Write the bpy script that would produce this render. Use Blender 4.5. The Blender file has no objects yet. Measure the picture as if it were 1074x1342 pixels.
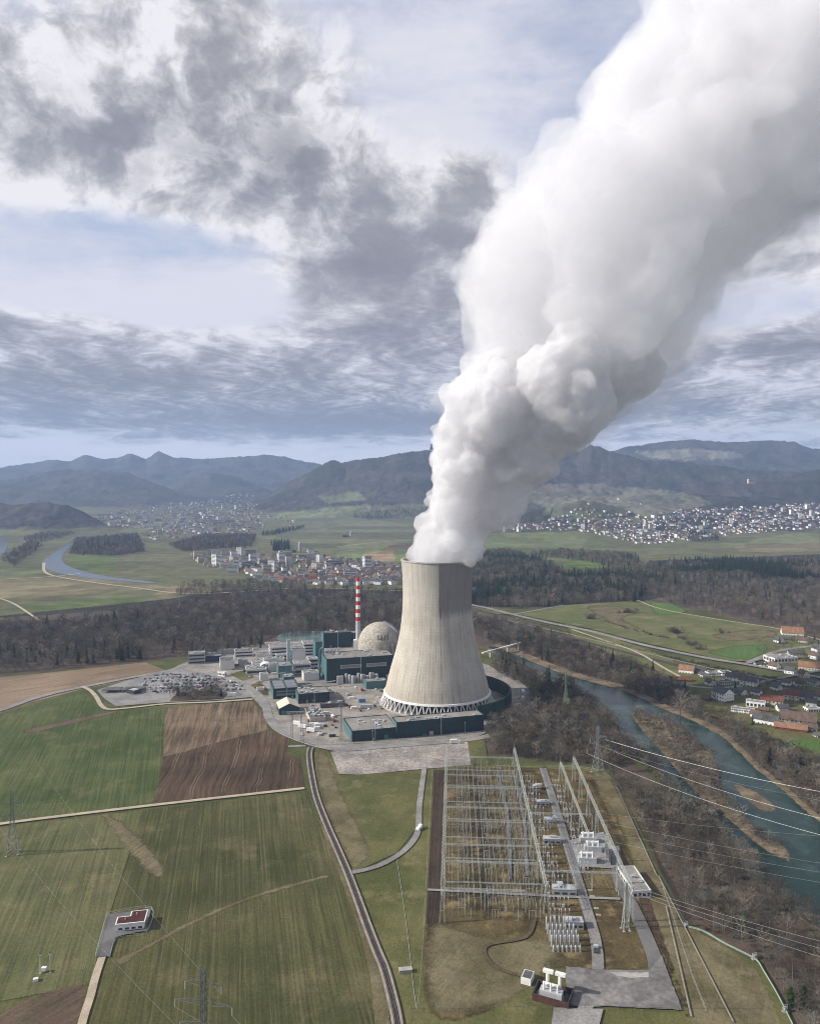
import bpy, bmesh, math, random
import numpy as np
from mathutils import Vector, Matrix
sc = bpy.context.scene
COL = sc.collection
R = math.radians
rnd = random.Random(7)
# ------------------------------------------------------------------ camera, world, sun, exposure
FPX, CX, CY, HOR, CAMZ = 993.0, 537.0, 671.0, 640.0, 226.0
PITCH = math.atan((CY - HOR) / FPX)
cam_d = bpy.data.cameras.new('camera'); cam = bpy.data.objects.new('camera', cam_d); COL.objects.link(cam)
cam.location = (0, 0, CAMZ); cam.rotation_euler = (math.pi / 2 - PITCH, 0, 0)
cam_d.sensor_fit = 'VERTICAL'; cam_d.sensor_height = 36; cam_d.lens = 36 * FPX / 1342
cam_d.clip_start = 1; cam_d.clip_end = 60000
sc.camera = cam
SUN_EL, SUN_ROT = R(31), R(-96)
sd = bpy.data.lights.new('sun', 'SUN'); sun = bpy.data.objects.new('sun', sd); COL.objects.link(sun)
sd.energy = 4.6; sd.angle = R(0.6); sd.color = (1, .945, .86)
sdir = Vector((math.sin(SUN_ROT) * math.cos(SUN_EL), math.cos(SUN_ROT) * math.cos(SUN_EL), math.sin(SUN_EL)))
sun.rotation_euler = sdir.to_track_quat('Z', 'Y').to_euler(); sun.location = (-900, 0, 900)
sc.view_settings.view_transform = 'Standard'; sc.view_settings.look = 'None'
sc.view_settings.gamma = 1; sc.view_settings.exposure = 0.34
sc.render.engine = 'CYCLES'
cy = sc.cycles
cy.use_denoising = True; cy.denoiser = 'OPENIMAGEDENOISE'
cy.max_bounces = 10; cy.diffuse_bounces = 2; cy.glossy_bounces = 2; cy.transmission_bounces = 2
cy.volume_bounces = 8; cy.transparent_max_bounces = 24
cy.use_adaptive_sampling = True; cy.adaptive_threshold = 0.02
cy.sample_clamp_indirect = 6; cy.filter_width = 1.05; cy.caustics_reflective = False; cy.caustics_refractive = False

class NG:
    """small node-graph writer"""
    def __init__(s, nt): s.nt = nt; s.n = nt.nodes; s.l = nt.links
    def node(s, t, **kw):
        nd = s.n.new(t)
        for k, v in kw.items(): setattr(nd, k, v)
        return nd
    def put(s, sock, v):
        if hasattr(v, 'is_linked'): s.l.new(v, sock)
        elif v is not None: sock.default_value = v
    def m(s, op, a, b=None, c=None, clamp=False):
        nd = s.node('ShaderNodeMath', operation=op); nd.use_clamp = clamp
        for i, v in enumerate((a, b, c)):
            if v is not None: s.put(nd.inputs[i], v)
        return nd.outputs[0]
    def add(s, a, b): return s.m('ADD', a, b)
    def sub(s, a, b): return s.m('SUBTRACT', a, b)
    def mul(s, a, b): return s.m('MULTIPLY', a, b)
    def xyz(s, v):
        nd = s.node('ShaderNodeSeparateXYZ'); s.put(nd.inputs[0], v); return nd.outputs
    def vec(s, x, y, z):
        nd = s.node('ShaderNodeCombineXYZ')
        for i, v in enumerate((x, y, z)): s.put(nd.inputs[i], v)
        return nd.outputs[0]
    def vm(s, op, a, b):
        nd = s.node('ShaderNodeVectorMath', operation=op); s.put(nd.inputs[0], a); s.put(nd.inputs[1], b); return nd.outputs[0]
    def noise(s, v, scale, detail=4, rough=.55, dist=0, typ=None):
        nd = s.node('ShaderNodeTexNoise')
        if typ: nd.noise_type = typ
        s.put(nd.inputs['Vector'], v); nd.inputs['Scale'].default_value = scale
        nd.inputs['Detail'].default_value = detail; nd.inputs['Roughness'].default_value = rough
        nd.inputs['Distortion'].default_value = dist
        return nd.outputs[0]
    def step(s, x, a, b, lo=0., hi=1.):
        nd = s.node('ShaderNodeMapRange', interpolation_type='SMOOTHSTEP')
        for i, v in enumerate((x, a, b, lo, hi)): s.put(nd.inputs[i], v)
        return nd.outputs[0]
    def mix(s, f, a, b, typ='MIX'):
        nd = s.node('ShaderNodeMix', data_type='RGBA', blend_type=typ)
        s.put(nd.inputs[0], f)
        for k, v in ((6, a), (7, b)):
            if isinstance(v, tuple) and len(v) == 3: v = (*v, 1)
            s.put(nd.inputs[k], v)
        return nd.outputs[2]

def make_world():
    w = bpy.data.worlds.new('World'); sc.world = w; w.use_nodes = True
    nt = w.node_tree; nt.nodes.clear(); g = NG(nt)
    out = g.node('ShaderNodeOutputWorld'); bg = g.node('ShaderNodeBackground')
    sky = g.node('ShaderNodeTexSky', sky_type='NISHITA'); sky.sun_disc = False
    sky.sun_elevation = SUN_EL; sky.sun_rotation = SUN_ROT; sky.altitude = 400; sky.air_density = 1.0; sky.dust_density = .6; sky.ozone_density = 2.0
    d = g.node('ShaderNodeTexCoord').outputs['Generated']
    x, y, z = g.xyz(d)
    az = g.m('ARCTAN2', x, y); el = g.m('ARCSINE', z)
    def blob(px, py, rx, ry, amp):
        a0 = math.atan((px - CX) / FPX); e0 = math.atan((HOR - py) / FPX * math.cos(a0))
        u = g.mul(g.sub(az, a0), FPX / rx); v = g.mul(g.sub(el, e0), FPX / ry)
        q = g.add(g.mul(u, u), g.mul(v, v))
        return g.mul(g.m('EXPONENT', g.mul(q, -1.0)), amp)
    def blobs(lst):
        s = None
        for b in lst: s = blob(*b) if s is None else g.add(s, blob(*b))
        return s
    zz = g.add(g.m('MAXIMUM', z, 0.0), .10)
    P = g.vec(g.m('DIVIDE', x, zz), g.m('DIVIDE', y, zz), 0.0)
    warp = g.node('ShaderNodeTexNoise'); g.put(warp.inputs['Vector'], P); warp.inputs['Scale'].default_value = 1.7; warp.inputs['Detail'].default_value = 3
    wv = g.vm('SUBTRACT', warp.outputs['Color'], (.5, .5, .5))
    sc_ = g.node('ShaderNodeVectorMath', operation='SCALE'); g.put(sc_.inputs[0], wv); sc_.inputs['Scale'].default_value = .45
    Pw = g.vm('ADD', P, sc_.outputs[0])
    # direction-space noise keeps puffs round overhead; plane-space noise flattens them towards the horizon
    D2 = g.vec(g.mul(az, 1.0), g.mul(el, 1.25), .37)
    wd2 = g.node('ShaderNodeTexNoise'); g.put(wd2.inputs['Vector'], D2); wd2.inputs['Scale'].default_value = 9.0; wd2.inputs['Detail'].default_value = 3
    ws2 = g.node('ShaderNodeVectorMath', operation='SCALE'); g.put(ws2.inputs[0], g.vm('SUBTRACT', wd2.outputs['Color'], (.5, .5, .5))); ws2.inputs['Scale'].default_value = .09
    D2w = g.vm('ADD', D2, ws2.outputs[0])
    hi_f = g.step(el, R(7), R(22))
    def cl(off):
        a = g.noise(g.vm('ADD', Pw, (off * 1.6 + 3.1, 1.7, 0)), 1.5, 7, .60)
        b = g.noise(g.vm('ADD', D2w, (off, 2.0 - off * .9, 0)), 4.6, 7, .60)
        return g.add(g.mul(a, g.sub(1.0, hi_f)), g.mul(b, hi_f))
    n1 = cl(0.0); n2 = cl(-.028)
    dens = blobs([(150, 120, 300, 130, .26), (340, 200, 190, 80, .24), (60, 230, 160, 60, .14), (330, 40, 200, 70, .10), (400, 265, 80, 40, .10),
                  (500, 345, 130, 62, .34), (570, 290, 110, 45, .26), (600, 400, 150, 80, .34), (520, 440, 120, 40, .22), (620, 220, 60, 30, .16), (430, 400, 50, 24, .12),
                  (110, 485, 340, 44, .30), (200, 535, 420, 30, .27), (500, 545, 300, 34, .27), (30, 425, 110, 30, .18), (380, 478, 220, 34, .24),
                  (1000, 452, 110, 24, .27), (960, 500, 230, 22, .22), (900, 545, 260, 22, .20), (1000, 580, 200, 8, .1),
                  (1180, 300, 200, 130, .2),
                  (200, 320, 330, 36, -.20), (190, 395, 250, 34, -.26), (660, 70, 240, 120, -.24), (540, 220, 110, 40, -.10), (300, 592, 500, 9, -.16), (980, 400, 120, 26, -.2)])
    c = g.add(n1, dens)
    alpha = g.step(c, .47, .66)
    thick = g.step(c, .52, .98)
    lit = g.m('MULTIPLY_ADD', g.sub(n1, n2), 7.5, .5, clamp=True)
    var = g.noise(g.vm('ADD', D2, (7.0, 3.0, 0)), 11.0, 5, .62)
    shade = g.add(g.mul(thick, .62), g.add(g.mul(g.sub(.5, lit), .95), g.mul(g.sub(var, .5), .9)))
    dk = blobs([(470, 345, 110, 34, .20), (590, 410, 130, 50, .22), (540, 290, 70, 26, .10), (390, 120, 110, 50, .26), (370, 215, 70, 26, .30), (100, 40, 90, 30, .10), (240, 190, 80, 30, .14), (110, 495, 260, 22, .34), (240, 552, 420, 20, .46), (520, 560, 150, 22, .34), (40, 250, 60, 30, -.25), (230, 60, 80, 40, -.12), (1000, 455, 100, 14, .34), (940, 530, 240, 20, .24), (5, 428, 22, 14, .5), (480, 290, 120, 14, -.2), (420, 450, 140, 16, -.12), (640, 225, 40, 18, .2)])
    var2 = g.noise(g.vm('ADD', g.vec(az, g.mul(el, 1.5), .9), (1.0, 8.0, 0)), 9.0, 6, .62)
    pn = g.noise(g.vm('ADD', Pw, (9.0, 4.0, 0)), 3.2, 7, .62)
    tex = g.add(g.mul(g.sub(var2, .5), 1.7), g.mul(g.mul(g.sub(pn, .5), g.sub(1.0, hi_f)), 1.5))
    shade = g.m('MULTIPLY_ADD', g.add(g.add(shade, g.mul(dk, 1.25)), tex), .74, .22)
    shade = g.sub(1.0, g.m('EXPONENT', g.mul(g.m('MAXIMUM', shade, 0.0), -1.55)))
    shade = g.step(shade, .10, .93)
    lowf = g.step(el, R(1), R(15))
    dark = g.mix(lowf, (1.3, 1.48, 1.85), (1.85, 1.83, 2.05))
    bright = g.mix(lowf, (5.2, 5.4, 6.0), (7.3, 7.1, 7.3))
    ccol = g.mix(shade, bright, dark)
    # high thin veil
    veil_n = g.noise(g.vm('MULTIPLY', P, (.55, 1.2, 1.0)), 1.1, 5, .62)
    vb = blobs([(200, 400, 330, 55, .42), (560, 230, 120, 70, .30), (250, 590, 900, 16, .25), (330, 310, 300, 60, .02), (700, 60, 250, 100, -.02), (480, 150, 160, 80, .22), (100, 300, 200, 40, -.10), (980, 400, 150, 50, .3), (600, 120, 100, 90, .12)])
    vfine = g.noise(g.vm('ADD', g.vec(g.mul(az, 1.0), g.mul(el, 2.6), 5.0), (3.0, 1.0, 0)), 7.0, 6, .66)
    veil = g.step(g.add(g.add(veil_n, vb), g.mul(g.sub(vfine, .5), .9)), .26, .86)
    base = g.mix(.62, sky.outputs[0], (4.7, 5.05, 6.3))
    base = g.mix(g.step(el, R(9), R(1), 0., .75), base, (6.2, 6.4, 6.9)); base = g.mix(g.mul(veil, .9), base, (6.35, 6.25, 6.75))
    col = g.mix(g.mul(alpha, .95), base, ccol)
    over = g.mul(g.step(el, R(33), R(58), 1.0, .52), g.step(y, -.05, .35, .78, 1.0))   # unseen sky overhead and behind camera, dimming added to deepen ground contrast
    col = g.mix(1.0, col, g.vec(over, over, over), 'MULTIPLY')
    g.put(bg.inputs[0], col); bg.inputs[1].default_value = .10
    g.l.new(bg.outputs[0], out.inputs[0])
    w.cycles.sampling_method = 'MANUAL'; w.cycles.sample_map_resolution = 512
make_world()

# ------------------------------------------------------------------ pixel -> place
def ray(px, py):
    u = (px - CX) / FPX; v = (CY - py) / FPX; c, s = math.cos(PITCH), math.sin(PITCH)
    return u, c + v * s, -s + v * c
def G(px, py, z=0.0):
    u, f, w = ray(px, py); t = (z - CAMZ) / w
    return (u * t, f * t)
def AT(px, py, Y):
    u, f, w = ray(px, py); t = Y / f
    return (u * t, Y, CAMZ + w * t)
def PX(X, Y, Z):
    c, s = math.cos(PITCH), math.sin(PITCH)
    f = Y * c - (Z - CAMZ) * s; v = Y * s + (Z - CAMZ) * c
    return CX + FPX * X / f, CY - FPX * v / f
def in_poly(xs, ys, poly):
    xs = np.asarray(xs); ys = np.asarray(ys); r = np.zeros(xs.shape, bool); n = len(poly)
    for i in range(n):
        x0, y0 = poly[i]; x1, y1 = poly[(i + 1) % n]
        if y0 == y1: continue
        c = ((y0 > ys) != (y1 > ys)) & (xs < (x1 - x0) * (ys - y0) / (y1 - y0) + x0)
        r ^= c
    return r

# ------------------------------------------------------------------ object helpers
def tag(o, label=None, cat=None, group=None, kind=None):
    if label: o['label'] = label
    if cat: o['category'] = cat
    if group: o['group'] = group
    if kind: o['kind'] = kind
    return o
def empty(name, loc=(0, 0, 0), rz=0.0, label=None, cat=None, group=None):
    o = bpy.data.objects.new(name, None); COL.objects.link(o); o.location = loc; o.rotation_euler = (0, 0, rz); o.empty_display_size = 1
    return tag(o, label, cat, group)
def clone(o, loc=None, rz=None, parent=None):
    c = o.copy(); COL.objects.link(c); c.parent = parent
    if loc is not None: c.location = loc
    if rz is not None: c.rotation_euler = (0, 0, rz)
    for ch in o.children: clone(ch, parent=c)
    return c
class MB:
    def __init__(s): s.v = []; s.f = []; s.mi = []; s.cur = 0
    def verts(s, pts): b = len(s.v); s.v += [tuple(p) for p in pts]; return b
    def face(s, *i): s.f.append(i); s.mi.append(s.cur)
    def quad(s, a, b, c, d): k = s.verts((a, b, c, d)); s.face(k, k + 1, k + 2, k + 3)
    def poly(s, pts): k = s.verts(pts); s.face(*range(k, k + len(pts)))
    def prism(s, pts, z0, z1, bottom=True):
        n = len(pts); a = s.verts([(p[0], p[1], z0) for p in pts]); b = s.verts([(p[0], p[1], z1) for p in pts])
        for i in range(n): j = (i + 1) % n; s.face(a + i, a + j, b + j, b + i)
        s.face(*range(b, b + n))
        if bottom: s.face(*range(a + n - 1, a - 1, -1))
    def box(s, x0, y0, z0, x1, y1, z1): s.prism([(x0, y0), (x1, y0), (x1, y1), (x0, y1)], z0, z1)
    def cbox(s, c, sx, sy, z0, z1, a=0.0):
        ca, sa = math.cos(a), math.sin(a)
        s.prism([(c[0] + ca * x - sa * y, c[1] + sa * x + ca * y) for x, y in ((-sx / 2, -sy / 2), (sx / 2, -sy / 2), (sx / 2, sy / 2), (-sx / 2, sy / 2))], z0, z1)
    def tube(s, p, q, r0, r1=None, n=4, cap=True):
        r1 = r0 if r1 is None else r1
        p = Vector(p); q = Vector(q); d = q - p
        if d.length < 1e-6: return
        d.normalize(); u = d.orthogonal().normalized(); w = d.cross(u)
        a = s.verts([p + (u * math.cos(t) + w * math.sin(t)) * r0 for t in [2 * math.pi * i / n for i in range(n)]])
        b = s.verts([q + (u * math.cos(t) + w * math.sin(t)) * r1 for t in [2 * math.pi * i / n for i in range(n)]])
        for i in range(n): j = (i + 1) % n; s.face(a + i, a + j, b + j, b + i)
        if cap: s.face(*range(b, b + n)); s.face(*range(a + n - 1, a - 1, -1))
    def path(s, pts, r, n=4):
        for a, b in zip(pts, pts[1:]): s.tube(a, b, r, n=n)
    def lathe(s, prof, n, c=(0, 0), close=False):
        rings = []
        for r, z in prof: rings.append(s.verts([(c[0] + r * math.cos(2 * math.pi * i / n), c[1] + r * math.sin(2 * math.pi * i / n), z) for i in range(n)]))
        for a, b in zip(rings, rings[1:]):
            for i in range(n): j = (i + 1) % n; s.face(a + i, a + j, b + j, b + i)
        if close: s.face(*range(rings[-1], rings[-1] + n))
    def truss(s, p, q, w, seg, t, up=(0, 0, 1), w2=None):
        """lattice beam of four chords and zigzag bracing"""
        p = Vector(p); q = Vector(q); d = (q - p); L = d.length; d.normalize()
        side = d.cross(Vector(up))
        if side.length < 1e-3: side = Vector((1, 0, 0))
        side.normalize(); upv = side.cross(d).normalized(); w2 = w if w2 is None else w2
        n = max(1, int(round(L / seg)))
        def c(k, i):
            f = k / n; ww = w + (w2 - w) * f
            sx, sz = ((-1, -1), (1, -1), (1, 1), (-1, 1))[i]
            return p + d * (L * f) + side * (sx * ww / 2) + upv * (sz * ww / 2)
        for i in range(4): s.tube(c(0, i), c(n, i), t, n=4, cap=False)
        for k in range(n):
            for i in range(4):
                j = (i + 1) % 4
                s.tube(c(k, i), c(k + 1, j), t * .7, n=3, cap=False) if (k + i) % 2 else s.tube(c(k, j), c(k + 1, i), t * .7, n=3, cap=False)
    def build(s, name, mats, parent=None, smooth=False, loc=None):
        me = bpy.data.meshes.new(name); me.from_pydata(s.v, [], s.f)
        for m in (mats if isinstance(mats, (list, tuple)) else [mats]): me.materials.append(m)
        if any(s.mi): me.polygons.foreach_set('material_index', s.mi)
        if smooth: me.polygons.foreach_set('use_smooth', [True] * len(s.f))
        me.update()
        o = bpy.data.objects.new(name, me); COL.objects.link(o); o.parent = parent
        if loc: o.location = loc
        return o

# ------------------------------------------------------------------ materials
MATS = {}
def mat(name, col, rough=.8, var=.25, scale=.3, var2=0, scale2=3.0, bump=0, metal=0, spec=.3, stretch=(1, 1, 1), coord='Object'):
    if name in MATS: return MATS[name]
    m = bpy.data.materials.new(name); m.use_nodes = True; g = NG(m.node_tree)
    b = m.node_tree.nodes['Principled BSDF']; b.inputs['Roughness'].default_value = rough; b.inputs['Metallic'].default_value = metal
    b.inputs['Specular IOR Level'].default_value = spec
    co = g.node('ShaderNodeTexCoord').outputs['Object'] if coord == 'Object' else g.node('ShaderNodeNewGeometry').outputs['Position']
    co = g.vm('MULTIPLY', co, stretch)
    n = g.noise(co, scale, 6, .65)
    f = g.step(n, .3, .7, 1 - var, 1 + var)
    if var2:
        f = g.mul(f, g.step(g.noise(co, scale2, 5, .6), .3, .7, 1 - var2, 1 + var2))
    c = g.mix(1.0, (*col, 1), g.vec(f, f, f), 'MULTIPLY')
    g.put(b.inputs['Base Color'], c)
    if bump:
        bp = g.node('ShaderNodeBump'); bp.inputs['Strength'].default_value = 1; bp.inputs['Distance'].default_value = bump
        g.put(bp.inputs['Height'], g.noise(co, scale2, 5, .65)); g.l.new(bp.outputs[0], b.inputs['Normal'])
    MATS[name] = m; return m
def field_mat(name, c1, c2, ang=0.0, row=2.5, rowamt=.25, patch=.012, tram=0.0, tramcol=(.2, .18, .1), wob=0.6, rough=.95, c3=None, c3amt=.55):
    """farmland: two soil or crop tones in patches, drill rows along ang, tramlines every tram metres"""
    m = bpy.data.materials.new(name); m.use_nodes = True; g = NG(m.node_tree)
    b = m.node_tree.nodes['Principled BSDF']; b.inputs['Roughness'].default_value = rough; b.inputs['Specular IOR Level'].default_value = .1
    pos = g.node('ShaderNodeNewGeometry').outputs['Position']
    x, y, z = g.xyz(pos); ca, sa = math.cos(ang), math.sin(ang)
    across = g.add(g.mul(x, ca), g.mul(y, -sa)); along = g.add(g.mul(x, sa), g.mul(y, ca))   # rows run along (sin a, cos a)
    wv = g.mul(g.sub(g.noise(pos, .02, 3), .5), wob * 10)
    acw = g.add(across, wv)
    f1 = g.step(g.noise(pos, patch, 6, .62), .34, .66)
    c = g.mix(f1, c1, c2)
    if c3:
        c = g.mix(g.mul(g.step(g.noise(g.vm('ADD', pos, (331., 77., 0.)), patch * 2.3, 7, .66), .5, .68), c3amt), c, c3)
    rowv = g.noise(g.vec(g.mul(acw, 1 / row), g.mul(along, .012), 0.0), 1.0, 3, .7)
    fine = g.noise(pos, .7, 4, .7)
    k = g.mul(g.step(rowv, .25, .75, 1 - rowamt, 1 + rowamt), g.step(fine, .25, .75, .78, 1.22))
    c = g.mix(1.0, c, g.vec(k, k, k), 'MULTIPLY')
    if tram:
        fr = g.m('PINGPONG', acw, tram / 2)
        t1 = g.m('LESS_THAN', g.m('ABSOLUTE', g.sub(fr, 1.1)), .32)
        br = g.step(g.noise(g.vec(g.mul(across, .05), g.mul(along, .03), 0.0), 1.0, 3), .40, .6)
        c = g.mix(g.mul(g.mul(t1, br), .6), c, tramcol)
    g.put(b.inputs['Base Color'], c)
    bp = g.node('ShaderNodeBump'); bp.inputs['Distance'].default_value = .35; bp.inputs['Strength'].default_value = .7
    g.put(bp.inputs['Height'], g.add(g.mul(fine, .6), rowv)); g.l.new(bp.outputs[0], b.inputs['Normal'])
    return m

# ------------------------------------------------------------------ terrain
def sstep(x, a, b): t = np.clip((x - a) / (b - a), 0, 1); return t * t * (3 - 2 * t)
RIDGES = [  # depth, front length, back length, shape power, silhouette in photo pixels
    (11000, 3000, 2500, 1.1, [(-400, 625), (-100, 618), (0, 613), (40, 608), (75, 601), (92, 605), (113, 595), (138, 602), (150, 601), (172, 593), (192, 602), (209, 591), (226, 597), (250, 600), (290, 600), (312, 598), (345, 596), (372, 598), (402, 606), (440, 612), (500, 620), (560, 630), (1300, 650)]),
    (8200, 1900, 1500, 1.0, [(-400, 640), (-60, 632), (0, 628), (50, 622), (85, 615), (120, 616), (165, 619), (200, 632), (240, 648), (330, 660), (1300, 670)]),
    (9000, 2200, 1500, 1.1, [(-400, 660), (200, 650), (240, 628), (275, 618), (300, 622), (330, 632), (360, 645), (420, 655), (1300, 660)]),
    (6700, 1500, 1500, 1.0, [(-400, 690), (300, 672), (345, 655), (370, 638), (400, 620), (432, 603), (447, 606), (466, 604), (500, 598), (535, 591), (560, 589), (600, 588), (650, 592), (700, 588), (738, 589), (757, 594), (772, 583), (806, 592), (850, 603), (896, 607), (960, 612), (1074, 618), (1400, 640)]),
    (9000, 2600, 2000, 1.0, [(-400, 700), (600, 640), (720, 605), (780, 592), (806, 590), (832, 583), (872, 577), (905, 575), (950, 578), (1000, 577), (1040, 578), (1057, 586), (1080, 588), (1200, 595), (1500, 640)]),
    (5800, 800, 1200, .9, [(-400, 700), (840, 668), (880, 650), (910, 632), (950, 628), (985, 631), (1010, 632), (1040, 620), (1074, 612), (1300, 600), (1500, 640)]),
    (5300, 2100, 900, 1.2, [(-400, 720), (560, 690), (620, 664), (680, 655), (740, 650), (820, 648), (900, 647), (960, 650), (1074, 655), (1500, 660)]),
    (4300, 500, 500, .8, [(-400, 640), (-60, 652), (0, 661), (40, 660), (65, 657), (90, 661), (115, 671), (132, 684), (160, 698), (1500, 720)]),
    (4300, 350, 300, .8, [(-400, 740), (640, 700), (680, 672), (715, 665), (760, 655), (800, 660), (825, 668), (850, 690), (900, 720), (1500, 740)]),
    (7600, 1300, 1000, 1.0, [(-400, 700), (420, 676), (470, 668), (520, 660), (560, 655), (600, 652), (700, 660), (800, 690), (1500, 720)]),
]
def vnoise(X, Y, s, seed):
    """value noise, smooth, on numpy arrays"""
    rs = np.random.RandomState(seed); T = rs.rand(256, 256)
    x = X / s; y = Y / s; xi = np.floor(x).astype(int); yi = np.floor(y).astype(int); fx = x - xi; fy = y - yi
    fx = fx * fx * (3 - 2 * fx); fy = fy * fy * (3 - 2 * fy)
    a = T[xi % 256, yi % 256]; b = T[(xi + 1) % 256, yi % 256]; c = T[xi % 256, (yi + 1) % 256]; d = T[(xi + 1) % 256, (yi + 1) % 256]
    return (a * (1 - fx) + b * fx) * (1 - fy) + (c * (1 - fx) + d * fx) * fy
def terrain(X, Y, rel=False):
    X = np.asarray(X, float); Y = np.asarray(Y, float); Yc = np.maximum(Y, 50.)
    px = CX + FPX * X / Yc
    h = 45 * sstep(Y, 3900, 6800); hill = np.zeros_like(h)
    gul = vnoise(X, Y, 420, 1) * .5 + vnoise(X, Y, 170, 2) * .3 + vnoise(X, Y, 70, 3) * .2
    for D, lf, lb, pw, sil in RIDGES:
        xs = [p[0] for p in sil]; hv = [CAMZ + (HOR - p[1]) / FPX * D for p in sil]
        H1 = np.interp(px, xs, hv); Hs = sum(np.interp(px + q, xs, hv) for q in (-90, -60, -30, 0, 30, 60, 90)) / 7 - 12
        near_ = np.exp(-((Y - D) / (lf * .16)) ** 2); H = np.maximum(H1 * near_ + Hs * (1 - near_), 0)
        t = np.where(Y < D, np.clip((Y - (D - lf)) / lf, 0, 1), np.clip(1 - (Y - D) / lb, 0, 1))
        p = t ** pw * (1 - .25 * (1 - t)) 
        p = p * (1 - (1 - t) * (gul - .45) * .9)
        hk = H * np.clip(p, 0, 1.02)
        hill = np.maximum(hill, hk)
    out = np.maximum(h, hill + h * .4 * (hill > 0) * 0) 
    out = np.where(hill > h, hill, h)
    out = np.where(Y < 2500, 0, out)
    return (out, hill - h) if rel else out
def GT(px, py):
    """pixel to terrain by marching"""
    u, f, w = ray(px, py)
    Ys = np.concatenate([np.arange(300, 2600, 20.), np.arange(2600, 12000, 12.)])
    zs = CAMZ + w / f * Ys; hs = terrain(u / f * Ys, Ys)
    k = np.argmax(zs < hs)
    Y = Ys[k] if zs[k] < hs[k] else 12000.
    return (u / f * Y, Y, float(terrain(u / f * Y, Y)))

GRASS = (.080, .090, .034); MEAD = (.115, .12, .06); WOOD = (.050, .047, .036); BROWN = (.17, .125, .08); PALE = (.26, .22, .13)
PAINT = [ # far farmland, woods and meadows: (colour, polygon in photo pixels), later ones on top
    (MEAD, [(-60, 760), (60, 740), (110, 758), (220, 768), (260, 775), (180, 800), (100, 812), (-60, 815)]),
    ((.17, .15, .085), [(-60, 762), (105, 756), (230, 770), (150, 775), (-60, 790)]),
    ((.10, .14, .045), [(30, 795), (110, 785), (180, 782), (200, 792), (150, 806), (20, 815)]),
    ((.12, .155, .05), [(100, 788), (140, 784), (160, 790), (130, 804)]),
    ((.11, .12, .06), [(-60, 745), (50, 740), (60, 752), (-60, 762)]),
    ((.20, .16, .10), [(225, 768), (330, 772), (230, 778), (200, 780)]),
    ((.115, .13, .065), [(30, 700), (130, 690), (215, 690), (210, 698), (110, 704), (60, 715), (30, 712)]),
    ((.10, .135, .045), [(90, 728), (150, 727), (155, 748), (110, 752), (88, 742)]),
    ((.125, .135, .075), [(330, 688), (430, 664), (560, 660), (600, 690), (530, 740), (440, 735), (440, 718), (330, 715), (300, 700)]),
    ((.13, .15, .075), [(340, 674), (470, 663), (465, 672), (345, 684)]),
    ((.125, .16, .06), [(440, 728), (530, 712), (532, 740), (445, 742)]),
    ((.26, .19, .12), [(476, 725), (515, 720), (518, 735), (475, 738)]),
    ((.13, .085, .06), [(508, 715), (540, 712), (540, 719), (511, 720)]),
    ((.115, .135, .06), [(610, 700), (790, 695), (800, 720), (740, 722), (610, 720)]),
    ((.13, .16, .07), [(618, 708), (700, 706), (680, 716), (615, 715)]),
    ((.12, .14, .06), [(690, 732), (770, 728), (820, 736), (815, 748), (740, 750), (690, 740)]),
    ((.12, .18, .05), [(735, 738), (785, 730), (815, 735), (770, 748), (730, 747)]),
    ((.13, .15, .07), [(940, 712), (1074, 694), (1074, 712), (980, 720)]),
    ((.20, .17, .10), [(960, 716), (1074, 710), (1074, 722), (970, 724)]),
    ((.125, .125, .09), [(700, 638), (760, 635), (850, 640), (905, 648), (935, 660), (880, 672), (800, 676), (720, 668), (690, 655)]),
    ((.15, .12, .10), [(690, 634), (790, 634), (800, 642), (690, 646)]),
    ((.16, .16, .13), [(830, 592), (900, 588), (960, 592), (975, 600), (900, 603), (850, 600)]),
    ((.12, .14, .07), [(700, 668), (790, 672), (880, 674), (850, 686), (740, 680)]),
    ((.11, .13, .07), [(415, 650), (470, 645), (480, 655), (430, 660)]),
    ((.10, .08, .065), [(846, 768), (930, 757), (1100, 760), (1100, 850), (1000, 820), (880, 792), (830, 785)]),
    (WOOD, [(100, 705), (180, 700), (190, 722), (150, 728), (90, 725)]),
    (WOOD, [(270, 700), (335, 700), (330, 715), (240, 722), (220, 712)]),
    (WOOD, [(620, 725), (690, 728), (745, 752), (830, 752), (850, 735), (1100, 725), (1100, 772), (930, 770), (830, 790), (740, 795), (610, 795)]),
    (WOOD, [(-80, 815), (220, 785), (300, 772), (540, 772), (540, 830), (340, 842), (180, 866), (-80, 892)]),
]
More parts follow.
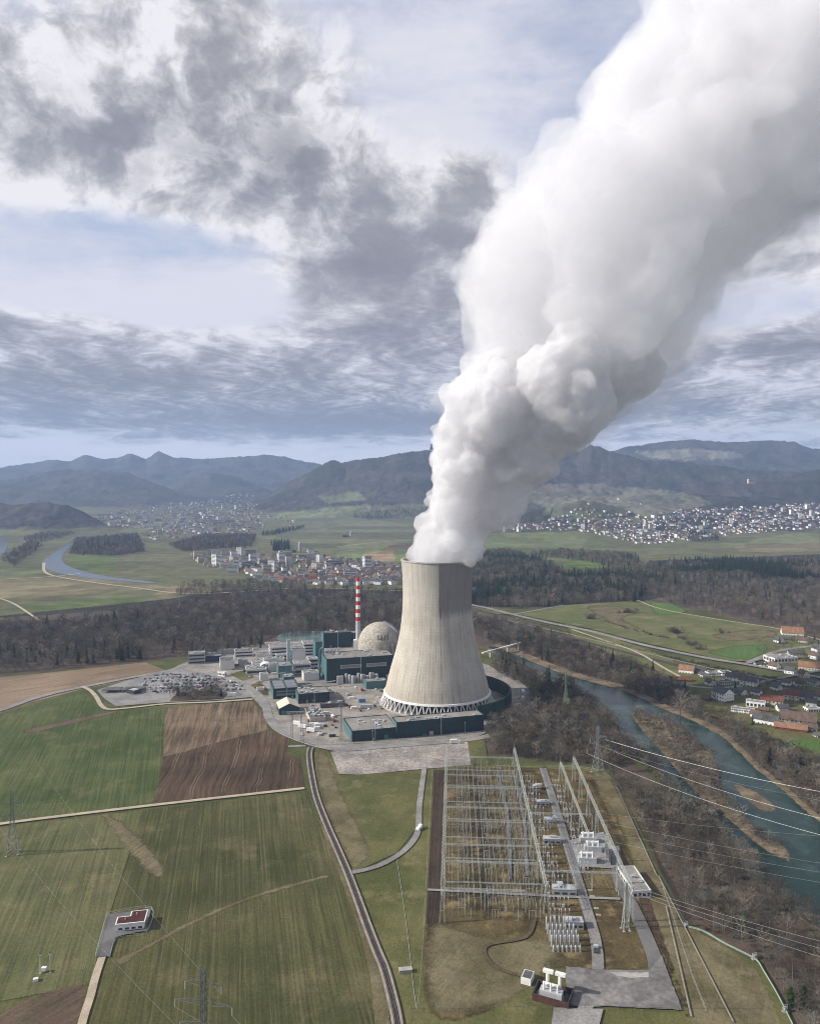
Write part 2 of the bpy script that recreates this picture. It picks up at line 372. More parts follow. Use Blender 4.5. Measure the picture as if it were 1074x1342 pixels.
def make_terrain():
    na, a0, a1 = 840, -52, 52
    rr = np.concatenate([np.geomspace(40, 800, 30, endpoint=False), np.linspace(800, 2500, 230, endpoint=False), np.geomspace(2500, 15000, 300)])
    az = np.radians(np.linspace(a0, a1, na))
    A, Rr = np.meshgrid(az, rr); Yd = Rr; X = Yd * np.tan(A)   # rows of equal depth
    Z, rel = terrain(X, Yd, True)
    woodm = sstep(rel, 6, 30)
    Z = Z + woodm * ((vnoise(X, Yd, 24, 5) - .5) * 16 + (vnoise(X, Yd, 60, 6) - .5) * 14 + (vnoise(X, Yd, 230, 7) - .5) * 30 * sstep(rel, 60, 200))
    pxx = CX + FPX * X / Yd; pyy = np.zeros_like(pxx)
    c, s = math.cos(PITCH), math.sin(PITCH); f = Yd * c - (Z - CAMZ) * s; v = Yd * s + (Z - CAMZ) * c
    pxx = CX + FPX * X / f; pyy = CY - FPX * v / f
    col = np.zeros(X.shape + (3,)); col[:] = GRASS
    # patchwork of far fields in the plain
    patch = np.floor(X / 210 + 3 * vnoise(X, Yd, 900, 8)) * 7 + np.floor(Yd / 260) * 13
    rs = np.random.RandomState(4).rand(512); k = rs[(patch.astype(int)) % 512][..., None]
    plain = np.array((.090, .094, .050)) * (1 - k) + np.array((.145, .145, .075)) * k
    col = np.where((Yd > 1400)[..., None], plain, col)
    wv = np.clip((vnoise(X, Yd, 160, 11) * .6 + vnoise(X, Yd, 45, 12) * .4 - .5) * 1.9 + .5, 0, 1)
    wcol = np.array((.026, .032, .028)) * (1 - wv[..., None]) + np.array((.078, .074, .064)) * wv[..., None]
    col = col * (1 - woodm[..., None]) + wcol * woodm[..., None]
    wm = woodm.copy()
    for cc, poly in PAINT:
        xs = [p[0] for p in poly]; ys = [p[1] for p in poly]
        b = (pxx > min(xs)) & (pxx < max(xs)) & (pyy > min(ys)) & (pyy < max(ys)) & (Yd > 900)
        idx = np.where(b); ins = in_poly(pxx[idx], pyy[idx], poly)
        # one side of a ridge only: the far back slopes share pixels, so keep what faces the camera
        sel = tuple(i[ins] for i in idx)
        jit = (1 + (vnoise(X[sel], Yd[sel], 60, 21) - .5) * .3) * (1.0 if cc is WOOD else .72 + .56 * k[..., 0][sel])
        col[sel] = np.array(cc) * jit[:, None]; wm[sel] = 1.0 if cc is WOOD else 0
    nr = len(rr)
    V = np.stack([X, Yd, Z], -1).reshape(-1, 3)
    i = np.arange(nr - 1)[:, None] * na + np.arange(na - 1)[None, :]
    F = np.stack([i, i + 1, i + 1 + na, i + na], -1).reshape(-1, 4)
    me = bpy.data.meshes.new('ground')
    me.vertices.add(len(V)); me.vertices.foreach_set('co', V.ravel())
    me.loops.add(F.size); me.loops.foreach_set('vertex_index', F.ravel().astype(np.int32))
    me.polygons.add(len(F)); me.polygons.foreach_set('loop_start', np.arange(0, F.size, 4, dtype=np.int32)); me.polygons.foreach_set('loop_total', np.full(len(F), 4, np.int32))
    me.polygons.foreach_set('use_smooth', np.ones(len(F), bool))
    at = me.attributes.new('land', 'FLOAT_COLOR', 'POINT')
    at.data.foreach_set('color', np.concatenate([col.reshape(-1, 3), wm.reshape(-1, 1)], 1).ravel().astype(np.float32))
    me.update(calc_edges=True); me.validate()
    m = bpy.data.materials.new('land'); m.use_nodes = True; g = NG(m.node_tree); b = m.node_tree.nodes['Principled BSDF']
    b.inputs['Roughness'].default_value = .95; b.inputs['Specular IOR Level'].default_value = .08
    a = g.node('ShaderNodeAttribute', attribute_name='land')
    pos = g.node('ShaderNodeNewGeometry').outputs['Position']
    n1 = g.noise(pos, .02, 7, .7); n2 = g.noise(pos, .35, 5, .7)
    k = g.mul(g.step(n1, .3, .7, .72, 1.3), g.step(n2, .25, .75, .72, 1.28))
    pale = g.mul(g.step(g.noise(pos, .011, 8, .7), .5, .66), g.sub(.42, g.mul(a.outputs['Alpha'], .42)))
    c0 = g.mix(pale, a.outputs['Color'], (.21, .175, .085))
    g.put(b.inputs['Base Color'], g.mix(1.0, c0, g.vec(k, k, k), 'MULTIPLY'))
    bp = g.node('ShaderNodeBump'); bp.inputs['Strength'].default_value = 1
    g.put(bp.inputs['Distance'], g.add(.5, g.mul(a.outputs['Alpha'], 9.0)))
    g.put(bp.inputs['Height'], g.add(g.mul(g.noise(pos, .045, 5, .7), g.mul(a.outputs['Alpha'], 1.0)), g.mul(n2, .2))); g.l.new(bp.outputs[0], b.inputs['Normal'])
    me.materials.append(m)
    o = bpy.data.objects.new('ground', me); COL.objects.link(o); tag(o, 'valley floor of fields rising into wooded hills far behind the plant', kind='structure')
make_terrain()
from mathutils.geometry import delaunay_2d_cdt
# ------------------------------------------------------------------ fields, roads, river: flat sheets each a little above the one below
LAYER = [0.0]
def smooth_poly(pts, closed=True, n=4):
    out = []; m = len(pts)
    for i in range(m if closed else m - 1):
        p0, p1, p2, p3 = (pts[(i + k) % m] if closed else pts[min(max(i + k, 0), m - 1)] for k in (-1, 0, 1, 2))
        for j in range(n):
            t = j / n
            out.append(tuple(.5 * (2 * p1[a] + (p2[a] - p0[a]) * t + (2 * p0[a] - 5 * p1[a] + 4 * p2[a] - p3[a]) * t * t + (3 * p1[a] - p0[a] - 3 * p2[a] + p3[a]) * t ** 3) for a in (0, 1)))
    if not closed: out.append(pts[-1])
    return out
def rough_edge(pts, amp, seg=6.0, seed=1):
    r = random.Random(seed); out = []
    for (x0, y0), (x1, y1) in zip(pts, pts[1:] + pts[:1]):
        L = math.hypot(x1 - x0, y1 - y0); n = max(1, int(L / seg))
        for k in range(n):
            t = k / n; out.append((x0 + (x1 - x0) * t + r.uniform(-amp, amp), y0 + (y1 - y0) * t + r.uniform(-amp, amp)))
    return out
def sheet(name, px, m, label=None, z=None, smooth=False, edge=0, seed=1, kind='structure', world=False):
    LAYER[0] += .02; z = LAYER[0] if z is None else z
    pts = list(px) if world else [G(*p) for p in px]
    if smooth: pts = smooth_poly(pts)
    if edge: pts = rough_edge(pts, edge, max(2., edge * 3), seed)
    vs, es, fs, *_ = delaunay_2d_cdt([Vector(p) for p in pts], [], [list(range(len(pts)))], 1, 1e-4)
    me = bpy.data.meshes.new(name); me.from_pydata([(v.x, v.y, z) for v in vs], [], [tuple(f) for f in fs]); me.materials.append(m)
    o = bpy.data.objects.new(name, me); COL.objects.link(o); return tag(o, label, kind=kind)
SOFT = {}
def soft_mat(m):
    """the same ground cover thinning out to nothing along its ragged border"""
    if m.name in SOFT: return SOFT[m.name]
    c = m.copy(); c.name = m.name + '_soft'; g = NG(c.node_tree); out = [n for n in c.node_tree.nodes if n.type == 'OUTPUT_MATERIAL'][0]; pb = c.node_tree.nodes['Principled BSDF']
    al = g.node('ShaderNodeAttribute', attribute_name='cover').outputs['Fac']; pos = g.node('ShaderNodeNewGeometry').outputs['Position']
    n = g.add(g.mul(g.sub(g.noise(pos, .12, 6, .7), .5), 1.5), g.mul(g.sub(g.noise(pos, .9, 3, .7), .5), .8))
    f = g.step(g.add(al, n), .12, .95); f = g.mul(f, g.step(al, .0, .12))
    mx = g.node('ShaderNodeMixShader'); tr = g.node('ShaderNodeBsdfTransparent'); g.put(mx.inputs[0], f); g.l.new(tr.outputs[0], mx.inputs[1]); g.l.new(pb.outputs[0], mx.inputs[2]); g.l.new(mx.outputs[0], out.inputs['Surface'])
    SOFT[m.name] = c; return c
def soft_sheet(name, px, m, width, label=None, smooth=True, kind='structure'):
    LAYER[0] += .02; z = LAYER[0]; pts = [G(*p) for p in px]
    if sum(x0 * y1 - x1 * y0 for (x0, y0), (x1, y1) in zip(pts, pts[1:] + pts[:1])) < 0: pts = pts[::-1]
    if smooth: pts = smooth_poly(pts)
    pts = rough_edge(pts, .01, max(3., width * .6)); n = len(pts); inn = []
    for i in range(n):
        a, b = pts[i - 2], pts[(i + 2) % n]; dx, dy = b[0] - a[0], b[1] - a[1]; l = math.hypot(dx, dy) or 1; inn.append((pts[i][0] - dy / l * width, pts[i][1] + dx / l * width))
    keep = [p for p in inn if in_poly([p[0]], [p[1]], pts)[0] and min(math.hypot(p[0] - q[0], p[1] - q[1]) for q in pts) > width * .8]
    vs, es, fs, ov, *_ = delaunay_2d_cdt([Vector(p) for p in pts + keep], [], [list(range(n))], 1, 1e-4)
    me = bpy.data.meshes.new(name); me.from_pydata([(v.x, v.y, z) for v in vs], [], [tuple(f) for f in fs]); me.materials.append(soft_mat(m))
    at = me.attributes.new('cover', 'FLOAT', 'POINT'); at.data.foreach_set('value', [0.0 if min(o) < n else 1.0 for o in ov])
    o = bpy.data.objects.new(name, me); COL.objects.link(o); return tag(o, label, kind=kind)
def strip_pts(pts, w0, w1=None, n=5):
    """centre line in world metres -> left and right sides"""
    w1 = w0 if w1 is None else w1; c = smooth_poly(pts, False, n); L = []; Rr = []
    for i, p in enumerate(c):
        a = c[max(0, i - 1)]; b = c[min(len(c) - 1, i + 1)]; dx, dy = b[0] - a[0], b[1] - a[1]; l = math.hypot(dx, dy) or 1
        w = (w0 + (w1 - w0) * i / (len(c) - 1)) / 2
        L.append((p[0] - dy / l * w, p[1] + dx / l * w)); Rr.append((p[0] + dy / l * w, p[1] - dx / l * w))
    return L, Rr, c
def strip(name, px, w, m, label=None, z=None, w1=None, kind='structure', off=0.0, n=5):
    LAYER[0] += .02; z = LAYER[0] if z is None else z
    L, Rr, c = strip_pts([G(*p) for p in px], w, w1, n)
    if off:
        L2, R2, _ = strip_pts([G(*p) for p in px], 2 * abs(off), None, n); base = L2 if off > 0 else R2
        L, Rr, c = strip_pts(base, w, None, 1)
    b = MB()
    for i in range(len(L) - 1): b.quad((*Rr[i], z), (*Rr[i + 1], z), (*L[i + 1], z), (*L[i], z))
    o = b.build(name, m); return tag(o, label, kind=kind)
def dirang(p, q):
    a, b = G(*p), G(*q); return math.atan2(b[0] - a[0], b[1] - a[1])

F_green = field_mat('crop_green', (.058, .082, .024), (.096, .110, .040), dirang((144, 1032), (160, 958)), 2.2, .30, .014, 14, (.035, .05, .02), c3=(.16, .15, .07), c3amt=.5, wob=.12)
F_low = field_mat('crop_pale', (.088, .100, .038), (.135, .132, .060), dirang((60, 1180), (90, 1100)), 1.8, .30, .016, 16, (.17, .15, .08), c3=(.20, .17, .09), c3amt=.6, wob=.12)
F_dark = field_mat('crop_olive', (.058, .064, .022), (.098, .095, .038), dirang((372, 1290), (362, 1180)), 1.6, .32, .010, 13, (.15, .13, .07), c3=(.17, .14, .075), c3amt=.55, wob=.12)
F_stub = field_mat('stubble', (.20, .145, .095), (.27, .20, .135), dirang((0, 900), (150, 878)), 3.0, .28, .01, c3=(.33, .26, .18), c3amt=.4)
F_plA = field_mat('soil_dry', (.125, .090, .056), (.20, .148, .098), dirang((250, 968), (262, 930)), 2.6, .55, .012, c3=(.07, .05, .04), c3amt=.5)
F_plB = field_mat('soil_wet', (.060, .040, .025), (.105, .070, .044), dirang((290, 1030), (305, 985)), 3.0, .45, .012, 24, (.25, .19, .14), wob=1.0)
F_rough = field_mat('rough_brown', (.10, .072, .05), (.16, .115, .08), .6, 1.6, .3, .03, c3=(.07, .07, .03))
F_mead = field_mat('meadow', (.082, .090, .030), (.145, .138, .056), .2, 3, .06, .02, c3=(.22, .185, .09), c3amt=.6)
F_sub = field_mat('substation_grass', (.052, .040, .021), (.128, .098, .043), .06, 3, .06, .03, c3=(.25, .19, .095), c3amt=.85)
F_strip = field_mat('bare_strip', (.045, .032, .024), (.07, .052, .036), .06, 1.2, .3, .03)
F_dry = field_mat('dry_grass', (.115, .096, .048), (.195, .165, .095), .5, 1.5, .06, .04, c3=(.09, .085, .035), c3amt=.7)
F_bank = field_mat('dry_bank', (.120, .094, .062), (.260, .205, .135), .9, 1.8, .06, .05, c3=(.10, .08, .05), c3amt=.8)
F_litter = field_mat('leaf_litter', (.080, .062, .047), (.125, .096, .072), .9, 2, .06, .04, c3=(.05, .048, .03), c3amt=.7)
F_rmead = field_mat('right_meadow', (.10, .115, .042), (.150, .155, .065), 1.0, 3, .15, .012, c3=(.22, .18, .09), c3amt=.8)
M_asph = mat('asphalt', (.15, .145, .14), .9, .22, .05, .15, 1.5, coord='w')
M_asph2 = mat('pale_asphalt', (.25, .24, .225), .9, .25, .04, .2, .8, coord='w')
M_yard = mat('yard_gravel', (.27, .245, .215), .95, .3, .05, .25, .6, coord='w')
M_track = mat('pale_track', (.44, .37, .27), .95, .15, .1, .15, 1.2, coord='w')
M_ballast = mat('ballast', (.30, .26, .22), .95, .2, .2, .25, 2.5, coord='w')
M_sleeper = mat('track_bed', (.060, .048, .042), .9, .3, .4, .2, 3, coord='w')
M_steelrail = mat('rail_steel', (.20, .18, .17), .4, .2, 1, metal=.6)
M_conc = mat('concrete', (.42, .40, .37), .85, .15, .1, .12, 1.0)

# woods floor first, so that everything else lies on top
sheet('woodland_floor', [(630, 905), (664, 880), (690, 905), (780, 935), (815, 985), (870, 1030), (925, 1085), (990, 1150), (1070, 1230), (1300, 1390), (1300, 1700), (1120, 1500), (1040, 1342), (990, 1270), (900, 1215), (860, 1140), (828, 1050), (800, 1005), (740, 998), (640, 990), (628, 960)], F_litter, 'brown leaf strewn floor of the bare wood on the near river bank', edge=2)
sheet('woodland_floor', [(560, 800), (620, 796), (700, 818), (800, 850), (900, 890), (985, 935), (1074, 980), (1200, 1040), (1300, 1120), (1200, 1140), (1074, 1085), (1000, 1020), (940, 968), (860, 930), (740, 888), (640, 850), (560, 830)], F_litter, 'brown floor of the bare trees along the far river bank', edge=2)
sheet('woodland_floor', [(-80, 815), (200, 797), (300, 785), (540, 785), (540, 828), (345, 845), (240, 862), (180, 869), (-80, 893)], F_litter, 'dark floor of the wide bare wood behind the plant', edge=2)
sheet('field', [(-60, 895), (0, 888), (100, 878), (190, 868), (219, 879), (165, 892), (109, 903), (39, 921), (0, 935), (-60, 955)], F_stub, 'pale brown stubble field below the wood', edge=.5)
sheet('field', [(-120, 962), (0, 936), (60, 919), (112, 908), (122, 922), (140, 933), (165, 931), (217, 927), (214, 992), (203, 1051), (0, 1083), (-120, 1102)], F_green, 'green crop field above the straight pale track')
soft_sheet('field', [(31, 957), (60, 950), (135, 934), (157, 932), (140, 938), (90, 950), (38, 961)], F_rough, 3, 'narrow brown strip crossing the green crop field')
sheet('field', [(217, 927), (330, 919), (346, 936), (351, 956), (320, 964), (293, 971), (270, 977), (240, 986), (214, 992)], F_plA, 'dry paler ploughed field beside the plant road', edge=.4)
sheet('field', [(214, 992), (240, 986), (270, 977), (293, 971), (320, 964), (351, 958), (372, 963), (380, 968), (376, 989), (393, 993), (400, 1034), (202, 1052)], F_plB, 'dark freshly ploughed field with curving furrows', edge=.4)
sheet('field', [(-140, 1106), (0, 1085), (187, 1062), (150, 1180), (132, 1238), (118, 1290), (-140, 1340)], F_low, 'pale green field under the straight track at the frame edge')
sheet('field', [(187, 1062), (402, 1037), (412, 1070), (445, 1140), (472, 1205), (492, 1290), (503, 1450), (60, 1450), (122, 1300), (150, 1183)], F_dark, 'large olive green crop field with pale tramlines beside the railway')
sheet('field', [(-100, 1340), (0, 1329), (50, 1304), (108, 1288), (113, 1310), (80, 1460), (-140, 1460)], F_rough, 'rough brown field corner beside the farm track', edge=1)
# paler worn patches in the big field
soft_sheet('grass_strip', [(136, 1062), (165, 1078), (195, 1105), (220, 1138), (212, 1152), (192, 1146), (165, 1118), (145, 1092), (130, 1072)], field_mat('worn', (.20, .165, .095), (.13, .115, .06), .3, 1.5, .3, .05), 5, 'worn pale patch trailing across the field')
tg = [(158, 1262), (200, 1238), (262, 1206), (330, 1178), (390, 1160), (432, 1150)]
soft_sheet('grass_strip', [(158, 1268), (200, 1243), (262, 1210), (330, 1181), (390, 1163), (434, 1150), (434, 1145), (390, 1154), (330, 1172), (262, 1199), (200, 1231), (150, 1258)], F_dry, 3.2, 'diagonal strip of dry pale stalks across the olive field')
sheet('meadow', [(412, 986), (430, 985), (445, 1016), (470, 1016), (555, 1009), (549, 1060), (545, 1086), (520, 1118), (458, 1146), (440, 1105), (415, 1040)], F_mead, 'green meadow inside the loop of the service road')
soft_sheet('meadow', [(412, 986), (430, 985), (448, 1030), (470, 1075), (490, 1118), (460, 1143), (440, 1105), (415, 1040)], F_dry, 6, 'dry straw coloured grass beside the railway curve')
sheet('meadow', [(462, 1148), (520, 1122), (548, 1090), (556, 1009), (612, 1003), (640, 1003), (740, 1003), (800, 1010), (835, 1065), (865, 1140), (900, 1215), (1000, 1268), (1075, 1420), (1100, 1500), (520, 1500), (516, 1320), (484, 1210)], F_mead, 'rough meadow round the switchyard')
soft_sheet('meadow', [(580, 1010), (740, 1008), (785, 1020), (815, 1080), (845, 1170), (866, 1268), (700, 1275), (640, 1330), (560, 1330), (553, 1220), (570, 1090)], F_sub, 4, 'brown mossy grass under the switchyard gantries')
sheet('meadow', [(568, 1010), (583, 1010), (577, 1210), (558, 1212)], F_strip, 'dark bare strip along the switchyard gantry row')
soft_sheet('meadow', [(560, 1212), (640, 1222), (735, 1232), (738, 1268), (700, 1300), (640, 1330), (553, 1325)], F_dry, 9, 'dry tufted grass before the switchyard')
sheet('meadow', [(775, 1018), (795, 1012), (832, 1075), (862, 1150), (890, 1205), (990, 1270), (1058, 1420), (920, 1420), (905, 1326), (868, 1235), (846, 1160), (815, 1080)], F_dry, 'long dry grass bank beside the pipe fence', edge=.6)
F_scr2 = field_mat('worn_track', (.085, .07, .042), (.12, .095, .055), .3, 1.2, .1, .06)
M_scrub = field_mat('scrub_soil', (.10, .062, .042), (.065, .05, .03), .3, 1.2, .3, .06)
soft_sheet('meadow', [(835, 1180), (848, 1172), (872, 1235), (896, 1310), (905, 1335), (894, 1328), (870, 1258)], M_scrub, 2, 'reddish scrub bank beside the switchyard service road')
strip('grass_strip', [(424, 1075), (445, 1130), (470, 1195), (490, 1260), (501, 1342), (503, 1420)], 6.5, F_dry, 'pale dry verge along the railway line')
# plant apron
sheet('plant_yard', [(219, 880), (239, 870), (262, 862), (345, 842), (440, 836), (520, 834), (640, 872), (690, 905), (690, 925), (652, 945), (634, 962), (612, 972), (445, 981), (405, 978), (372, 962), (352, 937), (331, 915), (300, 893)], M_yard, 'pale concrete yard of the power plant')
sheet('gravel_yard', [(433, 986), (470, 981), (520, 977), (612, 972), (618, 1003), (560, 1008), (470, 1016), (444, 1015)], mat('gravel_pinkish', (.30, .265, .235), .95, .3, .04, .3, .4, coord='w'), 'bare gravel storage yard before the cooling tower')
sheet('plant_lawn', [(612, 972), (634, 964), (640, 1003), (617, 1003)], F_mead, 'small green lawn beside the gravel yard')
sheet('plant_lawn', [(300, 884), (322, 878), (334, 888), (318, 893)], F_mead, 'small lawn at the plant entrance')
sheet('plant_lawn', [(328, 899), (340, 893), (352, 905), (352, 912), (340, 912)], F_sub, 'curved lawn beside the plant road')
sheet('car_park', [(127, 905), (164, 893), (219, 879), (239, 876), (313, 894), (330, 914), (289, 918), (219, 921), (152, 926), (137, 916)], M_asph2, 'grey asphalt staff car park')
sheet('car_park_lawn', [(226, 915), (234, 908), (276, 905), (300, 909), (292, 917), (222, 920)], F_litter, 'tree planted lawn at the car park edge')
sheet('lake', [(360, 836), (372, 829), (400, 827), (470, 829), (600, 836), (470, 840), (420, 839), (368, 842)], None or mat('pond', (.13, .19, .17), .12, .1, .02, spec=.5, coord='w'), 'pale green pond behind the plant offices', edge=.8)
# river
def water(name, c, deep):
    m = bpy.data.materials.new(name); m.use_nodes = True; g = NG(m.node_tree); b = m.node_tree.nodes['Principled BSDF']
    pos = g.node('ShaderNodeNewGeometry').outputs['Position']
    f = g.step(g.noise(pos, .022, 7, .68, .8), .44, .74)
    g.put(b.inputs['Base Color'], g.mix(f, deep, c)); b.inputs['Roughness'].default_value = .13; b.inputs['IOR'].default_value = 1.33; b.inputs['Specular IOR Level'].default_value = .22
    bp = g.node('ShaderNodeBump'); bp.inputs['Strength'].default_value = .5; bp.inputs['Distance'].default_value = .25
    g.put(bp.inputs['Height'], g.add(g.noise(pos, .35, 5, .7), g.mul(g.noise(pos, .06, 3), 1.4))); g.l.new(bp.outputs[0], b.inputs['Normal'])
    return m
M_water = water('river_water', (.046, .078, .058), (.010, .031, .024))
lb = [(640, 850), (664, 859), (676, 873), (705, 884), (741, 897), (781, 930), (802, 950), (814, 974), (866, 1014), (882, 1043), (923, 1071), (939, 1096), (976, 1130), (1004, 1161), (1038, 1195), (1074, 1220), (1200, 1300)]
rb = [(1200, 1160), (1074, 1079), (1028, 1039), (996, 1014), (963, 982), (939, 962), (899, 942), (866, 929), (814, 905), (741, 885), (680, 861), (650, 848)]
def off(pts, d): return [(x, y + d) for x, y in pts]
soft_sheet('river_bank', [(x - 4, y + 3) for x, y in lb] + [(x + 7, y - 6) for x, y in rb], F_bank, 3.0, 'sandy reed bank along the river')
sheet('river', lb + rb, M_water, 'dark teal river flowing past the plant', smooth=True, edge=1.0)
isl = [(825.6, 934.8), (850.8, 936.4), (883.6, 948.8), (909.8, 969.2), (931.8, 989.2), (942.2, 1010.0), (946.2, 1038.2), (962.2, 1058.2), (988.2, 1082.2), (993.4, 1097.8), (1015.2, 1102.6), (1032.6, 1114.6), (1035.2, 1130.6), (1016.2, 1124.4), (991.0, 1108.8), (955.6, 1078.2), (930.2, 1057.2), (910.4, 1040.8), (878.0, 1002.8), (854.0, 974.8), (834.8, 952.0)]
soft_sheet('river_island', isl, F_bank, 2.2, 'long straw coloured gravel island splitting the river')
soft_sheet('river_island', [(958, 1030), (972, 1030), (992, 1039), (1012, 1053), (1018, 1064), (1000, 1066), (985, 1057), (968, 1043)], F_bank, 3, 'small reedy gravel bar beside the far channel')
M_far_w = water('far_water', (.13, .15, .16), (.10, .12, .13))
sheet('river', [(100, 704), (92, 710), (77, 720), (60, 732), (55, 741), (72, 750), (108, 757), (150, 761), (200, 765), (200, 763), (150, 757), (122, 752), (95, 744), (82, 735), (86, 723), (106, 707)], M_far_w, 'pale silver bend of the river before the far village', z=.6, smooth=True)
sheet('river', [(-60, 700), (8, 703), (12, 712), (6, 726), (-60, 745)], M_far_w, 'short pale reach of river at the frame edge', z=.6)
# roads and tracks
strip('road', [(-60, 950), (0, 932), (39, 918), (75, 908), (109, 901), (164, 890), (219, 880), (245, 872)], 8, M_asph2, 'grey country road to the plant car park')
strip('track', [(108, 900), (119, 906), (127, 915), (132, 924), (141, 930), (164, 929), (219, 923), (274, 921), (331, 917)], 4.5, M_track, 'pale farm track round the car park')
strip('track', [(-120, 1100), (0, 1081), (102, 1068), (203, 1056), (300, 1045), (399, 1034)], 4.0, M_track, 'straight pale farm track between the fields')
strip('track', [(134, 1256), (126, 1280), (118, 1310), (108, 1342), (92, 1410)], 3.6, M_track, 'pale concrete track to the small white building')
strip('road', [(312, 893), (331, 905), (347, 922), (352, 940), (362, 954), (385, 966), (415, 975), (444, 983), (520, 978), (634, 967), (660, 950), (684, 926), (690, 908), (660, 880)], 9, M_asph2, 'grey perimeter road round the plant')
strip('kerb', [(311, 894), (330, 909), (343, 924), (348, 942), (358, 956), (380, 968), (412, 979), (444, 986)], 1.3, M_conc, 'white concrete kerb wall of the perimeter road', z=.75)
strip('road', [(455, 1146), (480, 1141), (503, 1133), (527, 1118), (542, 1102), (548, 1086), (549, 1060), (552, 1035), (556, 1006)], 4.0, M_asph2, 'narrow looping service road over the railway')
strip('track', [(700, 1207), (688, 1230), (640, 1240), (636, 1255), (655, 1272), (690, 1282)], 2.2, F_scr2, 'worn vehicle track in the switchyard grass')
strip('road', [(711, 1008), (726, 1055), (741, 1103), (757, 1155), (774, 1212), (780, 1235), (783, 1262), (781, 1290), (770, 1318), (748, 1342), (715, 1380)], 5.5, M_asph2, 'concrete service road through the switchyard')
strip('road', [(804, 1110), (812, 1160), (826, 1185), (842, 1220), (856, 1255), (860, 1280)], 7, M_asph, 'grey service road beside the scrub bank')
sheet('asphalt_yard', [(741, 1269), (790, 1273), (851, 1274), (866, 1254), (893, 1326), (810, 1322), (738, 1320), (742, 1295)], mat('yard_asphalt', (.19, .18, .17), .9, .35, .04, .25, .35, coord='w'), 'worn asphalt yard at the switchyard gate', edge=.3)
sheet('asphalt_yard', [(725, 1323), (790, 1325), (785, 1345), (770, 1400), (715, 1400)], M_asph2, 'paler concrete yard outside the switchyard gate')
sheet('track', [(801, 1277), (850, 1277), (848, 1283), (826, 1284), (808, 1281)], M_conc, 'pale concrete slab in the asphalt yard', edge=.4)
sheet('asphalt_yard', [(141, 1201), (198, 1193), (192, 1222), (168, 1226), (151, 1231), (143, 1256), (126, 1256), (134, 1225)], M_asph, 'small grey asphalt yard round the white building')
sheet('switchyard_pad', [(746, 1103), (790, 1092), (816, 1132), (802, 1140), (758, 1138)], mat('pad', (.28, .27, .27), .9, .25, .1, .2, 1, coord='w'), 'grey concrete pad under the transformers')
strip('road', [(560, 1168), (640, 1172), (757, 1178), (812, 1180)], 2.2, M_asph2, 'narrow concrete path crossing the switchyard')
for xs, nm in (((664, 1012, 690, 1155), 'first'), ((684, 1012, 712, 1150), 'second')):
    strip('path', [(xs[0] - 12, xs[1]), ((xs[0] + xs[2]) / 2 - 12, (xs[1] + xs[3]) / 2 - 6), (xs[2] - 22, xs[3])], 2.0, M_asph, nm + ' narrow dark walkway under the busbars')
for k, (a, b) in enumerate((((806, 1030), (860, 1150)), ((872, 1190), (905, 1335)), ((862, 1150), (960, 1342)))):
    strip('track', [a, ((a[0] + b[0]) / 2, (a[1] + b[1]) / 2), b], .7, M_ballast, ('upper', 'lower', 'long')[k] + ' thin pale path on the dry grass bank')
# railway
RAIL = [(407, 981), (405, 990), (407, 1010), (414, 1045), (427, 1080), (440, 1110), (455, 1145), (470, 1185), (483, 1221), (495, 1252), (503, 1271), (513, 1308), (520, 1342), (526, 1400)]
strip('railway_bed', RAIL, 5.0, M_ballast, 'pale ballast bed of the single railway line')
strip('railway_bed', RAIL, 2.5, M_sleeper, 'dark sleepers of the single railway line')
zr = LAYER[0] + .14
for s in (-1, 1):
    L, Rr, c = strip_pts([G(*p) for p in RAIL], 1.5); b = MB(); b.path([(x, y, zr) for x, y in (L if s < 0 else Rr)], .12)
    tag(b.build('rail', M_steelrail), ('rusty steel rail on the field side of the single line', 'rusty steel rail on the switchyard side of the single line')[s > 0], 'rail', 'rails of the single line')
# far side of the river: meadow, main road, railway
sheet('field', [(620, 797), (650, 806), (680, 806), (737, 794), (802, 790), (834, 787), (850, 793), (866, 799), (905, 807), (943, 813), (1024, 826), (1074, 842), (1074, 862), (1000, 866), (983, 868), (940, 866), (923, 861), (842, 843), (773, 825), (709, 812), (650, 800)], F_rmead, 'bright green rolling meadow beyond the railway', edge=.8)
soft_sheet('field', [(765, 796), (800, 794), (838, 803), (820, 812), (842, 825), (810, 822), (780, 808)], F_dry, 14, 'dry brown swathe in the rolling meadow')
soft_sheet('field', [(850, 790), (885, 794), (900, 803), (860, 806)], field_mat('bright_meadow', (.085, .15, .035), (.11, .17, .05), .5, 3, .15, .02), 8, 'brighter green corner of the meadow under the wood')
soft_sheet('field', [(925, 854), (975, 846), (1010, 850), (985, 866), (945, 862)], field_mat('bright_meadow_b', (.08, .14, .035), (.10, .16, .05), .5, 3, .15, .02), 8, 'brighter green meadow beside the road bend')
soft_sheet('field', [(930, 832), (1000, 826), (1020, 834), (960, 842)], F_dry, 10, 'straw coloured patch near the lone barn')
sheet('field', [(740, 818), (800, 836), (850, 853), (880, 866), (905, 885), (860, 880), (800, 858), (750, 836)], F_rmead, 'narrow meadow between the railway and the river wood', edge=1)
sheet('village_ground', [(860, 880), (905, 880), (985, 893), (1074, 898), (1200, 930), (1200, 1000), (1074, 985), (1020, 975), (960, 950), (920, 935), (880, 905)], F_mead, 'gardens and lawns of the riverside village', edge=1)
sheet('field', [(1000, 975), (1040, 970), (1100, 972), (1150, 1000), (1074, 1000), (1035, 990)], field_mat('lawn', (.07, .13, .03), (.10, .15, .045), .5, 3, .15, .02), 'bright lawn below the red barns')
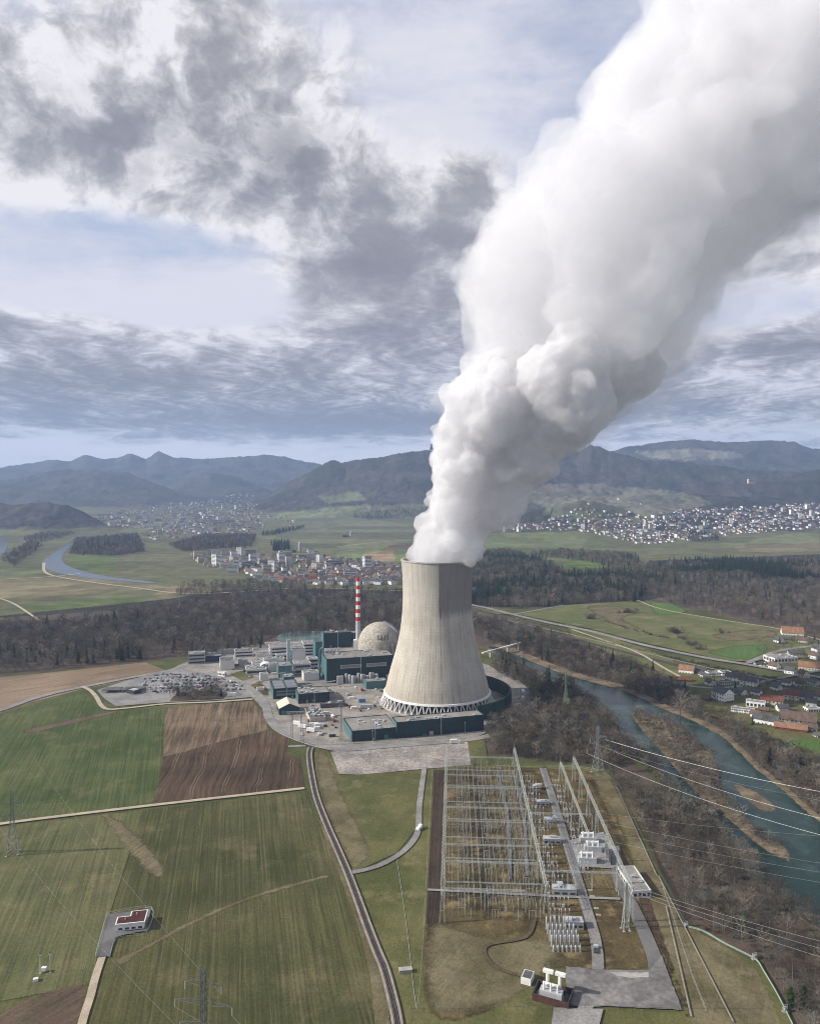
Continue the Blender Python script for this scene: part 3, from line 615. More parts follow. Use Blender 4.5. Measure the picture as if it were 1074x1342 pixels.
strip('road', [(560, 780), (620, 794), (640, 798), (709, 815), (773, 828), (842, 846), (923, 863), (979, 872), (1074, 889), (1180, 910)], 11, M_asph2, 'main road running along the green meadow')
strip('road', [(979, 870), (1000, 861), (1030, 852), (1090, 845)], 8, M_asph2, 'side road leading to the barn')
strip('track', [(672, 806), (700, 801), (737, 794)], 6, M_asph2, 'pale lane along the upper meadow edge')
strip('track', [(834, 787), (866, 799), (943, 813), (1024, 826), (1090, 845)], 4, M_track, 'pale track below the brown hillside wood')
strip('railway_bed', [(620, 806), (690, 824), (749, 838), (834, 860), (899, 876), (963, 890), (1017, 898), (1074, 910), (1180, 930)], 10, M_sleeper, 'dark bed of the double track main line')
strip('railway_bed', [(620, 803), (690, 820), (749, 833), (834, 854), (899, 870), (963, 884), (1017, 893), (1074, 903), (1180, 922)], 2.5, M_ballast, 'pale cable trough along the main line')
strip('road', [(1074, 880), (1010, 892), (980, 899), (940, 903), (900, 900), (870, 892)], 6, M_asph2, 'village street between the white houses')
strip('track', [(749, 826), (790, 840), (834, 856), (868, 876), (890, 888)], 4, M_track, 'pale lane beside the riverside farm')
for k, (pp, w) in enumerate((([(-60, 762), (55, 757), (105, 752)], 8), ([(58, 738), (62, 752), (110, 762), (180, 771), (235, 778), (300, 777), (400, 771), (530, 775)], 8), ([(-20, 780), (15, 790), (52, 814)], 5), ([(440, 717), (520, 709), (640, 706)], 8))):
    strip('track', pp, w, M_track, ('pale lane in the flat fields at the river bend', 'long pale road along the river and the wood', 'pale farm lane crossing the green fields', 'pale road between the far green fields')[k], z=1.0)
# ------------------------------------------------------------------ the plant
PA = R(16)                                   # the plant grid is turned this much
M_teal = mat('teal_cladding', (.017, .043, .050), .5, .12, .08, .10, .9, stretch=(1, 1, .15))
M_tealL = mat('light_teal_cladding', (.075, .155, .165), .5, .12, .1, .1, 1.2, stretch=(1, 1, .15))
M_roof = mat('gravel_roof', (.25, .235, .215), .95, .22, .06, .2, .7)
M_roofd = mat('dark_roof', (.11, .108, .105), .9, .3, .08, .2, .9)
M_white = mat('white_wall', (.62, .61, .59), .7, .10, .08, .08, 1.0)
M_grey = mat('grey_wall', (.36, .36, .355), .75, .14, .08, .1, 1.0)
M_lgrey = mat('pale_metal', (.50, .52, .53), .45, .12, .2, .1, 1.4, metal=.2)
M_glass = mat('window_glass', (.03, .042, .052), .12, .3, .3, spec=.6)
M_dark = mat('dark_metal', (.05, .052, .055), .6, .2, .3)
M_steel = mat('galvanised_steel', (.46, .475, .47), .5, .15, .3, metal=.15)
M_cream = mat('cream_roof', (.62, .57, .45), .7, .10, .1, .08, 1.0)
M_red = mat('red_paint', (.50, .035, .03), .5, .12, .2)
M_wpaint = mat('white_paint', (.80, .79, .76), .55, .08, .2, .06, 1)
M_blue = mat('blue_paint', (.05, .22, .45), .5, .12, .3)
M_rust = mat('rust_red', (.16, .05, .035), .8, .3, .4)
M_wood = mat('weathered_wood', (.14, .085, .05), .85, .3, .3, .2, 2)
M_green = mat('green_mesh', (.035, .075, .060), .7, .2, .1, .15, 1.0, stretch=(1, 1, .2))
def LW(o, x, y):
    a = o.rotation_euler[2]; return (o.location[0] + x * math.cos(a) - y * math.sin(a), o.location[1] + x * math.sin(a) + y * math.cos(a))
def units(parent, n, w, d, h, seed, s=2.2, m=None, name='roof_vent'):
    r = random.Random(seed)
    for _ in range(n):
        b = MB(); x, y = r.uniform(.08, .92) * w, r.uniform(.12, .88) * d; a, c, e = s * r.uniform(.5, 1.3), s * r.uniform(.5, 1.3), s * r.uniform(.3, .8)
        b.box(x - a / 2, y - c / 2, h, x + a / 2, y + c / 2, h + e * .8); b.box(x - a * .6, y - c * .6, h + e * .8, x + a * .6, y + c * .6, h + e)
        b.build(name, m or M_lgrey, parent)
def building(name, label, P0, w, d, h, cat='building', ang=None, wall=None, roof=None, storeys=0, cols=0, sides=True, band=False, vents=0, seed=0, parapet=.7, loc=None, group=None, left=None, winh=.45, front_only=False):
    """box building with parapet, roof deck, windows; P0 = pixel of its near left foot"""
    wall = wall or M_white; roof = roof or M_roof; ang = PA if ang is None else ang
    x, y = loc if loc else G(*P0)
    o = empty(name, (x, y, 0), ang, label, cat, group)
    b = MB(); t = .4
    b.box(0, 0, -.3, w, d, h)
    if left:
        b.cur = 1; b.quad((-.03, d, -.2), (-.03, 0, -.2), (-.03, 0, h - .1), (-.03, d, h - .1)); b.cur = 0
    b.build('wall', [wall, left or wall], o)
    if w > 15 and wall is M_teal:
        r = random.Random(seed + 5)
        for k in range(r.randint(1, 3)):
            b = MB(); a0 = w * r.uniform(.1, .8); b.box(a0, -.12, 0, a0 + r.choice((1.2, 3.8)), .1, r.choice((2.3, 4.2))); b.build('door', M_grey if k else M_tealL, o)
        b = MB(); b.box(w * .5, -.5, h * .02, w * .5 + .5, -.02, h + .9); b.build('ladder', M_lgrey, o)
        b = MB(); b.box(.2, -.18, h * .60, w - .2, .02, h * .60 + .25); b.build('cladding_strip', M_dark, o)
    b = MB()
    for bx in ((-.12, -.12, w + .12, t), (-.12, d - t, w + .12, d + .12), (-.12, t, t, d - t), (w - t, t, w + .12, d - t)): b.box(bx[0], bx[1], h - .01 + .012, bx[2], bx[3], h + parapet)
    b.build('parapet', wall, o)
    b = MB(); b.box(t, t, h + .005, w - t, d - t, h + .16); b.build('roof', roof, o)
    if storeys:
        sh = h / storeys
        for s in range(storeys):
            z0 = s * sh + sh * .33; z1 = z0 + sh * winh
            faces = [(0, w)] + ([] if front_only else [(1, d)] + ([(2, d)] if sides else []))
            for f, L in faces:
                n = 1 if band else max(1, int((cols or 6) * L / w))
                for k in range(n):
                    a0 = (k + .18) / n * L if not band else .04 * L; a1 = (k + .82) / n * L if not band else .96 * L
                    b = MB()
                    if f == 0: b.box(a0, -.06, z0, a1, .1, z1)
                    elif f == 1: b.box(-.06, a0, z0, .1, a1, z1)
                    else: b.box(w - .1, a0, z0, w + .06, a1, z1)
                    b.build('window', M_glass, o)
    if vents: units(o, vents, w, d, h + .16, seed)
    return o

# -- cooling tower
def cooling_tower():
    o = empty('cooling_tower', (28.7, 797, 0), 0, 'huge tan concrete cooling tower with steam rising from its mouth', 'cooling tower')
    prof = [(55.3, 12.6), (54.2, 17), (52.3, 24.7), (50.6, 31), (48.9, 37.5), (46.4, 46), (44.0, 54.2), (41.5, 64), (39.4, 74.6), (37.9, 85), (36.9, 95), (36.4, 105), (36.25, 113), (36.35, 122), (36.7, 133), (37.2, 142), (37.7, 150)]
    b = MB(); b.lathe(prof, 160); inner = [(r - .7, z) for r, z in prof]; b.lathe([prof[-1], inner[-1]] + inner[::-1][1:] + [prof[0]], 160)
    m = bpy.data.materials.new('tower_concrete'); m.use_nodes = True; g = NG(m.node_tree); p = m.node_tree.nodes['Principled BSDF']; p.inputs['Roughness'].default_value = .9; p.inputs['Specular IOR Level'].default_value = .15
    co = g.node('ShaderNodeTexCoord').outputs['Object']; x, y, z = g.xyz(co); a = g.m('ARCTAN2', x, g.mul(y, -1.0))      # 0 towards the river bend in front, rising to the right
    arc = g.mul(a, 46.0)
    rib = g.m('FRACT', g.mul(a, 96 / (2 * math.pi))); rid = g.m('FLOOR', g.mul(a, 96 / (2 * math.pi)))
    ribn = g.noise(g.vec(g.mul(rid, 3.17), g.mul(z, .02), 2.0), 1.0, 2)
    line = g.mul(g.m('LESS_THAN', rib, .16), g.step(ribn, .40, .66))
    lift = g.m('LESS_THAN', g.m('FRACT', g.mul(z, 1 / 3.1)), .12)
    streak = g.noise(g.vec(g.mul(arc, .55), g.mul(z, .016), 0.0), 1.0, 6, .65)
    blot = g.noise(co, .05, 6, .62); fine = g.noise(co, .9, 4, .65)
    c = g.mix(g.step(blot, .32, .68), (.44, .40, .335), (.53, .49, .415))
    hi = g.step(z, 95., 150.); c = g.mix(g.mul(hi, .45), c, (.40, .385, .34))
    low = g.step(z, 40., 12.); c = g.mix(g.mul(low, .25), c, (.34, .28, .20))
    k = g.mul(g.step(streak, .3, .72,   .86, 1.10), g.step(fine, .25, .75, .90, 1.10))
    k = g.mul(k, g.sub(1.0, g.mul(line, .34))); k = g.mul(k, g.sub(1.0, g.mul(lift, .07)))
    edge = g.mul(g.sub(g.noise(g.vec(2.0, 0.0, g.mul(z, .08)), 1.0, 4), .5), .05)
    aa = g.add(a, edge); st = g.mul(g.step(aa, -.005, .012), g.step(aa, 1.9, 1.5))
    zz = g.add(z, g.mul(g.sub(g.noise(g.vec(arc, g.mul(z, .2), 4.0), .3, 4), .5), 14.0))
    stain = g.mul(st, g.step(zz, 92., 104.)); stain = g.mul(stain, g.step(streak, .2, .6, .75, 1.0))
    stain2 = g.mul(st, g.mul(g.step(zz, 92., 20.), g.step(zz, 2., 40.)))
    seam = g.mul(g.m('LESS_THAN', g.m('ABSOLUTE', g.sub(a, .05)), .0065), g.step(g.noise(g.vec(0.0, 0.0, g.mul(z, .05)), 1.0, 3), .42, .5))
    k = g.mul(k, g.sub(1.0, g.mul(seam, .55)))
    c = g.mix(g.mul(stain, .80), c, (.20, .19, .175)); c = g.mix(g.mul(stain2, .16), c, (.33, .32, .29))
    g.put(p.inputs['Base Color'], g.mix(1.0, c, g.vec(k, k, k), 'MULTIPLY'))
    bp = g.node('ShaderNodeBump'); bp.inputs['Distance'].default_value = .25; bp.inputs['Strength'].default_value = .6
    g.put(bp.inputs['Height'], g.add(fine, g.mul(line, -1.2))); g.l.new(bp.outputs[0], p.inputs['Normal'])
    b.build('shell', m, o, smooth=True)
    b = MB(); b.lathe([(37.7, 150), (38.5, 150.1), (38.5, 151.3), (36.4, 151.3), (36.4, 149.6), (37.0, 149.6)], 120); b.build('rim', M_conc, o)
    b = MB(); b.lathe([(55.35, 12.55), (56.5, 12.3), (56.9, 10.6), (55.6, 10.2), (54.2, 10.5), (54.2, 12.5)], 120); b.build('ring_beam', M_wpaint, o)
    n = 52
    for k in range(n):
        a = 2 * math.pi * k / n; b = MB()
        foot = Vector((59.6 * math.cos(a), 59.6 * math.sin(a), 0))
        for s in (-1, 1):
            t = a + s * math.pi / n * .86; b.tube(foot, (55.5 * math.cos(t), 55.5 * math.sin(t), 10.7), .48, .45, 6)
        b.build('column', M_wpaint, o)
    b = MB(); b.lathe([(61.5, -.2), (61.5, 1.1), (58.6, 1.1), (58.6, -.2)], 90); b.build('basin', M_conc, o)
    b = MB(); b.lathe([(51, 0), (51, 11.5), (30, 12.2), (1, 12.4)], 60); b.build('fill_pack', M_dark, o)
    b = MB(); b.box(1.6, -38.6, 95, 2.2, -36.9, 105); b.build('inspection_ladder', M_dark, o)
    return o
TOWER = cooling_tower()
def noise_wall():
    o = empty('noise_barrier', (28.7, 797, 0), 0, 'curved dark green noise barrier screening the side of the cooling tower', 'barrier')
    r0, r1, h = 76.5, 77.3, 15; n = 44; a0, a1 = R(-62), R(66); b = MB()
    for k in range(n):
        p = [a0 + (a1 - a0) * (k + q) / n for q in (0, 1)]
        b.prism([(r0 * math.cos(p[0]), r0 * math.sin(p[0])), (r1 * math.cos(p[0]), r1 * math.sin(p[0])), (r1 * math.cos(p[1]), r1 * math.sin(p[1])), (r0 * math.cos(p[1]), r0 * math.sin(p[1]))], 0, h)
    b.build('wall', M_green, o)
    for k in range(n + 1):
        t = a0 + (a1 - a0) * k / n; b = MB(); b.tube((77.7 * math.cos(t), 77.7 * math.sin(t), 0), (77.7 * math.cos(t), 77.7 * math.sin(t), h + .4), .35, n=4); b.tube((76 * math.cos(t), 76 * math.sin(t), h), (71 * math.cos(t), 71 * math.sin(t), 0), .22, n=4)
        b.build('post', M_teal, o)
noise_wall()
# -- reactor
def reactor():
    o = empty('reactor_dome', (-38, 948, 0), PA, 'round concrete reactor dome with a patchwork of pale panels', 'reactor')
    r, zc = 27, 31; prof = [(r, 0), (r, zc)] + [(r * math.cos(t), zc + r * math.sin(t)) for t in [R(90) * k / 14 for k in range(1, 14)]] + [(.3, zc + r)]
    m = bpy.data.materials.new('dome_panels'); m.use_nodes = True; g = NG(m.node_tree); p = m.node_tree.nodes['Principled BSDF']; p.inputs['Roughness'].default_value = .9
    co = g.node('ShaderNodeTexCoord').outputs['Object']; x, y, z = g.xyz(co)
    rr = g.m('SQRT', g.add(g.mul(x, x), g.mul(y, y))); el = g.m('ARCTAN2', g.sub(z, zc), rr); a = g.m('ARCTAN2', y, x)
    q = g.vec(g.m('FLOOR', g.mul(a, 9.0)), g.m('FLOOR', g.mul(el, 8.5)), 0.0)
    wn = g.node('ShaderNodeTexWhiteNoise'); g.put(wn.inputs[0], q)
    ln = g.m('MAXIMUM', g.m('LESS_THAN', g.m('FRACT', g.mul(a, 9.0)), .08), g.m('LESS_THAN', g.m('FRACT', g.mul(el, 8.5)), .09))
    c = g.mix(wn.outputs[0], (.36, .32, .26), (.50, .46, .39)); k = g.mul(g.sub(1.0, g.mul(ln, .35)), g.step(g.noise(co, .25, 6, .7), .3, .7, .8, 1.15))
    g.put(p.inputs['Base Color'], g.mix(1.0, c, g.vec(k, k, k), 'MULTIPLY'))
    b = MB(); b.lathe(prof, 72, close=True); b.build('dome', m, o, smooth=True)
    b = MB()
    for k in range(17):    # stepped service stair that climbs one side of the dome
        t = R(4 + k * 4.6); rr0 = (r + .4) * math.cos(t); z0 = zc + (r + .4) * math.sin(t)
        b.cbox((rr0 * math.cos(R(-32)), rr0 * math.sin(R(-32))), 3.2, 9 - k * .25, z0 - 1.6, z0 + .9, R(-32))
    b.build('stair', M_grey, o)
    for k in range(6):
        b = MB(); a = R(-72 + k * 13); b.tube(((r + 1.4) * math.cos(a), (r + 1.4) * math.sin(a), 0), ((r + 1.4) * math.cos(a), (r + 1.4) * math.sin(a), zc + 4), 1.0, n=8); b.build('buttress', M_grey, o)
    for k in range(4):
        b = MB(); a = R(-108 + k * 9); q0 = (r * .93 * math.cos(a), r * .93 * math.sin(a)); b.tube((*q0, zc + 4), (*q0, zc + 14.5), .5, n=8); b.tube((*q0, zc + 14.5), (q0[0] + 1.4, q0[1], zc + 14.2), .6, n=8); b.build('vent_pipe', M_dark, o)
reactor()
def chimney():
    X, Y, _ = AT(469, 757, 1060); zt = 226 - (757 - 640) / 993 * 1060
    o = empty('vent_stack', (X, Y, 0), 0, 'tall slim ventilation chimney banded in red and white', 'chimney')
    zb = 40.; n = 11; hb = (zt - zb) / n
    b = MB(); b.lathe([(3.6, 0), (3.2, zb)], 24); b.build('shaft', M_lgrey, o, smooth=True)
    for k in range(n):
        b = MB(); r0, r1 = 3.2 - .08 * k, 3.2 - .08 * (k + 1); b.lathe([(r0, zb + k * hb), (r1, zb + (k + 1) * hb)], 24); 
        b.build('band', M_red if k % 2 == 0 else M_wpaint, o, smooth=True)
    b = MB(); b.lathe([(2.4, zt), (2.4, zt + .5), (1.8, zt + .5), (1.8, zt - 3)], 24); b.build('rim', M_red, o)
    b = MB(); b.box(-6.5, -6, 0, 2, 3, 13.5); b.build('base_house', M_wpaint, o)
chimney()
# -- halls
def louvre(o, x0, x1, z0, z1, m=None):
    b = MB(); t = .5
    for q in ((x0, z0, x1, z0 + t), (x0, z1 - t, x1, z1), (x0, z0 + t, x0 + t, z1 - t), (x1 - t, z0 + t, x1, z1 - t)): b.box(q[0], -.5, q[1], q[2], .05, q[3])
    f = b.build('louvre_frame', m or M_lgrey, o)
    b = MB(); n = 4
    for k in range(n): zz = z0 + t + (z1 - z0 - 2 * t) * k / n; b.box(x0 + t, -.3, zz, x1 - t, .02, zz + (z1 - z0 - 2 * t) / n * .55)
    b.build('louvre', M_grey, f)
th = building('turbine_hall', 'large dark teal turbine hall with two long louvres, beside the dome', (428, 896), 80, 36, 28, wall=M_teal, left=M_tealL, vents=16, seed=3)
louvre(th, 16, 41, 16.5, 20.5); louvre(th, 47, 71, 16.5, 20.5)
for k in range(5):
    b = MB(); x = 4 + k * 4; b.tube((x, 34.5, 28), (x, 34.5, 33), .7, n=8); b.tube((x, 34.5, 33), (x + 1.2, 34.5, 33.4), .8, n=8); b.build('exhaust', M_lgrey, th)
building('stair_tower', 'tall narrow dark teal block against the turbine hall flank', (413.5, 868), 9, 22, 26, wall=M_tealL, left=M_tealL, roof=M_roofd)
building('machine_annex', 'dark teal annex with pale pipes behind the turbine hall roof', (424, 850), 40, 22, 21, wall=M_teal, left=M_tealL, vents=9, seed=4, roof=M_roofd)
building('machine_annex', 'second dark teal annex between the chimney and the dome', (452, 844), 26, 18, 15, wall=M_teal, left=M_tealL, vents=5, seed=41, roof=M_roof)
building('pump_house', 'small flat roofed teal pump house below the turbine hall', (480, 904), 24, 14, 8.5, wall=M_tealL, left=M_tealL, roof=M_roof, vents=2, seed=5)
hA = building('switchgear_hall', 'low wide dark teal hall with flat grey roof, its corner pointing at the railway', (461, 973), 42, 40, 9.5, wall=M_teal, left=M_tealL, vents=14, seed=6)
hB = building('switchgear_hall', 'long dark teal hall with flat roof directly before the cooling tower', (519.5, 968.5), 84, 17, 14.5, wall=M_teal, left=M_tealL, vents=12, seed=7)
ho = building('office_block', 'white three storey office block with long window bands behind the plant', (354, 862), 58, 22, 13, wall=M_white, storeys=3, band=True, vents=8, seed=8)
building('office_block', 'white taller end wing of the long office block', (398, 860), 18, 24, 16, wall=M_white, storeys=4, band=True, vents=3, seed=9)
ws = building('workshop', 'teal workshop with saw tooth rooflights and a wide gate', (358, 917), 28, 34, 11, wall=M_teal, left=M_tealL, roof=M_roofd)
for k in range(8):
    for j in range(2):
        b = MB(); y0 = 2 + k * 4; x0 = 2 + j * 13; b.poly([(x0, y0, 11.2), (x0 + 11, y0, 11.2), (x0 + 11, y0 + .5, 12.6), (x0, y0 + .5, 12.6)]); b.poly([(x0, y0 + .5, 12.6), (x0 + 11, y0 + .5, 12.6), (x0 + 11, y0 + 2.6, 11.2), (x0, y0 + 2.6, 11.2)]); b.build('rooflight', M_lgrey if (k + j) % 3 else M_white, ws)
louvre(ws, 3, 25, 3.5, 6.5, M_tealL); louvre(ws, 3, 25, 7.3, 9.4, M_tealL)
building('workshop', 'dark glazed workshop with rows of windows beside the rooflight hall', (391, 923), 33, 26, 10, wall=M_teal, left=M_tealL, storeys=3, cols=7, vents=14, seed=11, front_only=True)
building('plant_block', 'small grey roofed block with light teal wall above the workshops', (365, 889), 16, 24, 14, wall=M_tealL, left=M_tealL, vents=3, seed=12)
building('plant_block', 'stepped white block with light blue side in the middle of the plant', (386, 884), 20, 20, 12, wall=M_white, left=M_tealL, vents=4, seed=13, storeys=2, band=True)
building('plant_block', 'taller stepped block with a dark cabin on its roof', (383, 873), 17, 16, 20, wall=M_white, left=M_tealL, vents=3, seed=14)
building('shaft_tower', 'thin tall pale grey shaft standing among the plant blocks', (376, 872), 4, 5, 32, cat='tower', wall=M_lgrey)
building('archive_block', 'plain white windowless cube beside the car park', (289, 879), 17, 24, 11, wall=M_white, left=M_white, roof=M_roofd, vents=3, seed=15)
building('gatehouse', 'grey block with a ribbed upper floor at the car park corner', (247, 871), 21, 18, 13, wall=M_grey, storeys=3, band=True, vents=4, seed=16)
building('container_block', 'dark blue container office block beside the grey block', (268, 868), 22, 12, 7, wall=mat('navy', (.03, .045, .09), .5, .2, .3), storeys=2, cols=6)
building('canteen', 'low flat white building with many roof boxes behind the archive cube', (323, 885), 24, 26, 6, wall=M_white, vents=12, seed=17, storeys=1, band=True)
building('lab_block', 'low white laboratory with a dark roof court behind the archive cube', (308, 862), 24, 15, 8, wall=M_white, roof=M_roofd, vents=7, seed=18, storeys=2, band=True)
building('lab_block', 'low grey shed row at the wood edge behind the archive cube', (285, 858), 26, 10, 5, wall=M_grey, vents=5, seed=19)
building('plant_block', 'flat pale block with pipes between office and shaft', (346, 872), 26, 14, 7, wall=M_white, vents=12, seed=20)
building('plant_block', 'small white pump building beside the curved lawn', (341, 893), 9, 9, 8, wall=M_white, vents=1, seed=21)
building('store_shed', 'long low store with pale beige walls and crates on its roof', (406, 947.5), 15, 34, 4.2, wall=mat('beige', (.48, .43, .34), .8, .15, .1), roof=M_roofd, vents=26, seed=22)
building('site_cabin', 'white flat site cabin beside the rooflight workshop', (337, 906), 8, 5, 3, cat='cabin', wall=M_wpaint)
building('site_cabin', 'long grey cabin row behind the store shed', (420, 929), 26, 6, 4, cat='cabin', wall=M_roofd, roof=M_roofd, vents=8, seed=23)
building('noticeboard_shed', 'small white shed with dark openings between car park and archive cube', (285, 886), 11, 4, 5, wall=M_wpaint, storeys=1, cols=5, ang=R(-28))
def gable(o, w, d, he, hr, wall, roof, over=.5, name='roof', th=.35):
    """walls and gable roof, ridge along y"""
    b = MB(); b.box(0, 0, -.3, w, d, he)
    for y, s in ((0, 1), (d, -1)):
        p = [(0, y, he), (w, y, he), (w / 2, y, hr)]; b.poly(p if s > 0 else p[::-1])
    b.build('wall', wall, o)
    b = MB(); sl = (hr - he) / (w / 2)
    for s in (-1, 1):
        xe = -over if s < 0 else w + over; ze = he - sl * over
        p = [(xe, -over, ze), (w / 2, -over, hr), (w / 2, d + over, hr), (xe, d + over, ze)]
        q = [(x, y, z + th) for x, y, z in p]
        if s > 0: p, q = p[::-1], q[::-1]
        b.poly(q); b.poly(p[::-1])
        for i in range(4): j = (i + 1) % 4; b.quad(p[i], p[j], q[j], q[i])
    return b.build(name, roof, o)
x, y = G(366, 938); wh = empty('warehouse', (x, y, 0), PA, 'gabled warehouse with pale cream roof and dark green front', 'warehouse')
gable(wh, 20, 24, 7, 11.5, M_teal, M_cream)
b = MB(); b.box(2, -.15, 0, 8, .1, 4.4); b.build('door', M_tealL, wh)
b = MB(); b.box(11, -.12, 2.4, 17, .1, 4.0); b.build('window', M_glass, wh)
x, y = G(133, 909); cp = empty('carport', (x, y, 0), R(4), 'long dark roofed canopy at the car park entrance', 'canopy')
for x0 in (0, 22):
    b = MB(); b.box(x0, 0, 3.2, x0 + 20, 14, 3.7); b.build('roof', M_roofd, cp)
    for q in ((x0 + 1, 1), (x0 + 19, 1), (x0 + 1, 13), (x0 + 19, 13)): b = MB(); b.tube((*q, 0), (*q, 3.2), .2, n=6); b.build('post', M_steel, cp)
x, y = G(166, 909); tn = building('gate_cabin', 'dark cabin with sloping roof under the car park canopy', (166, 909), 12, 10, 4.2, cat='cabin', wall=M_dark, roof=M_lgrey, ang=R(-30), storeys=1, cols=4)
# tanks in front of the turbine hall
for k in range(11):
    X, Y = LW(th, 22 + k * 3.55, -5 - (k % 3) * 1.5); r = 1.55 + .25 * ((k * 7) % 3); h = 11 - (k * 5 % 4) * 1.1
    t = empty('storage_tank', (X, Y, 0), 0, 'slim upright grey tank in the row below the turbine hall louvres', 'tank', 'upright tanks below the turbine hall')
    b = MB(); b.lathe([(r, .5), (r, h), (r * .8, h + .5), (.1, h + .8)], 16, close=True); b.build('shell', M_lgrey if k % 4 else M_grey, t, smooth=True)
    b = MB(); b.tube((r + .15, 0, 0), (r + .15, 0, h), .12, n=4); b.tube((0, -r - .3, .8), (0, -r - .3, h + .8), .2, n=4); b.build('pipe', M_dark if k % 2 else M_steel, t)
X, Y = LW(th, 15, -4.5); t = empty('storage_tank', (X, Y, 0), PA, 'short box shaped grey tank at the end of the tank row', 'tank', None); b = MB(); b.box(-3.5, -2, .6, 3.5, 2, 9); b.build('shell', M_lgrey, t)
b = MB(); [b.box(x, y, 0, x + .5, y + .5, .6) for x in (-3, 2.5) for y in (-1.8, 1.3)]; b.build('base', M_dark, t)
# bent pipes on the annex
X, Y = LW(th, -3, 30); t = empty('air_duct', (X, Y, 0), PA, 'pale bent air duct standing behind the turbine hall corner', 'duct'); b = MB(); b.path([(0, 0, 0), (0, 0, 33), (3, 0, 36), (3, -6, 36), (3, -7, 29)], 1.1, 8); b.build('pipe', M_tealL, t); b = MB(); b.box(-2, -2, 0, 2, 2, 2); b.build('base', M_conc, t)
X, Y = G(349, 880); t = empty('rounded_silo', (X, Y, 0), PA, 'white barrel roofed tank behind the workshops', 'tank'); b = MB()
for k in range(10):
    a0, a1 = math.pi * k / 10, math.pi * (k + 1) / 10; b.quad((7 * math.cos(a0), 0, 6 + 4 * math.sin(a0)), (7 * math.cos(a0), 12, 6 + 4 * math.sin(a0)), (7 * math.cos(a1), 12, 6 + 4 * math.sin(a1)), (7 * math.cos(a1), 0, 6 + 4 * math.sin(a1)))
b.build('roof', M_wpaint, t); b = MB(); b.box(-7, 0, 0, 7, 12, 6); b.build('wall', M_white, t)
# lorries, trailers and containers in the yard
def lorry(P, L, col, label, a=0.0, cab=True, group=None, hh=3.0, cat=None):
    x, y = G(*P); o = empty('lorry' if cab else 'trailer', (x, y, 0), a, label, cat or ('lorry' if cab else 'trailer'), group)
    b = MB(); b.box(0, -1.25, 1.0, L, 1.25, 1.0 + hh); b.box(.15, -1.15, 1.0 + hh, L - .15, 1.15, 1.08 + hh); b.build('box_body', col, o)
    b = MB(); b.box(.2, -1.0, .55, L - .2, 1.0, 1.0); b.build('chassis', M_dark, o)
    for q in (.9, 2.1, L - 1.2):
        for s in (-1, 1): b = MB(); b.tube((q, s * .85, .5), (q, s * 1.2, .5), .5, n=10); b.build('wheel', M_dark, o)
    if cab:
        b = MB(); b.box(L + .15, -1.2, .6, L + 2.3, 1.2, 3.1); b.build('cab', M_wpaint, o)
        b = MB(); b.box(L + 2.25, -1.0, 1.9, L + 2.34, 1.0, 2.8); b.build('windscreen', M_glass, o)
for P, L, a, lb in (((384, 950), 8, -.35, 'white box trailer beside the perimeter road, nearest the warehouse'), ((391, 954), 8, -.35, 'middle white box trailer of the three along the perimeter road'), ((402, 959), 8, -.3, 'white box trailer at the railway end of the perimeter road row')): lorry(P, L, M_wpaint, lb, a, False)
lorry((412, 954), 6, M_wpaint, 'white box lorry parked beside the store shed', .3); lorry((470, 921), 7, M_blue, 'bright blue container lorry in the middle of the yard', .1, False, cat='container')
lorry((472, 929), 12, M_lgrey, 'grey silver flat load in the yard below the blue container', .15, False); lorry((423, 938), 6, M_white, 'white lorry with box body beside the cabin row', .25)
for k, (P, a) in enumerate((((663, 938), .55), ((674, 928), .75), ((683, 919), 1.1), ((686, 910), 1.6), ((655, 944), .4))):
    lorry(P, 9 if k != 4 else 4, M_wpaint, ('white trailer parked outside the green barrier beside the smallest one', 'white trailer second along the outside of the green barrier', 'white trailer at the bend outside the green barrier', 'white trailer parked farthest round the green barrier', 'short white trailer at the start of the row outside the green barrier')[k], a, False, hh=2.6)
lorry((590, 975), 6, M_wpaint, 'white and blue lorry on the gravel yard before the hall', .1)
lorry((546.5, 1090), 3.4, M_wpaint, 'small white van driving on the looping service road', 1.1, hh=1.3, cat='van'); lorry((298, 913), 9, M_wpaint, 'lone white trailer at the lower edge of the car park', .1, False)
# more of the packed blocks between the office and the workshops, yard clutter
for k, (P, w, d, h, lb, kw) in enumerate((
    ((331, 878), 14, 16, 7, 'white flat block beside the canteen with a grey roof', dict(vents=6)),
    ((352, 881), 10, 12, 9, 'narrow pale block squeezed behind the rooflight workshop', dict(vents=3)),
    ((372, 902), 12, 18, 12, 'light teal block with roof boxes between workshop and stepped block', dict(wall=M_tealL, left=M_tealL, vents=7)),
    ((398, 893), 18, 16, 9, 'low grey roofed block at the foot of the turbine hall flank', dict(vents=7)),
    ((404, 879), 12, 14, 14, 'pale block right beside the turbine hall flank', dict(vents=4, storeys=3, band=True)),
    ((336, 862), 26, 9, 5, 'low pale shed row along the pond', dict(vents=6)),
    ((312, 873), 12, 12, 7, 'small grey block between archive cube and canteen', dict(wall=M_grey, vents=3)),
    ((362, 868), 20, 10, 9, 'white long block in front of the three storey offices', dict(storeys=2, band=True, vents=5)),
    ((330, 871), 20, 8, 4, 'flat grey link building behind the canteen', dict(wall=M_grey, vents=6)),
    ((271, 861), 18, 8, 4, 'low shed under the wood beside the grey block', dict(wall=M_grey, roof=M_roofd, vents=2)),
    ((428, 915), 9, 20, 4, 'small dark roofed store beside the glazed workshop', dict(wall=M_grey, roof=M_roofd, vents=5)),
    ((508, 893), 9, 9, 6, 'small grey block at the foot of the cooling tower', dict(wall=M_grey, vents=2)))):
    building('plant_block', lb, P, w, d, h, seed=200 + k, **kw)
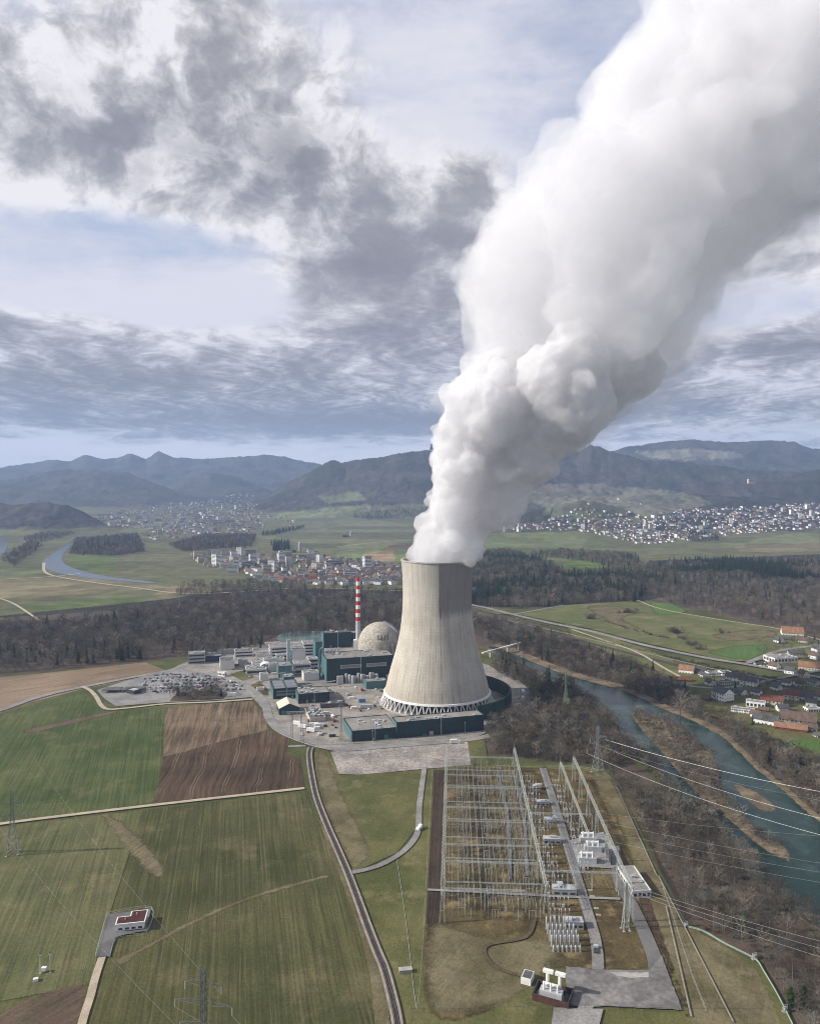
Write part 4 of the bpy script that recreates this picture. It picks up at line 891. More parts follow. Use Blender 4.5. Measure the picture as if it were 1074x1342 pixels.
r_ = random.Random(21)
zones = [('beside the store shed', (400, 925, 440, 955)), ('below the turbine hall tanks', (440, 900, 505, 915)), ('in the open yard before the tower', (450, 915, 500, 935)), ('behind the rooflight workshop', (335, 870, 400, 885)), ('beside the plant entrance', (300, 868, 345, 895)), ('along the perimeter road', (395, 952, 440, 968))]
for zi, (zn, (xa, ya, xb, yb)) in enumerate(zones):
    for k in range(12):
        x, y = G(r_.uniform(xa, xb), r_.uniform(ya, yb)); cn, cm = r_.choice((('white', M_wpaint), ('grey', M_grey), ('dark', M_dark), ('rust red', M_rust), ('pale grey', M_lgrey)))
        o = empty('crate', (x, y, 0), PA + r_.choice((0, math.pi / 2)), f'{cn} container or crate standing {zn}', 'crate', 'containers and crates ' + zn)
        L, W, H = r_.choice(((6, 2.4, 2.5), (3, 2.2, 2.0), (2, 2, 1.5), (8, 2.4, 1.2))); b = MB(); b.box(0, 0, .15, L, W, H); b.box(.1, .1, H, L - .1, W - .1, H + .06); b.build('box', cm, o); b = MB(); b.box(.2, .1, 0, L - .2, W - .1, .15); b.build('skid', M_dark, o)
for k, (p0, p1, hh) in enumerate((((352, 893), (420, 880), 7), ((395, 905), (440, 898), 5), ((400, 869), (425, 866), 9))):
    a, b2 = G(*p0), G(*p1); L = math.hypot(b2[0] - a[0], b2[1] - a[1]); o = empty('pipe_rack', (*a, 0), math.atan2(b2[1] - a[1], b2[0] - a[0]), ('pale pipe rack running from the rooflight workshop to the turbine hall', 'low pipe rack before the turbine hall tanks', 'high pipe rack behind the stepped blocks')[k], 'pipe rack')
    for j in range(4): b = MB(); b.tube((0, j * .9, hh), (L, j * .9, hh), .32, n=6); b.build('pipe', (M_lgrey, M_white, M_grey, M_tealL)[j], o)
    for j in range(int(L / 9) + 1): b = MB(); b.box(j * 9, -.4, 0, j * 9 + .4, -.1, hh); b.box(j * 9, 2.9, 0, j * 9 + .4, 3.2, hh); b.box(j * 9, -.4, hh - .6, j * 9 + .4, 3.2, hh - .35); b.build('frame', M_steel, o)
# floodlight masts along the hall road
for k, P in enumerate(((529, 967), (570, 963.5), (609, 961), (488, 972))):
    x, y = G(*P); o = empty('lamp_mast', (x, y, 0), 0, ('lamp mast at the corner of the hall before the cooling tower', 'lamp mast at the middle of the long hall front', 'lamp mast near the barrier end of the long hall front', 'lamp mast before the low hall by the railway')[k], 'lamp mast')
    b = MB(); b.tube((0, 0, 0), (0, 0, 10), .18, .12, 6); b.build('pole', M_steel, o); b = MB(); b.box(-.5, -.3, 10, .5, .3, 10.3); b.build('lamp_head', M_lgrey, o); b = MB(); b.box(-.6, -.6, 0, .6, .6, .6); b.build('base', M_conc, o)
# long white perimeter wall in front of the halls
x0, y0 = G(446, 984); x1, y1 = G(632, 964); o = empty('perimeter_fence', (x0, y0, 0), math.atan2(y1 - y0, x1 - x0), 'pale double security fence along the plant road', 'fence'); L = math.hypot(x1 - x0, y1 - y0)
for yy in (0, 4):
    b = MB(); b.box(0, yy - .05, 0, L, yy + .05, .5); b.box(0, yy - .05, 2.6, L, yy + .05, 2.75); b.build('rail', M_lgrey, o)
for k in range(0, 46):
    b = MB(); b.tube((k * L / 45, 0, 0), (k * L / 45, 0, 3), .09, n=4); b.tube((k * L / 45, 4, 0), (k * L / 45, 4, 3), .09, n=4); b.build('post', M_steel, o)
# ------------------------------------------------------------------ cars
def car_mesh(col, name, van=False):
    b = MB(); L, W = (4.4, 1.8) if not van else (5.2, 2.0)
    def loft(secs):
        rings = [b.verts([(x, -w / 2, z0), (x, w / 2, z0), (x, w / 2 * .97, z1), (x, -w / 2 * .97, z1)]) for x, w, z0, z1 in secs]
        for p, q in zip(rings, rings[1:]):
            for i in range(4): j = (i + 1) % 4; b.face(p + i, p + j, q + j, q + i)
        b.face(*[rings[0] + k for k in (3, 2, 1, 0)]); b.face(*[rings[-1] + k for k in range(4)])
    loft([(-L / 2, W * .9, .35, .85), (-L / 2 + .3, W, .28, .98), (.6, W, .25, .98), (L / 2 - .35, W * .96, .28, .82), (L / 2, W * .85, .35, .66)])
    b.cur = 1; t = 1.0 if not van else .97
    if van: loft([(-L / 2 + .1, W * .92, .98, 2.0), (1.0, W * .92, .98, 2.0), (1.9, W * .9, .9, 1.0)])
    else: loft([(-L / 2 + .35, W * .9, .95, 1.0), (-L / 2 + .9, W * .82, .95, 1.42), (.3, W * .82, .95, 1.45), (1.15, W * .88, .93, .97)])
    b.cur = 0
    if not van: b.box(-L / 2 + .9, -W * .37, 1.40, .28, W * .37, 1.475)
    else: b.box(-L / 2 + .1, -W * .47, 1.25, .95, W * .47, 2.05)
    b.cur = 2
    for x in (-L * .3, L * .31):
        for s in (-1, 1): b.tube((x, s * W * .38, .32), (x, s * W * .51, .32), .32, n=8)
    o = b.build('parked_car', [mat('car_' + name, col, .35, .05, 1, spec=.5), M_glass, M_dark]); COL.objects.unlink(o); return o
CARC = {'white': (.75, .75, .74), 'silver': (.48, .49, .50), 'dark grey': (.09, .095, .10), 'black': (.025, .025, .028), 'dark blue': (.03, .05, .12), 'red': (.40, .03, .03), 'orange': (.55, .20, .03)}
CARM = {k: (car_mesh(v, k.replace(' ', '_')), car_mesh(v, k.replace(' ', '_') + '_van', True)) for k, v in CARC.items()}
ORD = ['first', 'second', 'third', 'fourth', 'fifth', 'sixth', 'seventh', 'eighth', 'ninth', 'tenth', 'eleventh', 'twelfth', 'thirteenth', 'fourteenth', 'fifteenth', 'sixteenth', 'seventeenth', 'eighteenth', 'nineteenth', 'twentieth']
ORD += ['twenty-' + q for q in ORD[:9]] + ['thirtieth'] + ['thirty-' + q for q in ORD[:9]]
def car_at(x, y, a, colour, label, group, van=False):
    c = CARM[colour][van].copy(); COL.objects.link(c); c.location = (x, y, .3); c.rotation_euler = (0, 0, a)
    tag(c, label, 'car', group); return c
lot = [(187, 891), (219, 880), (239, 877), (262, 883), (313, 895), (322, 905), (298, 908), (215, 911), (186, 904)]
ca, sa = math.cos(R(8)), math.sin(R(8)); org = G(150, 915)
rows = []
for ri in range(15):
    v = (ri // 2) * 16.0 + (ri % 2) * 5.2 - 2; rows.append([])
    for k in range(64):
        u = k * 2.9 - 10; x, y = org[0] + u * ca - v * sa, org[1] + u * sa + v * ca
        if in_poly([PX(x, y, 0)[0]], [PX(x, y, 0)[1]], lot)[0] and rnd.random() < .80: rows[-1].append((x, y))
rows = [r for r in rows if len(r) > 2]; ncar = 0
for ri, r in enumerate(rows):
    for k, (x, y) in enumerate(r):
        cl = rnd.choices(list(CARC), [34, 18, 16, 16, 8, 6, 1])[0]; ncar += 1
        if ncar > 285: break
        car_at(x, y, R(8) + math.pi / 2 + rnd.uniform(-.05, .05) + (math.pi if rnd.random() < .5 else 0), cl, f'{cl} car, {ORD[ri]} row from the farm track, {ORD[k]} from the country road', 'cars in the staff car park', rnd.random() < .12)
# ------------------------------------------------------------------ pylons and lines
M_lat = mat('lattice_steel', (.22, .235, .225), .6, .15, .3, metal=.1)
M_latg = mat('green_lattice', (.17, .26, .14), .7, .15, .3)
M_gant = mat('gantry_steel', (.46, .49, .45), .55, .12, .3, metal=.1)
M_wire = mat('bright_wire', (.55, .56, .56), .4, .1, .2, metal=.3)
M_porc = mat('porcelain', (.40, .41, .40), .35, .08, .5)
M_porcb = mat('brown_porcelain', (.16, .075, .045), .3, .15, .5)
def pylon(label, X, Y, h, wbase, wtop, arms, rz=0.0, m=None, t=.14, waist=None, group=None):
    """lattice mast > legs as one lattice body, crossarms, insulators, footings"""
    m = m or M_lat; o = empty('pylon', (X, Y, 0), rz, label, 'pylon', group)
    n = max(6, int(h / 3.6)); zs = [h * (1 - (1 - k / n) ** 1.15) for k in range(n + 1)]
    def w(z):
        f = z / h
        return wbase + (wtop - wbase) * (f / .62 if f < .62 else 1.0) if waist is None else np.interp(f, [0, .6, 1], [wbase, waist, wtop])
    def cnr(z, i): a = w(z) / 2; return (((-a, -a), (a, -a), (a, a), (-a, a))[i][0], ((-a, -a), (a, -a), (a, a), (-a, a))[i][1], z)
    b = MB()
    for k in range(n):
        z0, z1 = zs[k], zs[k + 1]
        for i in range(4):
            j = (i + 1) % 4
            b.tube(cnr(z0, i), cnr(z1, i), t, n=4, cap=False); b.tube(cnr(z0, i), cnr(z1, j), t * .55, n=3, cap=False); b.tube(cnr(z0, j), cnr(z1, i), t * .55, n=3, cap=False); b.tube(cnr(z1, i), cnr(z1, j), t * .5, n=3, cap=False)
    b.build('lattice', m, o)
    tips = []
    for z, half in arms:
        for s in (-1, 1):
            b = MB(); a = w(z) / 2; tip = (s * half, 0, z + .4)
            for yy in (-a, a):
                b.tube((s * a, yy, z), tip, t * .7, n=3, cap=False); b.tube((s * a, yy, z + 2.2), tip, t * .6, n=3, cap=False)
                for q in (.25, .5, .75): b.tube((s * (a + (half - a) * q), yy * (1 - q), z + .4 * q), (s * (a + (half - a) * q), yy * (1 - q), z + 2.2 - 1.8 * q), t * .45, n=3, cap=False)
            b.build('crossarm', m, o)
            b = MB(); b.tube((tip[0], 0, z + .3), (tip[0], 0, z - 2.6), .16, n=6); b.build('insulator', M_porc, o); tips.append((tip[0], 0.0, z - 2.6))
    for i in range(4):
        c = cnr(0, i); b = MB(); b.box(c[0] - .6, c[1] - .6, 0, c[0] + .6, c[1] + .6, .5); b.build('footing', M_conc, o)
    ca, sa = math.cos(rz), math.sin(rz)
    return [(X + x * ca - y * sa, Y + x * sa + y * ca, z) for x, y, z in tips], (X, Y, h)
def wire(p, q, sag, label, group, r=.05, m=None):
    b = MB(); pts = [Vector(p).lerp(Vector(q), k / 14) - Vector((0, 0, sag * 4 * (k / 14) * (1 - k / 14))) for k in range(15)]
    b.path(pts, r, 3); return tag(b.build('power_line', m or M_wire), label, 'power line', group)
x, y = G(17, 1119); tC, _ = pylon('grey lattice pylon standing in the green field at the frame edge', x, y, 40, 6.5, 1.3, [(24, 8), (31, 6)], R(18), t=.15)
X, Y, _ = AT(266, 1282, 262); tD, topD = pylon('dark lattice pylon with wide arms in the olive field, cut by the frame', X, Y, 57, 8, 1.5, [(36, 9), (44, 11), (51, 7)], R(-12), t=.17, m=mat('dark_lattice', (.13, .14, .12), .7, .15, .3))
x, y = G(783, 1013); tA, topA = pylon('tall lattice pylon at the corner of the switchyard wood', x, y, 37, 7.5, 1.8, [(20, 11), (28, 8)], R(28), t=.17)
x, y = G(741, 934); tB, _ = pylon('slim green lattice pylon rising out of the near river wood', x, y, 42, 5, 1.2, [(30, 4), (36, 3)], R(20), M_latg, t=.16)
x, y = G(819, 1219); tG, topG = pylon('slender switchyard pylon beside the service road', x, y, 25, 3.2, .9, [(21, 4)], R(10), M_gant, t=.15)
x, y = G(447, 972); tF, _ = pylon('thin lattice mast at the corner of the low teal hall', x, y, 36, 2.6, 1.2, [(32, 2.5)], R(10), m=mat('mast_lattice', (.26, .24, .19), .7, .15, .3), t=.13)
# twin legged portal by the plant road
x, y = G(389, 978); o = empty('portal_pylon', (x, y, 0), R(6), 'twin legged lattice portal with a white crossbeam beside the plant road', 'pylon')
for s in (-5, 5):
    b = MB(); b.truss((s, 0, 0), (s * .75, 0, 30), 2.6, 3, .13, up=(0, 1, 0), w2=1.0); b.build('lattice', M_lat, o)
b = MB(); b.truss((-8.5, 0, 30), (8.5, 0, 30), 1.2, 1.7, .13); b.build('crossbeam', M_gant, o)
for s in (-7, 0, 7): b = MB(); b.tube((s, 0, 29.4), (s, 0, 26.5), .18, n=6); b.build('insulator', M_porc, o)
b = MB(); b.box(-7.5, -1.6, 0, 7.5, 1.6, .35); b.build('footing', M_conc, o)
# lines from the big pylon across the river and out of view
farA = [(300, 455, 33), (300, 448, 30), (285, 405, 33), (283, 398, 26)]
nm = ['topmost', 'second', 'third', 'lowest']
for k, (p, q) in enumerate(zip([tA[3], tA[2], tA[1], tA[0]], farA)):
    wire(p, q, 4 + k, f'{nm[k]} bright line sagging from the corner pylon across the river', 'lines across the river', r=.06 if k % 2 == 0 else .05)
for k, (a, q) in enumerate((((800, 1075), (318, 372, 24)), ((803, 1085), (318, 366, 22)), ((806, 1095), (318, 360, 19)), ((792, 1056), (330, 420, 26)))):
    X, Y = G(a[0], a[1], 24); wire((X, Y, 22 - k), q, 3.5, f'{nm[k]} thin line from the tall gantry over the near river wood', 'lines over the river wood', r=.05)
for k, q in enumerate(((245, 300, 25), (245, 296, 22), (245, 290, 19))):
    wire((topG[0], topG[1], 24 - k * 1.5), q, 3, f'{nm[k]} line leaving the slender switchyard pylon towards the river', 'lines from the slender pylon', r=.07)
for k, (p, q) in enumerate(((tD[5], (-230, 460, 60)), (tD[2], (90, 160, 46)), (tD[3], (60, 130, 40)), (tD[0], (-250, 440, 38)))):
    wire(p, q, 4, ('pale line from the field pylon over the white building', 'upper faint line from the field pylon towards the railway', 'lower faint line from the field pylon towards the railway', 'faint low line from the field pylon over the green field')[k], 'lines on the field pylon', r=.02)
# ------------------------------------------------------------------ switchyard, laid out on its own axes
SA = -math.atan(.058)
SO = G(579, 1210)
def S(b, a): return (SO[0] + b * math.cos(SA) - a * math.sin(SA), SO[1] + b * math.sin(SA) + a * math.cos(SA))
M_conc2 = mat('foundation', (.36, .345, .315), .9, .15, .3)
def gantry_row(name, label, b0, a0, a1, h, w, seg, t, bays, m=None, feet=2.4, group=None):
    x, y = S(b0, a0); o = empty(name, (x, y, 0), SA, label, 'gantry', group); L = a1 - a0
    bm = MB(); bm.truss((0, 0, h), (0, L, h), w, seg, t); bm.build('lattice_beam', m or M_gant, o)
    for k in range(bays + 1):
        yy = L * k / bays; bm = MB()
        for s in (-1, 1): bm.truss((s * feet, yy, 0), (s * w * .3, yy, h - w / 2), .6, 1.8, .06, up=(0, 1, 0), w2=.6)
        bm.tube((-feet * .6, yy, h * .45), (feet * .6, yy, h * .45), .1, n=4)
        bm.build('lattice_column', m or M_gant, o)
        bm = MB(); bm.tube((0, yy, h), (0, yy, h + 4.5), .12, .06, 5); bm.build('lightning_rod', m or M_gant, o)
    return o
gantry_row('gantry', 'long pale lattice gantry row along the dark bare strip', 0, 0, 226, 15, 1.3, 2.4, .10, 6, feet=1.4)
gantry_row('gantry', 'long lattice gantry row through the middle of the busbars', 55, 12, 226, 15, 1.3, 2.4, .09, 6, feet=1.4)
gantry_row('gantry', 'shorter lattice gantry beside the concrete service road', 88, 72, 196, 15, 1.1, 2.4, .09, 4, feet=1.4)
gantry_row('gantry', 'tallest pale lattice gantry at the river side of the switchyard', 98, 6, 196, 19, 1.3, 2.8, .09, 6, feet=1.2)
def cross(a, b0, b1, h, label, strong, n):
    x, y = S(b0, a); o = empty('cross_gantry', (x, y, 0), SA, label, 'gantry', 'cross gantries of the switchyard'); L = b1 - b0
    bm = MB(); bm.truss((0, 0, h), (L, 0, h), .75 if strong else .45, 1.8, .065 if strong else .045); bm.build('lattice_beam', M_gant, o)
    for k in range(n + 1):
        bm = MB(); xx = L * k / n; bm.truss((xx, 0, 0), (xx, 0, h - .3), .55, 1.6, .065, up=(0, 1, 0)); bm.build('lattice_column', M_gant, o)
    for k in range(n * 3):
        bm = MB(); xx = L * (k + .5) / (n * 3); bm.tube((xx, 0, h - .4), (xx, 0, h - 2.6), .07, n=4); bm.build('insulator', M_porc, o)
        bm = MB(); bm.path([(xx, q * 3.2 - 9, h - 2.6 - (1 - ((q - 3) / 3) ** 2) * 1.1 + .02 * k) for q in range(7)], .035, 3); bm.build('conductor', M_wire, o)
        if k % 2: bm = MB(); bm.path([(xx - 2.2, .6, h - 3 - k % 3), (xx, .6, h - 4.2), (xx + 2.6, .6, h - 3.2)], .04, 3); bm.build('jumper', M_wire, o)
CRO = [(196, 'on thin posts just before the far end'), (165, 'on thin posts beyond the middle'), (136, 'on thin posts at the middle'), (108, 'on thin posts this side of the middle'), (82, 'on thin posts in the near half'), (55, 'on thin posts in the near third'), (212, 'farthest from the camera'), (180, 'second from the far end'), (150, 'third from the far end'), (122, 'fourth from the far end'), (95, 'fifth from the far end'), (68, 'sixth from the far end'), (42, 'third nearest'), (24, 'second nearest'), (12, 'nearest the camera')]
for k, (a, q) in enumerate(CRO): cross(a, 1, 54 if k != 14 else 44, (7.5 if k < 6 else 12 if k % 2 == 0 else 9.5), f'cross gantry over the busbars, {q}', k >= 6 and k % 3 != 1, 5 if k < 6 else 4)
cross(36, 56, 97, 11, 'cross gantry bridging the concrete service road, nearer one', True, 3); cross(112, 56, 97, 11, 'cross gantry bridging the concrete service road, farther one', True, 3)
# tubular busbars
for k, bb in enumerate((5, 8.5, 12, 17, 20.5, 24, 30, 33.5, 37, 42, 45.5, 49)):
    x, y = S(bb, 2); o = empty('busbar', (x, y, 0), SA, f'{ORD[k]} tubular busbar from the long pale gantry row', 'busbar', 'tubular busbars')
    hh = 6.5 if (k // 3) % 2 == 0 else 8.5
    L = 205; b = MB(); b.tube((0, 0, hh), (0, L, hh), .06, n=4); b.build('tube', M_wire, o)
    for j in range(12):
        b = MB(); yy = 4 + j * 17.8; b.tube((0, yy, 0), (0, yy, hh - 2.3), .075, n=4); b.build('support', M_gant, o); b = MB(); b.tube((0, yy, hh - 2.3), (0, yy, hh), .085, n=5); b.build('insulator', M_porc if k % 2 else M_porcb, o)
# disconnectors: three posts with a moving arm, many alike
def disconnector():
    o = empty('disconnector', (0, 0, 0), SA, 'x', 'disconnector')
    for j, x in enumerate((-1.6, 0, 1.6)):
        b = MB(); b.truss((x, 0, 0), (x, 0, 2.6), .35, 1.3, .03, up=(0, 1, 0)); b.build('support', M_gant, o)
        b = MB()
        for q in range(5): b.lathe([(.06, 2.6 + q * .42), (.13, 2.75 + q * .42), (.06, 2.98 + q * .42)], 6, (x, 0))
        b.build('insulator', M_porc, o)
    b = MB(); b.tube((-1.6, 0, 4.75), (1.6, 0, 4.9), .07, n=4); b.build('contact_arm', M_wire, o)
    b = MB(); b.box(-2.1, -.35, 0, 2.1, .35, .2); b.build('base', M_conc2, o)
    return o
D0 = disconnector(); first = True; nd = 0
for i, a in enumerate(range(6, 206, 11)):
    for j, bb in enumerate((10.5, 15, 27, 40, 47, 52)):
        if rnd.random() < .12: continue
        x, y = S(bb + rnd.uniform(-.8, .8), a + rnd.uniform(-1, 1)); q = D0 if first else clone(D0); first = False
        q.location = (x, y, 0); q.rotation_euler = (0, 0, SA + (math.pi / 2 if j % 2 else 0))
        tag(q, f'three post disconnector under the busbars, column {ORD[j]} from the pale gantry row, row {ORD[i]} from the near end'[:200], 'disconnector', 'disconnectors under the busbars')
        q['label'] = f'disconnector in the {ORD[j]} busbar lane from the pale gantry, {ORD[i]} from its near end'
def breaker():
    o = empty('circuit_breaker', (0, 0, 0), SA, 'x', 'circuit breaker')
    for x in (-2.2, 0, 2.2):
        b = MB(); b.box(x - .35, -.35, 0, x + .35, .35, 1.6); b.build('support', M_lgrey, o)
        b = MB(); b.lathe([(.13, 1.6), (.18, 2.2), (.13, 2.8), (.18, 3.4), (.13, 4.0), (.17, 4.6), (.1, 4.8)], 8, (x, 0), True); b.build('insulator', M_porc, o, smooth=True)
        b = MB(); b.tube((x, -1.1, 4.9), (x, 1.1, 4.9), .2, n=8); b.build('chamber', M_lgrey, o)
    b = MB(); b.box(-1.2, -1.5, 0, 0.2, -.7, 1.9); b.build('control_cabinet', M_lgrey, o)
    return o
B0 = breaker(); first = True
for i in range(17):
    for j, bb in enumerate((59, 64.5)):
        x, y = S(bb + 1 * (i % 2), 8 + i * 11.6); q = B0 if first else clone(B0); first = False
        q.location = (x, y, 0); q['label'] = f'white circuit breaker, {("inner", "outer")[j]} line by the service road, {ORD[i]} from the asphalt yard'; q['group'] = 'circuit breakers along the service road'
first = True
for i in range(13):
    x, y = S(83 + (i % 3), 60 + i * 10.5); q = clone(B0); q.location = (x, y, 0); q['label'] = f'white circuit breaker, river side of the service road, {ORD[i]} from the asphalt yard'; q['group'] = 'circuit breakers on the river side'
# grey switch houses along the service road
for k, (P, w, d, h) in enumerate((((724, 1175), 13, 6, 4), ((712, 1107), 11, 5, 3.6), ((713, 1081), 8, 4.5, 3.6), ((703, 1057), 9, 4.5, 3.4), ((698, 1036), 6, 4, 3.2), ((741, 1219), 9, 5.5, 4.2))):
    building('relay_house', f'low grey metal relay house by the service road, {("nearest but one", "third from the near end", "fourth from the near end", "second from the far end", "farthest and smallest", "nearest the capacitor stack")[k]}', P, w, d, h, cat='hut', ang=SA, wall=M_grey, roof=M_lgrey, parapet=.12, vents=2, seed=60 + k, storeys=1, cols=3, winh=.3, group='relay houses along the service road')
# capacitor stack
x, y = G(725, 1248); 
for i in range(5):
    for j in range(7):
        X, Y = S(0, 0); px, py = x + j * 2.15, y + i * 4.4 + (i > 2) * 1.5
        o = empty('capacitor_column', (px, py, 0), SA, f'white capacitor column, {ORD[j]} in its row, {ORD[i]} row from the asphalt yard', 'capacitor', 'white capacitor columns by the service road')
        hh = (3.0, 5.5, 5.2, 5.0, 6.2)[i]; b = MB(); b.box(-.6, -.6, 0, .6, .6, .5); b.build('base', M_conc2, o)
        b = MB(); b.lathe([(.3, .5), (.48, .9), (.48, hh), (.3, hh + .5)], 10, close=True); b.build('column', M_lgrey, o, smooth=True)
        b = MB(); b.tube((0, 0, hh + .5), (0, 0, hh + 1.3), .12, n=5); b.build('terminal', M_porc, o)
# transformers
def transformer(P, label, rz, s=1.0, walls=None, n=2):
    x, y = G(*P); o = empty('transformer', (x, y, 0), rz, label, 'transformer')
    b = MB(); b.box(0, 0, .5, 11 * s, 4.5 * s, 4.6 * s); b.build('tank', M_lgrey, o)
    b = MB(); b.box(-2 * s, -1.5 * s, 0, 13 * s, 6 * s, .5); b.build('base', M_conc2, o)
    for k in range(7):
        b = MB(); b.box(.4 * s + k * 1.5 * s, 4.6 * s, .9, 1.3 * s + k * 1.5 * s, 6.2 * s, 4.2 * s); b.build('radiator', M_grey, o)
    for k in range(3):
        b = MB(); xx = (2 + k * 3.4) * s; b.lathe([(.55 * s, 4.6 * s), (.6 * s, 5.6 * s), (.4 * s, 6.6 * s), (.45 * s, 7.4 * s), (.15 * s, 8.6 * s)], 8, (xx, 1.5 * s), True); b.build('bushing', M_wpaint, o, smooth=True)
    b = MB(); b.tube((1 * s, 3.4 * s, 6.4 * s), (9 * s, 3.4 * s, 6.4 * s), .8 * s, n=10); b.build('conservator', M_wpaint, o)
    return o
t1 = transformer((706, 1309), 'big white transformer inside dark louvred walls beside the asphalt yard', R(-24), .9)
for q in ((-2.5, -2.6, 13.6, -2.2), (-2.5, 7.6, 13.6, 8.0)): b = MB(); b.box(q[0], q[1], 0, q[2], q[3], 3.4); b.build('screen_wall', mat('rusty_wall', (.085, .04, .032), .8, .3, .4, .2, 2), t1)
for q in (-2.5, 13.2): b = MB(); b.box(q, -2.2, 0, q + .4, 7.6, 3.4); b.build('screen_wall', M_dark, t1)
for k in range(2):
    b = MB(); b.tube((2.5 + k * 5.5, 5.4, 4), (2.5 + k * 5.5, 5.4, 9.6), .8, n=10); b.box(.4 + k * 5.5, 4.6, 9.4, 5 + k * 5.5, 6.4, 10.6); b.build('cooler', M_wpaint, t1)
x, y = G(682, 1290); o = empty('container', (x, y, 0), R(-24), 'white equipment container with dark solar like roof beside the walled transformer', 'container'); b = MB(); b.box(0, 0, .3, 4.6, 6.5, 3.3); b.build('wall', M_wpaint, o); b = MB(); b.box(.4, .5, 3.3, 4.2, 6.0, 3.45); b.build('roof', M_roofd, o)
for k, P in enumerate(((758, 1134), (766, 1119), (760, 1107))):
    transformer(P, ('grey transformer on the pad nearest the camera', 'grey transformer in the middle of the pad', 'grey transformer at the far end of the pad')[k], SA, .95)
X, Y = G(800, 1136); o = empty('fire_wall', (X, Y, 0), SA, 'tall dark fire wall beside the transformers on the pad', 'wall'); b = MB(); b.box(0, 0, 0, .5, 18, 7); b.build('panel', M_dark, o); b = MB(); b.box(-.3, -.3, 0, .8, 18.3, .5); b.build('base', M_conc2, o)
sb = building('control_building', 'flat roofed grey control building at the river edge of the switchyard', (829, 1178), 10, 27, 4, wall=M_white, roof=M_roof, ang=SA + R(6), storeys=1, cols=4, vents=2, seed=77)
x, y = G(781, 1252); o = empty('lift_truck', (x, y, 0), R(80), 'small grey truck with a dark bed standing on the concrete service road', 'truck'); b = MB(); b.box(0, -1.1, .6, 3.6, 1.1, 1.5); b.build('bed', M_dark, o); b = MB(); b.box(3.7, -1.1, .5, 5.6, 1.1, 2.3); b.build('cab', M_lgrey, o)
for q in (.8, 4.6): b = MB(); b.tube((q, -1.15, .45), (q, 1.15, .45), .45, n=10); b.build('wheel', M_dark, o)
# foundations
for i in range(7):
    for j in range(3):
        if (i + j) % 3 == 2: continue
        x, y = S(76 + j * 3.2, 6 + i * 6.2); b = MB(); b.cbox((0, 0), 2.6, 1.6, 0, .35, SA); b.cbox((0, 0), .6, .6, .35, .6, SA); o = b.build('foundation', M_conc2); o.location = (x, y, 0)
        tag(o, 'empty pale concrete foundation in the grass near the service road', 'foundation', 'empty concrete foundations')
# fences
def fence(name, px, label, m, h=2.0, step=4.0, tube=.05, rails=(1.0, .5), rail_r=.05, cat='fence', z0=0.0):
    pts = smooth_poly([G(*p) for p in px], False, 4); o = empty(name, (0, 0, 0), 0, label, cat)
    for f in rails: b = MB(); b.path([(x, y, z0 + h * f) for x, y in pts], rail_r, 5); b.build('rail', m, o)
    d = 0; last = None; k = 0
    for (x0, y0), (x1, y1) in zip(pts, pts[1:]):
        L = math.hypot(x1 - x0, y1 - y0)
        while d < L and k < 95: b = MB(); X, Y = x0 + (x1 - x0) * d / L, y0 + (y1 - y0) * d / L; b.tube((X, Y, 0), (X, Y, z0 + h), tube, n=4); b.build('post', m, o); d += step; k += 1
        d -= L
    return o
M_pipe = mat('green_pipe', (.26, .34, .25), .6, .15, .3)
fence('pipe_fence', [(782, 1016), (800, 1022), (820, 1058), (845, 1108), (872, 1160), (893, 1205), (898, 1214)], 'dark mesh fence between the dry bank and the river wood', mat('dark_fence', (.10, .11, .10), .6, .2, .3), 2.6, 5, .07, (1, .66, .33), .09)
fence('pipe_pair', [(898, 1216), (920, 1222), (948, 1238), (968, 1248), (990, 1260), (1000, 1275), (1015, 1300), (1028, 1325), (1045, 1360)], 'thick pale green pipeline on low posts along the river wood', M_pipe, 1.2, 9, .12, (1.0, .55), .22, cat='pipeline')
for k, P in enumerate(((898, 1216), (988, 1257), (1028, 1326))):
    x, y = G(*P); o = empty('valve_station', (x, y, 0), R(20), ('pale valve frame where the pipeline meets the mesh fence', 'pale valve frame at the bend of the green pipeline', 'pale valve frame on the pipeline at the frame corner')[k], 'valve'); b = MB()
    b.box(-1.5, -.8, 0, 1.5, .8, .4); b.build('base', M_conc2, o); b = MB(); [b.tube((s * 1.2, 0, .4), (s * 1.2, 0, 3), .14, n=5) for s in (-1, 1)]; b.tube((-1.2, 0, 3), (1.2, 0, 3), .14, n=5); b.build('frame', M_steel, o); b = MB(); b.tube((-.8, 0, 1.6), (.8, 0, 1.6), .7, n=10); b.build('valve_body', M_lgrey, o)
fence('switchyard_fence', [(540, 1328), (640, 1327), (735, 1323), (810, 1325), (900, 1328), (1000, 1328)], 'dark wire fence along the asphalt yard at the frame foot', M_dark, 2.2, 5, .06, (1, .1), .05)
fence('switchyard_fence', [(566, 1010), (620, 1008), (735, 1006), (785, 1012)], 'pale wire fence at the far end of the switchyard', M_steel, 2.2, 5, .06, (1, .5), .05)
fence('switchyard_fence', [(566, 1010), (562, 1080), (557, 1180), (551, 1280), (546, 1328)], 'thin pale wire fence outside the dark bare strip', M_steel, 2.0, 6, .05, (1,), .04)
fence('switchyard_fence', [(866, 1160), (880, 1200), (906, 1280), (925, 1328)], 'pale wire fence above the scrub bank', M_steel, 2.0, 6, .05, (1, .4), .05)
fence('ditch_rail', [(519, 1124), (527, 1175), (535, 1235), (541, 1290), (546, 1325)], 'thin white cable rail down the meadow from the looping road', M_steel, .5, 6, .06, (1,), .10)
